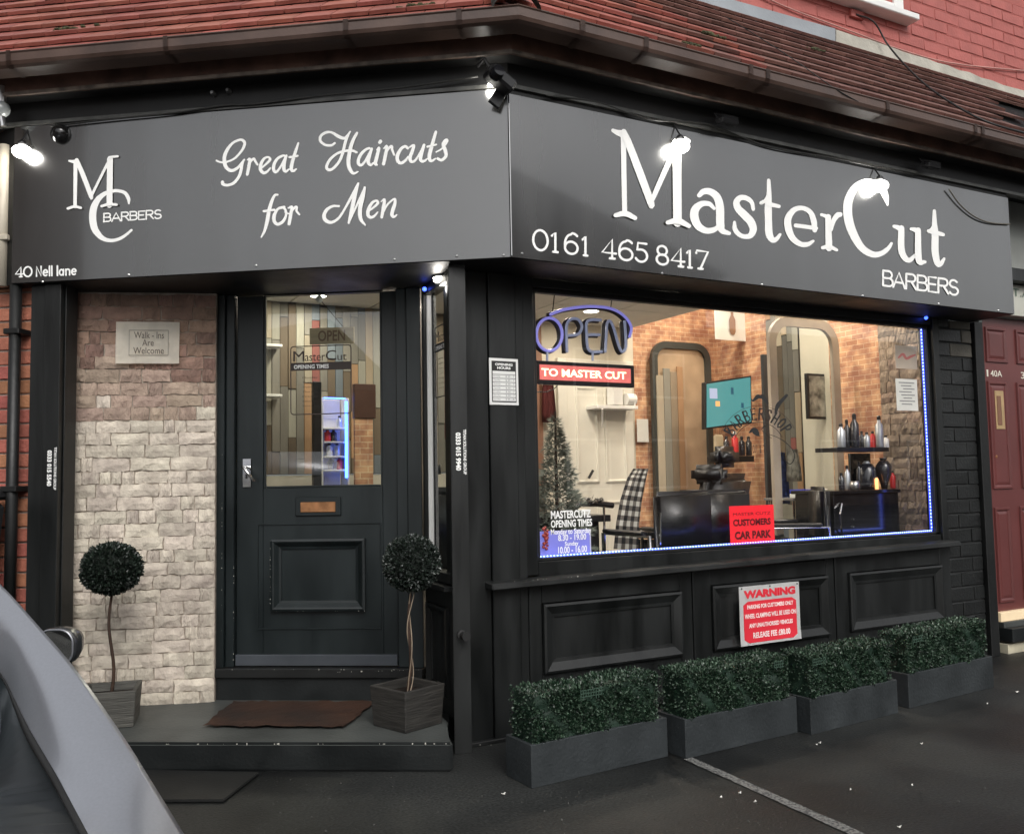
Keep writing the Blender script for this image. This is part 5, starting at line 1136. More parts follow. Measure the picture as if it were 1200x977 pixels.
# black workstation cabinet with mirror, trolley
cbt = thing('work_cabinet', 'black glossy workstation cabinet with a curved chrome handle near the stone wall', 'cabinet', wp(1012, 640, 4.5))
CF = IW(4.34); a = hit4(CF, 978, 578, 1054, 640, 0); GLB = mat('gloss_black_laminate', (.008, .008, .009), .12, spec=.7)
fpart('carcass', CF, GLB, cbt, (a[0], a[1], FLZ, a[3], -.35, 0)); fpart('worktop', CF, GLB, cbt, (a[0]-.02, a[1]+.005, a[3]+.001, a[3]+.025, -.37, .02))
bm = bmesh.new(); add_tube(bm, [CF.P(*CF.hit(985, 590), .01), CF.P(*CF.hit(979, 602), .04), CF.P(*CF.hit(980, 615), .04), CF.P(*CF.hit(985, 625), .01)], .006, 6); mesh_obj('chrome_handle', bm, CHROME, cbt)
for px, py in ((999, 608), (999, 617)):
    h = CF.hit(px, py); bm = bmesh.new(); add_lathe(bm, [(.007, 0), (.007, .01)], 8, M=CF.mat(h[0], h[1], .001) @ Matrix.Rotation(R(90), 4, 'X')); mesh_obj('knob', bm, CHROME, cbt)
zc = a[3]+.026
def lump(name, label, cat, px, y, zb, parts, m_):
    x = IW(y).hit(px, 560)[0]; t = thing(name, label, cat, (x, y, zb)) if len(parts) > 1 else None
    for nm, prof, off, mt in parts:
        bm = bmesh.new(); add_lathe(bm, prof, 14, c=(x+off[0], y+off[1], zb+off[2])); o = mesh_obj(nm if t else name, bm, mt, t, True)
        if not t: tag(o, label, cat)
lump('hair_dryer_stand', 'black hair dryer standing upright on the black cabinet', 'hair dryer', 1036, 4.44, zc, [('dryer_body', [(.02, 0), (.03, .05), (.05, .1), (.055, .16), (.03, .2)], (0, 0, 0), DKB), ('nozzle', [(.02, .201), (.028, .22)], (0, 0, 0), BLACKPL)], DKB)
lump('clipper_case', 'black round clipper case on the black cabinet', 'case', 1016, 4.5, zc, [('case_body', [(.06, 0), (.07, .04), (.065, .14), (.04, .18)], (0, 0, 0), DKB), ('lid', [(.03, .181), (.015, .2)], (0, 0, 0), SILV)], DKB)
lump('glass_jar', 'small bright glass jar on the left end of the black cabinet', 'jar', 1001, 4.42, zc, [('glass_jar', [(.03, 0), (.035, .03), (.03, .06)], (0, 0, 0), METAL)], METAL)
lump('candle', 'small glowing orange candle on the black cabinet', 'candle', 1027, 4.42, zc, [('candle', [(.012, 0), (.012, .07), (.004, .08)], (0, 0, 0), mat('amber_candle', (.8, .3, .1), .5, emit=(1, .4, .15), estr=1.2))], METAL)
bm = bmesh.new(); h = IW(4.6).hit(1012, 560)[0]; fbox(bm, IW(4.62), h-.11, h+.11, zc, zc+.26, -.02, 0, bevel=.004); tag(mesh_obj('framed_mirror', bm, mat('dark_mirror', (.1, .1, .1), .05, metal=1)), 'small dark square mirror propped on the black cabinet', 'mirror')
tb_ = thing('side_table', 'small table with slim chrome legs between the pillar and the black cabinet', 'table', wp(955, 640, 4.75))
TF2 = IW(4.75); a = hit4(TF2, 930, 583, 976, 586, 0); fpart('table_top', TF2, mat('grey_glass_top', (.2, .2, .2), .15), tb_, (a[0], a[1], a[2], a[3], -.3, 0))
for s_ in (a[0]+.03, a[1]-.03):
    for d_ in (-.03, -.27):
        bm = bmesh.new(); add_tube(bm, [TF2.P(s_, a[2], d_), TF2.P(s_, FLZ, d_)], .009, 8); mesh_obj('leg', bm, CHROME, tb_)
bm = bmesh.new(); add_tube(bm, [TF2.P(a[0]+.03, a[2]-.18, -.03), TF2.P(a[1]-.03, a[2]-.18, -.03)], .006, 6); mesh_obj('stretcher', bm, CHROME, tb_)
b1 = hit4(TF2, 960, 572, 976, 582.5, -.05); bm = bmesh.new(); xx = (b1[0]+b1[1])/2; add_lathe(bm, [(.05, 0), (.05, .06)], 18, c=(xx, 4.85, a[3])); tag(mesh_obj('tissue_roll', bm, WHITEP, None, True), 'white paper neck strip roll on the small table', 'roll')
b1 = hit4(TF2, 937, 573, 958, 582.5, -.05); bx2 = thing('blue_white_box', 'blue and white box on the small table', 'box', (b1[0], 4.85, a[3])); zm = a[3]+.03
fpart('box_lid', TF2, mat('royal_blue_card', (.02, .04, .4), .5), bx2, (b1[0], b1[1], zm, zm+.03, -.15, -.03)); fpart('box_base', TF2, WHITEP, bx2, (b1[0], b1[1], a[3]+.001, zm-.001, -.15, -.03))
# barber chairs
def barber_chair(name, label, loc, rz, sc_=1.0):
    t = bpy.data.objects.new(name, None); COL.objects.link(t); t['label'] = label; t['category'] = 'barber chair'; t['group'] = 'barber chairs'
    def ad(nm, m_, f, sm=False): bm = bmesh.new(); f(bm); return mesh_obj(nm, bm, m_, t, sm)
    ad('base_plate', CHROME, lambda b: add_lathe(b, [(.3, 0), (.3, .02), (.12, .05), (.06, .07)], 24), True)
    ad('column', CHROME, lambda b: add_lathe(b, [(.055, .071), (.055, .3)], 16), True)
    def rb(b, lo, hi, bv): 
        b2 = bmesh.new(); add_box(b2, lo, hi, 0); bmesh.ops.bevel(b2, geom=b2.edges[:], offset=bv, segments=3, affect='EDGES'); mm = {v: b.verts.new(v.co) for v in b2.verts}; [b.faces.new([mm[v] for v in f.verts]) for f in b2.faces]; b2.free()
    ad('seat', LEATH, lambda b: rb(b, (-.27, -.26, .32), (.27, .26, .48), .05), True)
    def back(b):
        b2 = bmesh.new(); add_box(b2, (-.27, .2, .46), (.27, .34, 1.02)); bmesh.ops.bevel(b2, geom=b2.edges[:], offset=.055, segments=3, affect='EDGES')
        for v in b2.verts: v.co.y += (v.co.z-.46)*.25
        mm = {v: b.verts.new(v.co) for v in b2.verts}; [b.faces.new([mm[v] for v in f.verts]) for f in b2.faces]; b2.free()
    ad('backrest', LEATH, back, True)
    ad('headrest', LEATH, lambda b: rb(b, (-.13, .33, 1.06), (.13, .45, 1.2), .04), True)
    ad('headrest_post', CHROME, lambda b: add_tube(b, [(0, .35, 1.0), (0, .38, 1.1)], .012, 8))
    for s_ in (-1, 1):
        ad('armrest', LEATH, lambda b: rb(b, (s_*.33-.045, -.25, .60), (s_*.33+.045, .24, .67), .025), True)
        ad('arm_support', CHROME, lambda b: add_tube(b, [(s_*.33, -.2, .6), (s_*.33, -.18, .36), (s_*.26, -.1, .34)], .014, 8))
        ad('side_panel', LEATH, lambda b: rb(b, (s_*.3-.02, -.2, .36), (s_*.3+.02, .26, .59), .012), True)
    ad('footrest', CHROME, lambda b: (add_tube(b, [(-.15, -.24, .34), (-.15, -.5, .16)], .012, 8), add_tube(b, [(.15, -.24, .34), (.15, -.5, .16)], .012, 8), add_box(b, (-.19, -.6, .13), (.19, -.46, .155), .004)))
    t.location = loc; t.rotation_euler = (0, 0, rz); t.scale = (sc_,)*3
    return t
x = wp(795, 600, 4.95).x; barber_chair('barber_chair', 'big black leather barber chair draped with a checked cape near the window', (x, 4.98, FLZ), R(200), 1.0)
x = wp(850, 600, 4.75).x; barber_chair('barber_chair', 'black leather barber chair behind the red customers card', (x, 4.72, FLZ), R(120), .9)
x = wp(512, 600, 5.5).x; barber_chair('barber_chair', 'black barber chair seen through the narrow side window of the porch', (x-.12, 5.35, FLZ), R(150), .95)
def waiting_chair(label, loc, rz):
    t = bpy.data.objects.new('waiting_chair', None); COL.objects.link(t); t['label'] = label; t['category'] = 'chair'; t['group'] = 'waiting chairs'
    def slab(nm, lo, hi, m_, bv):
        b2 = bmesh.new(); add_box(b2, lo, hi); bmesh.ops.bevel(b2, geom=b2.edges[:], offset=bv, segments=3, affect='EDGES'); return mesh_obj(nm, b2, m_, t, True)
    slab('seat', (-.24, -.24, .42), (.24, .22, .50), LEATH, .03); slab('backrest', (-.23, .2, .56), (.23, .27, .92), LEATH, .03)
    for s_ in (-1, 1):
        bm = bmesh.new(); add_tube(bm, [(s_*.27, -.2, 0), (s_*.27, -.22, .66), (s_*.27, .24, .66), (s_*.27, .26, .0)], .012, 8); mesh_obj('leg_frame', bm, CHROME, t, True)
        bm = bmesh.new(); add_box(bm, (s_*.27-.025, -.2, .665), (s_*.27+.025, .2, .69), .008); mesh_obj('armrest', bm, BLACKPL, t)
        bm = bmesh.new(); add_tube(bm, [(s_*.2, .24, .46), (s_*.2, .26, .8)], .01, 6); mesh_obj('back_support', bm, CHROME, t)
    t.location = loc; t.rotation_euler = (0, 0, rz); return t
x = wp(778, 600, 4.45).x; waiting_chair('black waiting chair with its back to the window, just right of the checked cloth', (x, 4.5, FLZ), R(182))
x = wp(822, 600, 4.45).x; waiting_chair('black waiting chair with its back to the window, left of the red card', (x, 4.5, FLZ), R(176))
x = wp(930, 600, 4.45).x; waiting_chair('black waiting chair turned sideways right of the red card', (x, 4.55, FLZ), R(235))
for k, (px, py, y_) in enumerate(((756, 436, 6.33), (846, 420, 6.0))):
    pass
# coats and towels on hooks, small wall things
for k, (px, py, w_, h_, m_, lb, ct, y_) in enumerate(((643, 470, .10, .35, mat('dark_red_cloth', (.12, .02, .02), .8), 'dark red cloth hanging behind the neon sign', 'cloth', 6.3),
        (915, 560, .12, .40, mat('blue_check_cloth', (.04, .08, .25), .8, var=.5, scale=30), 'blue cloth hanging beside the dark pillar', 'cloth', 5.2),
        (930, 545, .11, .25, mat('striped_towel', (.4, .38, .33), .8, var=.4, scale=25), 'pale striped towel hanging right of the dark pillar', 'towel', 5.1))):
    c = wp(px, py, y_); bm = bmesh.new(); g = []
    for i in range(9):
        u_ = i/8-.5; g.append([bm.verts.new(c+Vector((u_*w_*(1+.25*j/5), .015*math.sin(i*1.9+j*.5), h_*(.5-j/5)))) for j in range(6)])
    for i in range(8):
        for j in range(5): bm.faces.new((g[i][j], g[i+1][j], g[i+1][j+1], g[i][j+1]))
    bmesh.ops.solidify(bm, geom=bm.faces[:], thickness=.006); tag(mesh_obj('hanging_cloth', bm, m_, None, True), lb, ct)
# a second row of jars on the cabinet top and counter
for k, (px, y_, h_, mt) in enumerate(((985, 4.42, .12, DKB), (992, 4.5, .17, SILV), (1006, 4.52, .2, DKB), (1022, 4.54, .15, DKB), (1045, 4.5, .13, REDB))):
    bottle(px, zc, y_, .02, h_, mt, ['short dark pot at the left end of the black cabinet', 'silver bottle on the left of the black cabinet', 'tall dark bottle left of the clipper case', 'dark bottle between the clipper case and the dryer', 'red bottle at the right end of the black cabinet'][k], grp='bottles on the black cabinet')
# checked cape
def checked():
    m = bpy.data.materials.new('black_white_check_cloth'); m.use_nodes = True; n = m.node_tree.nodes; l = m.node_tree.links; b = n['Principled BSDF']; b.inputs['Roughness'].default_value = .8
    tc = n.new('ShaderNodeUVMap'); sx = n.new('ShaderNodeSeparateXYZ'); l.new(tc.outputs[0], sx.inputs[0]); outs = []
    for k in (0, 1):
        a = n.new('ShaderNodeMath'); a.operation = 'MULTIPLY'; a.inputs[1].default_value = 3.3 if k == 0 else 9; l.new(sx.outputs[k], a.inputs[0])
        f = n.new('ShaderNodeMath'); f.operation = 'FRACT'; l.new(a.outputs[0], f.inputs[0]); g = n.new('ShaderNodeMath'); g.operation = 'GREATER_THAN'; g.inputs[1].default_value = .5; l.new(f.outputs[0], g.inputs[0]); outs.append(g)
    ad = n.new('ShaderNodeMath'); ad.operation = 'ADD'; l.new(outs[0].outputs[0], ad.inputs[0]); l.new(outs[1].outputs[0], ad.inputs[1])
    cr = n.new('ShaderNodeValToRGB'); cr.color_ramp.interpolation = 'CONSTANT'; cr.color_ramp.elements[0].color = (.015, .015, .015, 1); cr.color_ramp.elements[1].position = .9; cr.color_ramp.elements[1].color = (.6, .58, .5, 1)
    e = cr.color_ramp.elements.new(.4); e.color = (.16, .14, .12, 1)
    dv_ = n.new('ShaderNodeMath'); dv_.operation = 'DIVIDE'; dv_.inputs[1].default_value = 2; l.new(ad.outputs[0], dv_.inputs[0]); l.new(dv_.outputs[0], cr.inputs[0]); l.new(cr.outputs[0], b.inputs['Base Color']); return m
bm = bmesh.new(); uv = bm.loops.layers.uv.new(); g = []; NX, NZ = 10, 16
L_ = [(742, 549), (735, 560), (727, 585), (722, 612), (719, 643)]; R_ = [(760, 549), (757, 562), (752, 588), (749, 614), (748, 645)]
for j in range(NZ+1):
    t = j/NZ*(len(L_)-1); i0 = min(int(t), len(L_)-2); f = t-i0; row = []
    for i in range(NX+1):
        u_ = i/NX; lx = L_[i0][0]*(1-f)+L_[i0+1][0]*f; ly = L_[i0][1]*(1-f)+L_[i0+1][1]*f; rx = R_[i0][0]*(1-f)+R_[i0+1][0]*f; ry = R_[i0][1]*(1-f)+R_[i0+1][1]*f
        row.append((bm.verts.new(wp(lx+(rx-lx)*u_, ly+(ry-ly)*u_, 4.66+.02*math.sin(u_*9+j*.2)+.1*max(0, .25-j/NZ))), (u_, j/NZ)))
    g.append(row)
for j in range(NZ):
    for i in range(NX):
        q = (g[j][i], g[j][i+1], g[j+1][i+1], g[j+1][i]); fc = bm.faces.new([v[0] for v in q])
        for lp_, v in zip(fc.loops, q): lp_[uv].uv = v[1]
KEEP.add(id(bm))
tag(mesh_obj('checked_cape', bm, checked(), None, True), 'black and white checked cloth draped over the arm of the barber chair', 'cloth')
# reception desk with bits on it at the left of the window
dk = thing('reception_desk', 'dark desk with slim chrome frame behind the blue panel in the window', 'desk', wp(700, 640, 4.7))
DF = IW(4.7); a = hit4(DF, 660, 606, 716, 612, 0); fpart('desk_top', DF, BLACKPL, dk, (a[0]-.2, a[1], a[2], a[3]+.01, -.5, 0))
fpart('desk_front', DF, mat('black_laminate', (.012, .012, .012), .4), dk, (a[0]-.2, a[1]-.05, FLZ, a[2]-.001, -.4, -.06))
bm = bmesh.new(); h = DF.hit(706, 612); add_tube(bm, [DF.P(h[0], h[1]+.1, .02), DF.P(h[0], DF.hit(706, 646)[1], .02), DF.P(h[0]-.13, DF.hit(706, 646)[1], .02)], .008, 6); mesh_obj('chrome_frame', bm, CHROME, dk)
dt = a[3]+.011
pc = thing('desk_clutter', 'black lamp arm with leafy clip on the dark desk', 'desk lamp', wp(695, 600, 4.85))
bm = bmesh.new(); add_tube(bm, [wp(668, 600, 4.85), wp(680, 590, 4.85), wp(700, 590, 4.85), wp(718, 592, 4.85)], .02, 8); mesh_obj('arm', bm, BLACKPL, pc)
bm = bmesh.new()
for i in range(60):
    c = wp(rnd.uniform(686, 706), rnd.uniform(583, 590), 4.83); q = Vector((rnd.gauss(0, 1), rnd.gauss(0, 1), rnd.gauss(0, .8))).normalized()*.03; s_ = q.orthogonal().normalized()*.008
    bm.faces.new([bm.verts.new(c-s_), bm.verts.new(c+s_), bm.verts.new(c+q)])
tag(mesh_obj('clip_bristles', bm, BLACKPL, pc), kind='stuff')
o, _, _ = flat('paper_stack', 'white sheets lying on the dark desk', 'papers', 4.86, 672, 597, 692, 605, PAPER, .15)
# things seen through the door glass
dc = thing('display_cabinet', 'white display cabinet edged with glowing blue light seen through the door glass', 'cabinet', wp(395, 560, 5.9))
F9 = IW(5.9); a = hit4(F9, 379, 466, 406, 570, 0)
fpart('cabinet_back', F9, mat('pale_blue_white_panel', (.6, .6, .68), .4), dc, (a[0], a[1], FLZ, a[3], -.16, -.14))
for py in (503, 519, 536, 552):
    zz = F9.hit(392, py)[1]; fpart('shelf', F9, WHITEP, dc, (a[0]+.004, a[1]-.004, zz, zz+.012, -.139, 0))
fpart('blue_light_strip', F9, mat('bright_blue_led', (.1, .2, 1), .4, emit=(.05, .16, 1.0), estr=5.0), dc, (a[1]-.012, a[1]+.006, F9.hit(405, 560)[1], F9.hit(405, 470)[1], .001, .008)); fpart('blue_light_strip', F9, mat('bright_blue_led', (.1, .2, 1), .4, emit=(.05, .16, 1.0), estr=5.0), dc, (a[0], a[1]-.006, a[3]-.008, a[3], .001, .008))
fpart('side', F9, WHITEP, dc, (a[0]-.02, a[0]-.001, FLZ, a[3], -.16, 0), (a[1]+.007, a[1]+.02, FLZ, a[3], -.16, 0))
for k, (px, zz, mt) in enumerate(((384, 519, REDB), (391, 519, DKB), (398, 503, SILV), (386, 536, WHITEP), (395, 536, SILV), (388, 552, DKB), (398, 552, REDB))):
    bottle(px, F9.hit(392, zz)[1]+.013, 5.96, .022, .085, mt, ['red bottle on the second shelf of the blue lit cabinet', 'dark bottle on the second shelf of the blue lit cabinet', 'silver bottle on the top shelf of the blue lit cabinet', 'white bottle on the third shelf of the blue lit cabinet', 'silver bottle on the third shelf of the blue lit cabinet', 'dark bottle on the bottom shelf of the blue lit cabinet', 'red bottle on the bottom shelf of the blue lit cabinet'][k], grp='bottles in the blue lit cabinet')
bc = thing('brick_column', 'brick faced column with brown top seen through the door glass', 'column', wp(427, 560, 5.7))
F10 = IW(5.7); a = hit4(F10, 416, 450, 437, 575, 0); z3 = F10.hit(427, 490)[1]
fpart('shaft', F10, BRPAPER, bc, (a[0], a[1], FLZ, z3-.001, -.03, 0), bevel=0); fpart('top_board', F10, mat('dark_brown_board', (.07, .03, .02), .5), bc, (a[0]-.005, a[1]+.02, z3, a[3], -.04, .01))
tag(fpart('black_stand', F10, BLACKPL, None, (F10.hit(367.5, 500)[0], F10.hit(377, 500)[0], FLZ, F10.hit(372, 447)[1], -.05, 0)), 'tall narrow black stand inside seen through the door glass', 'stand')
for k, (py, nm) in enumerate(((404, 'upper'), (463, 'lower'))):
    o, a, f_ = flat('wall_ledge', f'{nm} of two short white ledges on the plank wall behind the door glass', 'ledge', 6.25, 300, py-1.5, 331, py+1.5, WHITEP, .12)
# ================================================================ window transfers, neon, LED strip
ns = thing('neon_open_sign', 'blue tube OPEN sign hanging at the top left of the window', 'open sign', FR.P(2.6, 2.1, -.2))
NP = Placer(FR, 620, 340, 6.1063, -.17)
def tube(name, pts, m_, closed=False, r_=.0085, dd=0.0, n=6):
    P = smooth_path([(x, y, 0) for x, y in pts], n) if not closed else [(x, y, 0) for x, y in pts]
    bm = bmesh.new(); add_tube(bm, [NP(x, y, dd) for x, y, _ in P], r_, 8, closed=closed); return mesh_obj(name, bm, m_, ns, True)
def mixm(i): return NEONB if i else NEONG
O_ = [(145+92*math.cos(t), 317+118*math.sin(t)) for t in [2*math.pi*k/28 for k in range(28)]]
LN = [('O', O_, 1, True), ('swoosh', [(150, 175), (220, 148), (300, 130), (400, 118), (490, 118), (570, 128), (640, 155), (700, 205), (732, 270), (718, 338)], 1, False),
      ('P', [(272, 445), (268, 350), (270, 250), (300, 208), (350, 210), (378, 258), (360, 308), (320, 322), (272, 325)], 0, False),
      ('E', [(515, 215), (450, 212), (412, 235), (412, 320), (420, 410), (450, 440), (522, 440)], 0, False), ('E', [(415, 320), (460, 318), (508, 320)], 0, False),
      ('N', [(545, 445), (552, 330), (558, 240), (580, 222), (605, 270), (640, 390), (665, 440), (692, 410), (690, 310), (684, 218)], 0, False)]
for nm, pts, b_, c_ in LN:
    tube('neon_tube', pts, mixm(b_), c_)
    tube('tube_backing', [(x-7, y+3) for x, y in pts], BLACKPL, c_, .014, -.022)
for x in (130, 455):
    bm = bmesh.new(); add_tube(bm, [NP(x, 440), NP(x, 505)], .007, 6); mesh_obj('standoff', bm, NEONG, ns)
for x, y in ((175, 150), (590, 135)):
    bm = bmesh.new(); add_tube(bm, [NP(x, y, -.01), NP(x+20, -40, -.01)], .0035, 5); mesh_obj('hanging_wire', bm, CABLE, ns)
ds = thing('scrolling_sign', 'red LED scrolling sign reading TO MASTER CUT under the neon sign', 'led sign', NP(380, 660))
DFr = FR; dq = -.17
a0, zt = FR.hit(*(620+22/6.106, 340+500/6.106), dq); a1, _ = FR.hit(620+755/6.106, 340+585/6.106, dq); zb = FR.hit(620+22/6.106, 340+668/6.106, dq)[1]
fpart('housing', FR, BLACKPL, ds, (a0, a1, zb, zt, dq-.04, dq), bevel=.005)
b0 = a0+.045; b1 = a1-.03; zs0, zs1 = zb+.024, zt-.022
fpart('screen', FR, mat('pinkish_lit_screen', (.3, .1, .09), .35, emit=(.8, .16, .14), estr=.45, var=.3, scale=25), ds, (b0, b1, zs0, zs1, dq+.001, dq+.003), bevel=0)
LEDT = mat('lit_led_letters', (.9, .7, .4), .5, emit=(1, .72, .42), estr=1.3)
text('TO MASTER CUT', FR, b0+.01, zs0+.02, (b1-b0)*.93, (zs1-zs0)-.04, LEDT, ds, dq+.0045, bold=.025)
cable('sign_flex', [(623, 459, FR, -.2), (640, 459, FR, -.2), (650, 455, FR, -.2), (654, 450, FR, -.19)], 0, .003, CABLE, 'thin black flex curling below the scrolling sign', 'cable')
# blue bead strip round the window
st_ = thing('blue_led_strip', 'string of blue and white LED beads along the bottom and right edges of the window', 'led strip', FR.P(5.45, .88, -.07))
bmb = bmesh.new(); bmc = bmesh.new(); tk = bmesh.new()
def beads(a, za, b, zb_, n, d):
    for i in range(n):
        t = i/(n-1); p = FR.P(a+(b-a)*t, za+(zb_-za)*t, d); bmesh.ops.create_icosphere(bmc if i % 2 else bmb, subdivisions=1, radius=.0048, matrix=Matrix.Translation(p))
beads(2.345, .889, 5.452, .893, 300, -.066); beads(5.452, .905, 5.446, 2.285, 120, -.062)
fbox(tk, FR, 2.34, 5.456, .8855, .8865, -.078, -.06); fbox(tk, FR, 5.455, 5.459, .89, 2.288, -.078, -.06)
tag(mesh_obj('blue_beads', bmb, BLUEL, st_), kind='stuff'); tag(mesh_obj('white_beads', bmc, BLUEW, st_), kind='stuff'); mesh_obj('tape', tk, mat('blue_tape', (.02, .03, .3), .4, emit=(.05, .08, 1), estr=.5), st_)
# two little blue lights on the header outside
for (px, py, fr, d, lb) in ((1083, 364, FR, -.0, 'tiny blue light under the right end of the big sign'), (500, 339, FW, .01, 'tiny blue light at the top of the narrow side window')):
    a, z = fr.hit(px, py, d); bm = bmesh.new(); bmesh.ops.create_icosphere(bm, subdivisions=2, radius=.012, matrix=Matrix.Translation(fr.P(a, min(z, 2.355), d+.012))); tag(mesh_obj('blue_light', bm, BLUEL), lb, 'light')
# blue panel at the left foot of the window
bp_ = thing('lit_display_panel', 'translucent lavender blue lit panel standing at the left foot of the window', 'panel', FR.P(2.4, .87, -.1))
a = hit4(FR, 624, 622, 692, 661, -.10); zt_ = FR.hit(626, 623, -.1)[1]
fpart('panel_sheet', FR, mat('lavender_panel', (.12, .12, .3), .5, emit=(.16, .17, .55), estr=.45, var=.15, scale=4), bp_, (a[0]+.004, a[1], .887, zt_, -.112, -.104)); fpart('blue_edge', FR, mat('bright_edge', (.4, .5, 1), .4, emit=(.35, .5, 1), estr=1.4), bp_, (a[0]+.004, a[0]+.02, .887, zt_, -.103, -.100)); fpart('pale_edge', FR, WHITEP, bp_, (a[1]+.001, a[1]+.006, .887, zt_, -.112, -.1))
bm = bmesh.new()
for i in range(14):
    c = FR.P(*FR.hit(639+rnd.uniform(-2.5, 2.5), 618+i*1.9, -.09), -.088); bmesh.ops.create_icosphere(bm, subdivisions=1, radius=rnd.uniform(.008, .016), matrix=Matrix.Translation(c))
tag(mesh_obj('red_bauble_string', bm, mat('dull_red_bauble', (.35, .05, .04), .4), None, True), 'short red bead decoration hanging in front of the blue panel', 'decoration')
# stickers on the glass (just inside the pane)
GD = -.0485
wt = thing('opening_times_transfer', 'white lettering of opening times at the lower left of the window', 'window lettering', FR.P(2.5, 1.0, -.05))
for t_, x0, y0, x1, y1, b_ in (('MASTERCUTZ', 645.5, 598.5, 692.5, 606, .03), ('OPENING TIMES', 645.5, 609.5, 694, 616, .03), ('Monday to Saturday', 645.5, 620, 693, 626, .02), ('8.30 - 19.00', 654, 626.5, 687, 632, .02), ('Sunday', 662, 634.5, 678, 640, .02), ('10.00 - 16.00', 654, 640.5, 688, 646.5, .02)):
    text_px(t_, FR, (x0, y0), (x1, y1), VINYL, wt, GD, bold=b_)
cc = thing('car_park_card', 'fluorescent red customers car park card in the lower window', 'notice', FR.P(3.7, .95, -.06))
a = hit4(FR, 854.5, 592, 906.5, 639, -.07); bm = bmesh.new(); fbox(bm, FR, *a, -.066, -.064, bevel=0); mesh_obj('card', bm, REDS, cc)
W_, H_ = a[1]-a[0], a[3]-a[2]
for t_, x0, x1, zz, hh, b_ in (('MASTER CUTZ', .08, .92, .76, .07, .0), ('CUSTOMERS', .07, .92, .50, .17, .045), ('CAR PARK', .1, .92, .17, .2, .045)):
    text(t_, FR, a[0]+W_*x0, a[2]+H_*zz, W_*(x1-x0), H_*hh, DKRED, cc, -.0632, bold=b_)
nt_ = thing('typed_notice', 'white typed notice taped inside the glass near the right edge of the window', 'notice', FR.P(5.2, 1.8, -.06))
a = hit4(FR, 1051, 444, 1076, 481, -.06); bm = bmesh.new(); fbox(bm, FR, *a, -.066, -.0645); mesh_obj('sheet', bm, PAPER, nt_)
fpart('typed_lines', FR, mat('grey_type', (.25, .25, .25), .7), nt_, *[(a[0]+.03+.02*(k % 3), a[1]-.03-.03*(k % 2), a[3]-.03-.021*k, a[3]-.023-.021*k, -.0642, -.0637) for k in range(8)], bevel=0)
rsck = thing('round_sticker', 'pale sticker with a pink squiggle high on the right of the window', 'sticker', FR.P(5.2, 2.0, -.06))
a = hit4(FR, 1050, 405, 1075, 432, -.06); SX, SZ = (a[0]+a[1])/2, (a[2]+a[3])/2
bm = bmesh.new(); fbox(bm, FR, *a, -.066, -.0645); mesh_obj('sticker_sheet', bm, mat('pale_cream_sheet', (.62, .52, .42), .6), rsck)
bm = bmesh.new(); ribbon(bm, [(1053, 419, 2), (1058, 415, 3), (1062, 420, 3), (1067, 418, 3), (1072, 416, 2)], Placer(FR, 0, 0, 1, -.064)); mesh_obj('pink_squiggle', bm, mat('pink_print', (.7, .22, .2), .6), rsck)
# barbershop transfer
bt = thing('barbershop_transfer', 'black BARBERSHOP window transfer with moustache, razor and cut-throat blades', 'window transfer', FR.P(3.9, 1.6, -.05))
BP = Placer(FR, 835, 440, 8.1455, GD)
def rb_(nm, st, m_=PRINTG, **k): return glyph(nm, st, BP, m_, bt, **k)
def arcpt(a, r_, cx=440, cy=640, ry=1.0): return (cx+r_*math.cos(R(a)), cy-r_*ry*math.sin(R(a)))
rb_('outer_arc', [[(*arcpt(a, 375, 440, 665), 4) for a in range(158, 18, -7)]], sharp=True)
rb_('inner_arc', [[(*arcpt(a, 245, 440, 690), 6) for a in range(160, 20, -8)]], sharp=True)
GL = {'B': [[(0, 0), (0, 1)], [(0, 1), (.5, .97), (.55, .75), (.45, .55), (0, .52)], [(.4, .52), (.62, .35), (.6, .08), (0, 0)]], 'A': [[(0, 0), (.33, 1), (.66, 0)], [(.12, .35), (.55, .35)]],
      'R': [[(0, 0), (0, 1)], [(0, 1), (.5, .97), (.55, .75), (.45, .55), (0, .5)], [(.3, .5), (.65, 0)]], 'E': [[(.6, 1), (0, 1), (0, 0), (.62, 0)], [(0, .52), (.45, .52)]], 'S': [[(.55, .82), (.4, 1), (.1, .97), (.05, .72), (.3, .55), (.58, .35), (.5, .05), (.2, 0), (0, .15)]],
      'H': [[(0, 0), (0, 1)], [(.6, 0), (.6, 1)], [(0, .5), (.6, .5)]], 'O': [[(.32, 1), (.05, .8), (0, .5), (.05, .2), (.32, 0), (.6, .2), (.64, .5), (.6, .8), (.32, 1)]], 'P': [[(0, 0), (0, 1)], [(0, 1), (.5, .97), (.58, .75), (.45, .5), (0, .47)]]}
for i, ch in enumerate('BARBERSHOP'):
    ang = 152-i*13.2; th_ = R(ang); bx_, by_ = arcpt(ang+3.5, 262, 440, 680); hgt = 105; wdt = 62
    tx, ty = math.sin(th_), math.cos(th_); ux, uy = math.cos(th_), -math.sin(th_)   # along, outward (y down)
    st = [[(bx_+tx*gx*wdt+ux*gy*hgt, by_+ty*gx*wdt+uy*gy*hgt, 17 if gx < .1 or k == 0 else 13) for gx, gy in s_] for k, s_ in enumerate(GL[ch])]
    glyph('letter', st, BP, PRINT if i < 4 or i > 6 else PRINTG, bt, sharp=True)
rb_('moustache', [[(372, 225, 8), (385, 240, 18), (415, 215, 34), (435, 200, 40), (452, 205, 30)], [(452, 205, 30), (475, 202, 40), (500, 230, 34), (520, 262, 16), (532, 262, 8)]], PRINT)
rb_('razor', [[(708, 190, 26), (660, 240, 34), (620, 290, 40), (600, 360, 20)]], PRINT); rb_('comb', [[(140, 480, 6), (160, 530, 20), (190, 590, 10)]], PRINT)
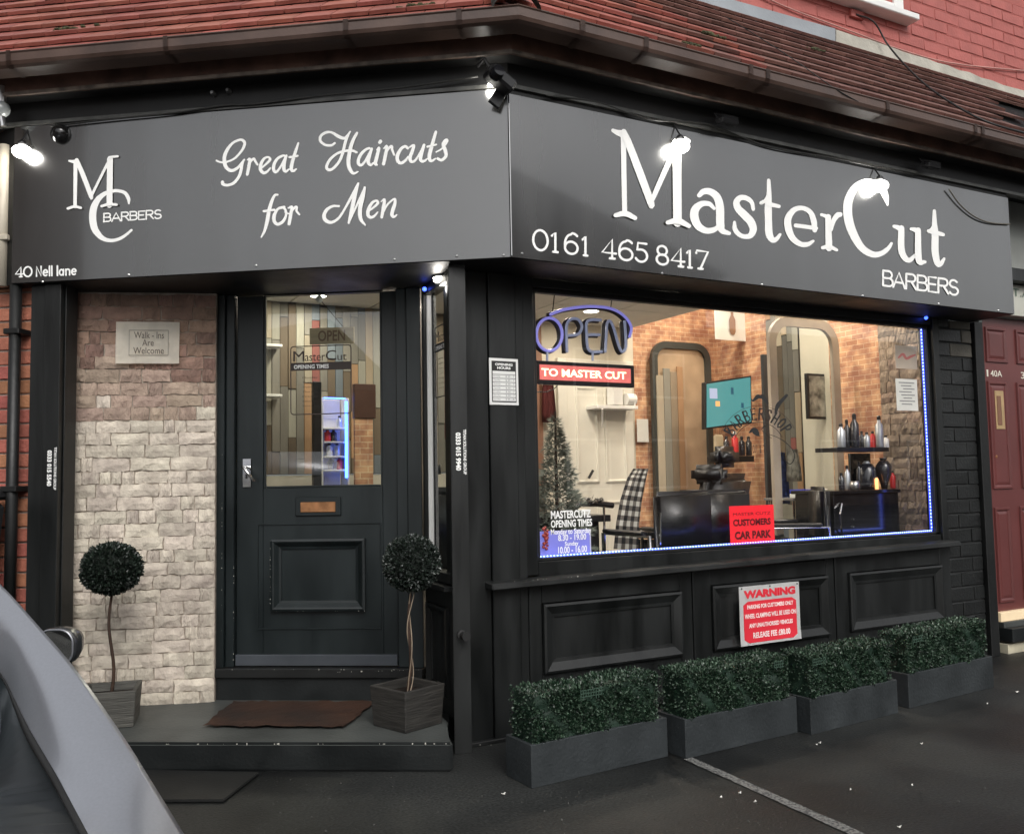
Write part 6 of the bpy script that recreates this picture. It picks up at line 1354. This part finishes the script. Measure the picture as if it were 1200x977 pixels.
rb_('hat', [[(350, 545, 10), (385, 520, 40), (405, 530, 60), (430, 560, 40), (445, 575, 12)]], PRINT)
rb_('swirl', [[(540, 560, 5), (620, 590, 6), (700, 640, 7), (770, 720, 7), (780, 790, 8), (740, 845, 9), (690, 800, 6), (660, 720, 5)], [(500, 480, 14), (470, 520, 6), (560, 600, 5)]], PRINT)
for t_, x0, x1 in (('CUT', 380, 430), ('&', 447, 468), ('TRIM', 482, 545)):
    text_px(t_, FR, (835+x0/8.1455, 440+662/8.1455), (835+x1/8.1455, 440+738/8.1455), PRINTG, bt, GD)
# opening times decal, door glass and side window
def rrect(bm, fr, s0, s1, z0, z1, r_, w_, d):
    P = []
    for cx, cy, a0 in ((s1-r_, z1-r_, 0), (s0+r_, z1-r_, 90), (s0+r_, z0+r_, 180), (s1-r_, z0+r_, 270)):
        for k in range(5): t = R(a0+90*k/4); P.append((cx, cy, math.cos(t), math.sin(t)))
    n = len(P)
    for i in range(n):
        a, b = P[i], P[(i+1) % n]
        quad(bm, [fr.P(a[0]+a[2]*r_, a[1]+a[3]*r_, d), fr.P(b[0]+b[2]*r_, b[1]+b[3]*r_, d), fr.P(b[0]+b[2]*(r_-w_), b[1]+b[3]*(r_-w_), d), fr.P(a[0]+a[2]*(r_-w_), a[1]+a[3]*(r_-w_), d)])
def times_decal(name, label, fr, s0, s1, z0, z1, d, m_, m2):
    t = thing(name, label, 'window transfer', fr.P((s0+s1)/2, z0, d)); W_ = s1-s0; H_ = z1-z0
    bm = bmesh.new(); rrect(bm, fr, s0, s1, z0, z1, .02, .006, d); mesh_obj('border', bm, m_, t)
    bm = bmesh.new(); quad(bm, [fr.P(s0+.006, z1-H_*.36, d), fr.P(s1-.006, z1-H_*.36, d), fr.P(s1-.006, z1-H_*.245, d), fr.P(s0+.006, z1-H_*.245, d)]); mesh_obj('band', bm, m_, t)
    text('M', fr, s0+W_*.05, z1-H_*.225, W_*.18, H_*.15, m_, t, d+.0003); text('aster', fr, s0+W_*.24, z1-H_*.225, W_*.33, H_*.10, m_, t, d+.0003)
    text('C', fr, s0+W_*.58, z1-H_*.225, W_*.17, H_*.15, m_, t, d+.0003); text('ut', fr, s0+W_*.77, z1-H_*.225, W_*.15, H_*.09, m_, t, d+.0003)
    text('OPENING TIMES', fr, s0+W_*.06, z1-H_*.335, W_*.57, H_*.06, m2, t, d+.001, bold=.03)
    for k, day in enumerate(('Monday', 'Tuesday', 'Wednesday', 'Thursday', 'Friday', 'Saturday', 'Sunday')): text(day, fr, s0+W_*.2, z0+H_*(.52-.068*k), W_*.25, H_*.028, m_, t, d+.0003)
    return t
a = hit4(FD, 340, 404.5, 412, 485.5, dd-.02); times_decal('door_times_transfer', 'brown opening times transfer with rounded border on the door glass', FD, a[0], a[1], a[2], a[3], dd-.0225, PRINTG, VINYL)
s0 = FW.hit(509, 430, -.035)[0]; zt = FW.hit(509, 384, -.035)[1]; zb = FW.hit(510, 467, -.035)[1]
times_decal('side_times_transfer', 'black opening times transfer on the narrow side window of the porch', FW, s0, s0+.42, zb, zt, -.0375, PRINT, VINYL) if False else times_decal('side_times_transfer', 'black opening times transfer on the narrow side window of the porch', FW, s0, .408, zb, zt, -.0375, PRINT, VINYL)
# ---- signs fixed outside
oh = thing('opening_hours_sign', 'small black and white opening hours sign screwed to the black pilaster', 'sign', FR.P(2.12, 1.7, .02))
a = (FR.hit(573.5, 450, .016)[0], FR.hit(607.5, 450, .016)[0], FR.hit(590, 474.5, .016)[1], FR.hit(590, 420, .016)[1]); W_, H_ = a[1]-a[0], a[3]-a[2]
fpart('sign_plate', FR, WHITEP, oh, (*a, .013, .0165), bevel=.001)
bm = bmesh.new(); fbox(bm, FR, a[0]+W_*.08, a[1]-W_*.08, a[2]+H_*.06, a[3]-H_*.06, .0168, .0174); mesh_obj('black_ground', bm, PRINT, oh)
fpart('white_row', FR, WHITEP, oh, *[(a[0]+W_*.11, a[1]-W_*.11, a[2]+H_*(.085+k*.0815), a[2]+H_*(.155+k*.0815), .0176, .0182) for k in range(8)], bevel=0)
text('OPENING', FR, a[0]+W_*.2, a[2]+H_*.84, W_*.6, H_*.055, VINYL, oh, .0182, bold=.04); text('HOURS', FR, a[0]+W_*.27, a[2]+H_*.765, W_*.46, H_*.055, VINYL, oh, .0182, bold=.04)
GT = mat('grey_small_print', (.2, .2, .2), .7)
for k, (d_, h_) in enumerate((('Sunday', '10-4'), ('Saturday', '8.30 - 7'), ('Friday', '8.30 - 7'), ('Thursday', '8.30 - 7'), ('Wednesday', '8.30 - 7'), ('Tuesday', '8.30 - 7'), ('Monday', '8.30 - 7'))):
    zz = a[2]+H_*(.10+(k+.0)*.0815); text(d_, FR, a[0]+W_*.13, zz, W_*.24, H_*.04, GT, oh, .0186); text(h_, FR, a[0]+W_*.55, zz, W_*.3, H_*.04, GT, oh, .0186)
def vtext(fr, px, py0, py1, d, label, num):
    t = thing('contractor_sticker', label, 'sticker', fr.P(*fr.hit(px, py0, d), d), 'white telephone stickers on the black posts')
    s0, z1 = fr.hit(px, py0, d); _, z0 = fr.hit(px, py1, d); L = z1-z0
    # reading downwards
    text(num, fr, s0-.012, z1-L*.07, L*.84, .026, VINYL, t, d, rot=-math.pi/2, bold=.05); text('TITAN SOLUTIONS GROUP', fr, s0+.026, z1, L, .015, VINYL, t, d, rot=-math.pi/2, bold=.03)
    text('www', fr, s0-.026, z1-L*.12, L*.7, .006, GT, t, d, rot=-math.pi/2) if False else None
PFm = Frame((1.779, 3.985), (.977, -.212)); vtext(PFm, 536.5, 503, 556, .003, 'white vertical telephone sticker on the post beside the porch', '0333 015 9940'); vtext(FL, 58, 524, 574, .0165, 'white vertical telephone sticker on the far left pilaster', '0333 015 5540')
# warning sign
wn = thing('warning_sign', 'red and white warning parking sign, curling at the corners, on the stall riser', 'sign', FR.P(3.8, .4, .04))
q4 = [FR.hit(865, 687.5, .045), FR.hit(936, 681, .045), FR.hit(938.5, 748, .045), FR.hit(868, 757, .045)]
x0, x1 = (q4[0][0]+q4[3][0])/2, (q4[1][0]+q4[2][0])/2; z0, z1 = (q4[2][1]+q4[3][1])/2, (q4[0][1]+q4[1][1])/2; W_, H_ = x1-x0, z1-z0
def wd2(u, v): return .046+.002*math.sin(u*5+1)+.03*max(0, .18-v)*(1 if u > .5 else .5)
class WPl:
    pass
def wsheet(name, u0, u1, v0, v1, dlt, m_, rad=0):
    bm = bmesh.new(); N1, N2 = 12, 12; g = []
    for i in range(N1+1):
        g.append([])
        for j in range(N2+1):
            u, v = u0+(u1-u0)*i/N1, v0+(v1-v0)*j/N2
            if rad:
                cu = min(u-u0, u1-u); cv = min(v-v0, v1-v)
            g[i].append(bm.verts.new(FR.P(x0+W_*u, z0+H_*v, wd2(u, v)+dlt)))
    for i in range(N1):
        for j in range(N2):
            if rad and (i in (0, N1-1)) and (j in (0, N2-1)):
                ii, jj = i, j; c = {(0, 0): (i+1, j+1), (1, 0): (i, j+1), (0, 1): (i+1, j), (1, 1): (i, j)}[(int(i > 0), int(j > 0))]
                q = [g[i][j], g[i+1][j], g[i+1][j+1], g[i][j+1]]; drop = {(0, 0): 0, (1, 0): 1, (1, 1): 2, (0, 1): 3}[(int(i > 0), int(j > 0))]; q.pop(drop); bm.faces.new(q)
            else: bm.faces.new((g[i][j], g[i+1][j], g[i+1][j+1], g[i][j+1]))
    if not rad: bmesh.ops.solidify(bm, geom=bm.faces[:], thickness=-.0015)
    return mesh_obj(name, bm, m_, wn)
wsheet('sign_sheet', 0, 1, 0, 1, 0, mat('white_sign_plastic', (.95, .95, .94), .45, var=.02)); wsheet('red_ground', .06, .94, .04, .74, .0014, REDP, 1)
def wtext(s, u0, u1, v0, hh, m_, b_):
    o = text(s, FR, 0, 0, 1, 1, m_, wn, 0, bold=b_)
    for v in o.data.vertices:
        u, w2 = v.co.x, v.co.z; uu, vv = u0+(u1-u0)*u, v0+hh*w2; v.co = FR.P(x0+W_*uu, z0+H_*vv, wd2(uu, vv)+.0026)
wtext('WARNING', .07, .93, .79, .14, REDP, .06)
for k, (s, u0, u1, v0, hh) in enumerate((('PARKING FOR CUSTOMERS ONLY', .12, .89, .61, .072), ('WHEEL CLAMPING WILL BE USED ON', .075, .925, .45, .08), ('ANY UNAUTHORISED VEHICLES', .14, .87, .29, .075), ('RELEASE FEE £80.00', .2, .82, .11, .10))): wtext(s, u0, u1, v0, hh, mat('pink_white_print', (.95, .78, .76), .5), .035)
for u, v in ((.04, .965), (.5, .97), (.96, .965)):
    bm = bmesh.new(); add_lathe(bm, [(.005, 0), (.004, .003)], 8, M=FR.mat(x0+W_*u, z0+H_*v, .05) @ Matrix.Rotation(R(90), 4, 'X')); mesh_obj('screw', bm, STEELD, wn)
# ================================================================ planters, pots, mats
def leaf_cloud(surf, n, size, mats, seed, name='foliage', parent=None, tri=False):
    """surf(rand) -> (point, outward normal); small folded leaves standing off the surface"""
    r2 = random.Random(seed); bm = bmesh.new()
    for i in range(n):
        p, nr = surf(r2); d = (nr+Vector((r2.gauss(0, .55), r2.gauss(0, .55), r2.gauss(0, .55)+.15))).normalized(); s_ = size*r2.uniform(.7, 1.3)
        side = d.cross(Vector((r2.gauss(0, 1), r2.gauss(0, 1), r2.gauss(0, 1)))).normalized()*s_*.36
        a = p; b = p+d*s_*.55; c = p+d*s_
        bent = d.cross(side).normalized()*s_*.12
        f1 = bm.faces.new([bm.verts.new(a), bm.verts.new(b+side+bent), bm.verts.new(c), bm.verts.new(b-side+bent)])
        f1.material_index = 0 if r2.random() < .62 else 1
    KEEP.add(id(bm))
    o = mesh_obj(name, bm, mats, parent); o['kind'] = 'stuff'; return o
PLW, PLD, PLH = .755, .205, .178
proto = None
def make_planter(seed, label, torn):
    t = bpy.data.objects.new('hedge_planter', None); COL.objects.link(t); t['label'] = label; t['category'] = 'planter'; t['group'] = 'box hedge planters along the shop front'
    bm = bmesh.new(); o = [(0, 0), (PLW, 0), (PLW, PLD), (0, PLD)]; th = .018
    rings = []
    for z, i_ in ((0, 0), (PLH, 0), (PLH, th), (PLH-.03, th)):
        rings.append([bm.verts.new((x+(i_ if x < .1 else -i_), y+(i_ if y < .1 else -i_), z)) for x, y in o])
    for A, B in zip(rings, rings[1:]):
        for k in range(4): bm.faces.new((A[k], A[(k+1) % 4], B[(k+1) % 4], B[k]))
    bm.faces.new(rings[0][::-1]); bm.faces.new(rings[-1]); bmesh.ops.bevel(bm, geom=[e for e in bm.edges], offset=.002, segments=1, affect='EDGES')
    mesh_obj('trough', bm, SLATEP, t)
    hw0, hw1, hd0, hd1, hz0, hz1 = .015, PLW-.05, .0, PLD-.01, PLH-.015, .392
    bm = bmesh.new(); r2 = random.Random(seed); add_box(bm, (hw0+.015, hd0+.02, hz0), (hw1-.015, hd1-.015, hz1-.02))
    bmesh.ops.subdivide_edges(bm, edges=bm.edges[:], cuts=5, use_grid_fill=True)
    for v in bm.verts: v.co += Vector((r2.gauss(0, .004), r2.gauss(0, .004), r2.gauss(0, .004)))
    mesh_obj('hedge_core', bm, mat('dark_green_mesh_backing', (.008, .024, .014), .6, var=.4, scale=15), t)
    def surf(r):
        k = r.random(); wav = lambda x: .008*math.sin(x*23+seed)+.006*math.sin(x*51)
        while True:
            if k < .52: p = Vector((r.uniform(hw0, hw1), hd0+.018, r.uniform(hz0+.01, hz1-.01))); n_ = Vector((0, -1, 0)); p.y += wav(p.x+p.z)
            elif k < .84: p = Vector((r.uniform(hw0, hw1), r.uniform(hd0, hd1), hz1-.02+wav(r.random()*3))); n_ = Vector((0, 0, 1))
            elif k < .92: p = Vector((hw0+.01, r.uniform(hd0, hd1), r.uniform(hz0, hz1))); n_ = Vector((-1, 0, 0))
            else: p = Vector((hw1-.01, r.uniform(hd0, hd1), r.uniform(hz0, hz1))); n_ = Vector((1, 0, 0))
            # bald patches
            q = noise.noise(Vector((p.x*7+seed*3.1, p.y*7, p.z*9)))
            if q > .3 and r.random() < .7: k = r.random(); continue
            if k >= .84 and k < .92 and r.random() < .6: k = r.random(); continue
            return p, n_
    leaf_cloud(surf, 10500, .0135, [LEAF, LEAF2], seed, parent=t)
    # torn plastic grid edge showing on the front top corner
    bm = bmesh.new()
    for k in range(torn[1]): add_box(bm, (torn[0]+k*.014, -.004, hz1-.06+rnd.uniform(-.01, .01)), (torn[0]+k*.014+.003, .0, hz1-.022))
    for k in range(3): add_box(bm, (torn[0], -.004, hz1-.026-k*.014), (torn[0]+torn[1]*.014, -.001, hz1-.023-k*.014))
    mesh_obj('grid_backing', bm, mat('green_plastic_grid', (.05, .09, .065), .5), t)
    return t
PL = [((1.863, 3.386), (2.62, 3.44)), ((2.666, 3.367), (3.413, 3.412)), ((3.436, 3.344), (4.144, 3.402)), ((4.269, 3.43), (5.105, 3.496))]
lbs = ['artificial box hedge in a slate grey trough nearest the porch post', 'artificial box hedge planter in front of the white bay line, second from the porch', 'artificial box hedge planter third from the porch, right of the warning sign', 'artificial box hedge planter farthest from the porch beside the maroon door']
for k, ((xa, ya), (xb, yb)) in enumerate(PL):
    t = make_planter(11+k*7, lbs[k], ((.26, 9), (.6, 5), (.03, 8), (.05, 6))[k])
    L = math.hypot(xb-xa, yb-ya); t.location = (xa, ya, 0); t.rotation_euler = (0, 0, math.atan2(yb-ya, xb-xa)); t.scale = (L/PLW, 1, 1 if k != 3 else 1.04)
def topiary(label, corner_, yaw, size, height, m_, ballc, br, squash, vine, trunkp):
    t = thing('topiary_pot', label, 'potted topiary', (corner_.x, corner_.y, .13), 'ball topiaries in square pots by the door')
    M = Matrix.Translation((corner_.x, corner_.y, .131)) @ Matrix.Rotation(yaw, 4, 'Z')
    bm = bmesh.new(); rings = []; s_ = size
    for z, i_ in ((0, .012), (height, 0), (height, .02), (height-.04, .024)):
        rings.append([bm.verts.new(M @ Vector((x+(i_ if x == 0 else -i_), y+(i_ if y == 0 else -i_), z))) for x, y in ((0, 0), (s_, 0), (s_, s_), (0, s_))])
    for A, B in zip(rings, rings[1:]):
        for k in range(4): bm.faces.new((A[k], A[(k+1) % 4], B[(k+1) % 4], B[k]))
    bm.faces.new(rings[0][::-1]); bmesh.ops.bevel(bm, geom=bm.edges[:], offset=.003, segments=1, affect='EDGES'); mesh_obj('pot', bm, m_, t)
    bm = bmesh.new(); quad(bm, [M @ Vector(p) for p in ((.02, .02, height-.045), (s_-.02, .02, height-.045), (s_-.02, s_-.02, height-.04), (.02, s_-.02, height-.045))]); bmesh.ops.solidify(bm, geom=bm.faces[:], thickness=.01); mesh_obj('soil', bm, SOIL, t)
    base = M @ Vector((s_*.5, s_*.5, height-.05)); top = ballc-Vector((0, 0, br*.6)); bm = bmesh.new(); P = []
    for k in range(13):
        f = k/12; P.append(base.lerp(top, f)+Vector((.012*math.sin(f*7), .008*math.cos(f*6), 0)))
    add_tube(bm, P, [.009-.003*k/12 for k in range(13)], 8); mesh_obj('trunk', bm, BARK, t, True)
    if vine:
        bm = bmesh.new(); ph = 2.6
        for o_ in (0, math.pi):
            add_tube(bm, [base.lerp(top, k/30)+Vector((.010*math.sin(k/30*ph*6.28*.5+o_)+.012*math.sin(k/30*7), -.012-.01*math.cos(k/30*ph*6.28*.5+o_), 0)) for k in range(31)], .0028, 6)
        mesh_obj('vine_stem', bm, BARKP, t, True)
    bm = bmesh.new(); bmesh.ops.create_icosphere(bm, subdivisions=3, radius=br*.86, matrix=Matrix.Translation(ballc) @ Matrix.Diagonal((1, 1, squash, 1)))
    mesh_obj('ball_core', bm, mat('near_black_core', (.006, .01, .007), .9), t, True)
    def surf(r):
        n_ = Vector((r.gauss(0, 1), r.gauss(0, 1), r.gauss(0, 1))).normalized(); k = br*r.uniform(.84, .97)*(1+.05*noise.noise(n_*3+Vector((br*50, 0, 0))))
        return ballc+Vector((n_.x*k, n_.y*k, n_.z*k*squash)), n_
    leaf_cloud(surf, 5200, .0165, [LEAF3, LEAF3 if not vine else mat('glossy_grey_leaf', (.04, .048, .044), .25, spec=.8)], int(br*1000), parent=t)
    return t
c1 = ground(159, 852, .13); sz = .26; yw = R(-12)
cor = c1-Vector((math.cos(yw), math.sin(yw), 0))*sz
def atdepth(px, py, dep): return CAM+ray(px, py)*dep
pc1 = cor+Vector((math.cos(yw)*sz/2-math.sin(yw)*sz/2, math.sin(yw)*sz/2+math.cos(yw)*sz/2, 0))
dep = (pc1-CAM).dot(fw); topiary('ball topiary with dark trunk in a weathered grey wooden pot against the stone cladding', cor, yw, sz, .175, WOODG, atdepth(131, 666, dep), .142, .9, False, None)
cf, cl_, cr_ = ground(475, 861, .13), ground(454, 846, .13), ground(522, 847, .13)
yw2 = math.atan2((cr_-cf).y, (cr_-cf).x); yv = Vector((math.cos(yw2), math.sin(yw2), 0)); sz2 = (cr_-cf).length
cor2 = cf; pc2 = cor2+yv*sz2/2+Vector((-yv.y, yv.x, 0))*sz2/2; dep2 = (pc2-CAM).dot(fw)
topiary('glossy dark ball topiary with pale twisted stem in a dark pot beside the porch post', cor2, yw2, sz2, .19, mat('dark_timber_pot', (.03, .028, .025), .6, var=.4, bump=.4, bscale=15, stretch=(1, 1, 8)), atdepth(482.5, 660, dep2), .136, 1.0, True, None)
# coir mat on the landing
cs4 = [ground(238, 852, .135), ground(404, 853, .135), ground(440, 823, .135), ground(272, 823, .135)]
bm = bmesh.new(); N = 22; g = []; r2 = random.Random(5)
for i in range(N+1):
    g.append([])
    for j in range(N//2+1):
        u, v = i/N, j/(N//2); p = (cs4[0]*(1-u)+cs4[1]*u)*(1-v)+(cs4[3]*(1-u)+cs4[2]*u)*v
        if i in (0, N) or j in (0, N//2): p = p+Vector((r2.gauss(0, .006), r2.gauss(0, .006), 0))
        g[i].append(bm.verts.new(p+Vector((0, 0, .006+r2.uniform(0, .006)))))
for i in range(N):
    for j in range(N//2): bm.faces.new((g[i][j], g[i+1][j], g[i+1][j+1], g[i][j+1]))
bmesh.ops.solidify(bm, geom=bm.faces[:], thickness=.008)
COIR2 = mat('worn_brown_coir', (.16, .075, .045), .95, scale=2.6, col2=(.045, .033, .028), bump=1.0, bscale=150)
tag(mesh_obj('coir_door_mat', bm, COIR2), 'worn brown coir door mat lying on the porch step', 'door mat')
cs4 = [ground(186, 941), ground(262, 941), ground(304, 908), ground(60, 900)]
RM = mat('ribbed_black_rubber', (.006, .0065, .0065), .6, var=.3, scale=12, bump=.15, bscale=90)
tag(prism('rubber_mat', [((cs4[3]-Vector((.2, -.1, 0))).x, (cs4[3]-Vector((.2, -.1, 0))).y), (cs4[0].x, cs4[0].y), (cs4[1].x, cs4[1].y), (cs4[2].x, cs4[2].y)], .004, .016, RM, bevel=.003), 'black rubber mat on the asphalt below the porch step', 'mat')
# short black downpipe shoe between the pilaster and the first planter
a = ground(588, 880); ds_ = thing('rain_shoe', 'short black drain pipe stub beside the pilaster and the first planter', 'drain pipe', (a.x, a.y+.25, 0))
q = Vector((a.x+.13, a.y+.22, 0)); bm = bmesh.new(); add_tube(bm, [q+Vector((0, 0, .0)), q+Vector((0, 0, .36))], .035, 12); mesh_obj('pipe', bm, PAINT2, ds_, True)
bm = bmesh.new(); add_tube(bm, [q+Vector((0, 0, .36)), q+Vector((0, 0, .40))], .045, 12); mesh_obj('collar', bm, PAINT2, ds_, True)

# ================================================================ silver car at the lower left
car = thing('silver_car', 'silver car parked at the lower left, seen from behind one rear pillar', 'car', (-.9, 1.6, 0))
S_px = [(-180, 548, 2.5), (-90, 613, 2.28), (-45, 648, 2.12), (0, 684, 2.0), (46, 734, 1.86), (93, 789, 1.72), (147, 866, 1.56), (174, 909, 1.49), (216, 977, 1.4), (240, 1022, 1.36), (262, 1080, 1.3), (275, 1180, 1.27), (282, 1300, 1.25)]
I_px = [(-230, 560, 2.4), (-130, 640, 2.15), (-50, 717, 1.96), (0, 787, 1.83), (17, 819, 1.74), (34.5, 854, 1.64), (60, 897, 1.52), (74, 922, 1.46), (103, 976, 1.33), (118, 1006, 1.27), (132, 1050, 1.2), (138, 1120, 1.17), (140, 1260, 1.13)]
S_px = smooth_path(S_px, 4); I_px = smooth_path(I_px, 4)
Sp = [atdepth(*q) for q in S_px]; Ip = [atdepth(*q) for q in I_px]
AX = Vector((math.sin(R(-26)), math.cos(R(-26)), 0)); LX = Vector((-AX.y*-1*-1, AX.x, 0)); LX = Vector((-AX.y, AX.x, 0))
def skin(name, rows, m_, sm=True, th=.004):
    bm = bmesh.new(); g = [[bm.verts.new(p) for p in r_] for r_ in rows]
    for A, B in zip(g, g[1:]):
        for k in range(len(A)-1): bm.faces.new((A[k], A[k+1], B[k+1], B[k]))
    bmesh.ops.recalc_face_normals(bm, faces=bm.faces)
    if th: bmesh.ops.solidify(bm, geom=bm.faces[:], thickness=th)
    return mesh_obj(name, bm, m_, car, sm)
rows = []
for i in range(len(Sp)):
    s_, q = Sp[i], Ip[i]; out = (s_-q); bul = (CAM-(s_+q)/2).normalized(); r_ = []
    for k in range(17):
        t = k/16; p = q.lerp(s_, t)+bul*(.03*math.sin(math.pi*t))
        r_.append(p)
    # roll over the silhouette and run forward along the side
    tn = (Sp[min(i+1, len(Sp)-1)]-Sp[max(i-1, 0)]).normalized()
    for t in (.012, .03, .07, .2, .6, 1.4): r_.append(s_+AX*t+LX*(.05*t)+(s_-q).normalized()*(-.02*min(1, t*8)))
    rows.append(r_)
body = skin('body_shell', rows, CARP, th=0)
# black seal and tailgate glass
vv = [(Ip[i]+(CAM-Ip[i]).normalized()*.004) for i in range(len(Ip))]
def inw(i, k): # direction in from the seal towards the glass
    a = (Ip[i]-Sp[i]).normalized(); return a
skin('rubber_seal', [[vv[i], vv[i]+inw(i, 0)*.006+(CAM-vv[i]).normalized()*.006, vv[i]+inw(i, 0)*.012] for i in range(len(vv))], RUBBER, th=.002)
skin('rear_window', [[vv[i]+inw(i, 0)*.0125, vv[i]+inw(i, 0)*.15+(CAM-vv[i]).normalized()*.03, vv[i]+inw(i, 0)*.5+(CAM-vv[i]).normalized()*.06, vv[i]+inw(i, 0)*.95+(CAM-vv[i]).normalized()*.04] for i in range(len(vv))], CARG, th=.003)
# small dents catching light on the pillar
# door mirror, glass facing back
mc = atdepth(66, 758, 2.75); 
mm_ = thing('x', '', '', (0, 0, 0)); bpy.data.objects.remove(mm_)
FM = Frame((mc.x, mc.y), (rt.x, rt.y))
hw, hh = .06, .058
def rring(w_, h_, d_, rr, cx=0): 
    P = []
    for sx, sy, a0 in ((1, 1, 0), (-1, 1, 90), (-1, -1, 180), (1, -1, 270)):
        for k in range(6): t = R(a0+90*k/5); P.append(FM.P(cx+sx*(w_-rr)+rr*math.cos(t), mc.z+sy*(h_-rr)+rr*math.sin(t), d_))
    return P
bm = bmesh.new(); prof = [(hw-.007, hh-.007, .0, .038), (hw-.003, hh-.003, .008, .042), (hw, hh, .0, .045), (hw*.98, hh*.98, -.04, .045), (hw*.7, hh*.7, -.09, .03), (hw*.3, hh*.3, -.105, .015)]
rg = [[bm.verts.new(p) for p in rring(w_, h_, d_, r_)] for w_, h_, d_, r_ in prof]
for A, B in zip(rg, rg[1:]):
    for k in range(len(A)): bm.faces.new((A[k], A[(k+1) % len(A)], B[(k+1) % len(A)], B[k]))
bm.faces.new(rg[-1]); mesh_obj('mirror_housing', bm, mat('dark_mirror_housing', (.03, .032, .035), .25, spec=.7), car, True)
bm = bmesh.new(); bm.faces.new([bm.verts.new(p) for p in rring(hw-.0075, hh-.0075, .003, .037)]); bmesh.ops.solidify(bm, geom=bm.faces[:], thickness=.002); mesh_obj('mirror_glass', bm, MATS['mirror'], car)
bm = bmesh.new(); a = rring(hw-.004, hh-.004, .0125, .042); add_tube(bm, a, .003, 6, closed=True); mesh_obj('mirror_rim', bm, CARP, car, True)
bm = bmesh.new(); add_tube(bm, [FM.P(-.05, mc.z-.03, -.05), FM.P(-.18, mc.z-.1, -.08)], .018, 8); mesh_obj('mirror_arm', bm, BLACKPL, car)
# roof, far side, bumper and wheels, out of the frame
top = Sp[0]; rf = []
for i in range(6):
    u = i/5; p0_ = Sp[0].lerp(Sp[1], 0)+LX*(-0.0); rf.append([Sp[0]+AX*(2.0*v)+LX*(u*1.35)+Vector((0, 0, .22*math.sin(min(1, u*2)*math.pi/2)*(1 if v < .8 else .6))) for v in (0, .3, .6, 1.0)])
skin('roof_panel', rf, CARP, th=.01)
bs = Sp[-1]
skin('rear_bumper', [[Vector((p.x, p.y, z)) for z in (.65, .45, .25)] for p in (bs+AX*.5, bs+AX*.02, bs+LX*.3-AX*.06, bs+LX*.9-AX*.1, bs+LX*1.4)], CARP, th=.02)
for a_, l_ in ((.55, .1), (2.6, .1), (.55, 1.4), (2.6, 1.4)):
    p = Vector((bs.x, bs.y, .31))+AX*a_+LX*l_; M = Matrix.Translation(p) @ LX.to_track_quat('Z', 'Y').to_matrix().to_4x4()
    bm = bmesh.new(); add_lathe(bm, [(.2, -.09), (.29, -.1), (.31, -.07), (.31, .07), (.29, .1), (.2, .09)], 28, M=M); wh = mesh_obj('wheel', bm, RUBBER, car, True)
    bm = bmesh.new(); add_lathe(bm, [(.198, -.07), (.05, -.06), (.05, .06), (.198, .07)], 20, M=M); mesh_obj('rim', bm, METAL, wh)
# ================================================================ street opposite (seen in the reflections)
def house(x0, x1, y, zr, label, wins, gable=False):
    t = thing('terraced_house', label, 'house', ((x0+x1)/2, y, 0), 'houses across the street')
    HF = Frame((x1, y), (-1, 0)); W_ = x1-x0
    bm = bmesh.new(); add_box(bm, (x0, y-7, 0), (x1, y, zr)); mesh_obj('wall', bm, mat('street_brick', (.17, .10, .07), .85, var=.3, scale=2), t)
    yb, yf = (y-7.2, y+.3) if gable else (y-3.5, y-3.3)
    bm = bmesh.new(); add_hexa(bm, [Vector(p) for p in ((x0-.2, y-7.2, zr), (x1+.2, y-7.2, zr), (x1+.2, y+.3, zr), (x0-.2, y+.3, zr), (x0-.2 if not gable else (x0+x1)/2-.1, yb, zr+2.4), (x1+.2 if not gable else (x0+x1)/2+.1, yb, zr+2.4), (x1+.2 if not gable else (x0+x1)/2+.1, yf, zr+2.4), (x0-.2 if not gable else (x0+x1)/2-.1, yf, zr+2.4))]); mesh_obj('roof', bm, mat('street_slate', (.05, .05, .055), .6), t)
    for s_, z_, w_, h_ in wins:
        f = fpart('window', HF, WHITEP, t, (s_, s_+w_, z_, z_+h_, .005, .05)); fpart('pane', HF, mat('dark_pane', (.02, .025, .03), .1), f, (s_+.08, s_+w_-.08, z_+.08, z_+h_-.08, .051, .056))
W2 = [(1, .9, 1.6, 1.6), (4, .9, 1.6, 1.6), (1, 3.8, 1.3, 1.5), (4, 3.8, 1.3, 1.5)]
house(4.0, 19.8, -15, 7.8, 'tall brown brick gabled house across the street', W2, True)
house(20.4, 36, -17, 5.0, 'long low brick row at the far right across the street', [(1, .8, 3, 1.8), (6, .8, 3, 1.8)])
house(-4, 4.4, -18, 4.6, 'brown brick house behind the camera', W2)
house(-17, -10, 8.3, 8.5, 'tall brick side building beyond the parked car', [])
house(-30, -19, -9, 4.6, 'brown brick house at the far left end of the street', W2)
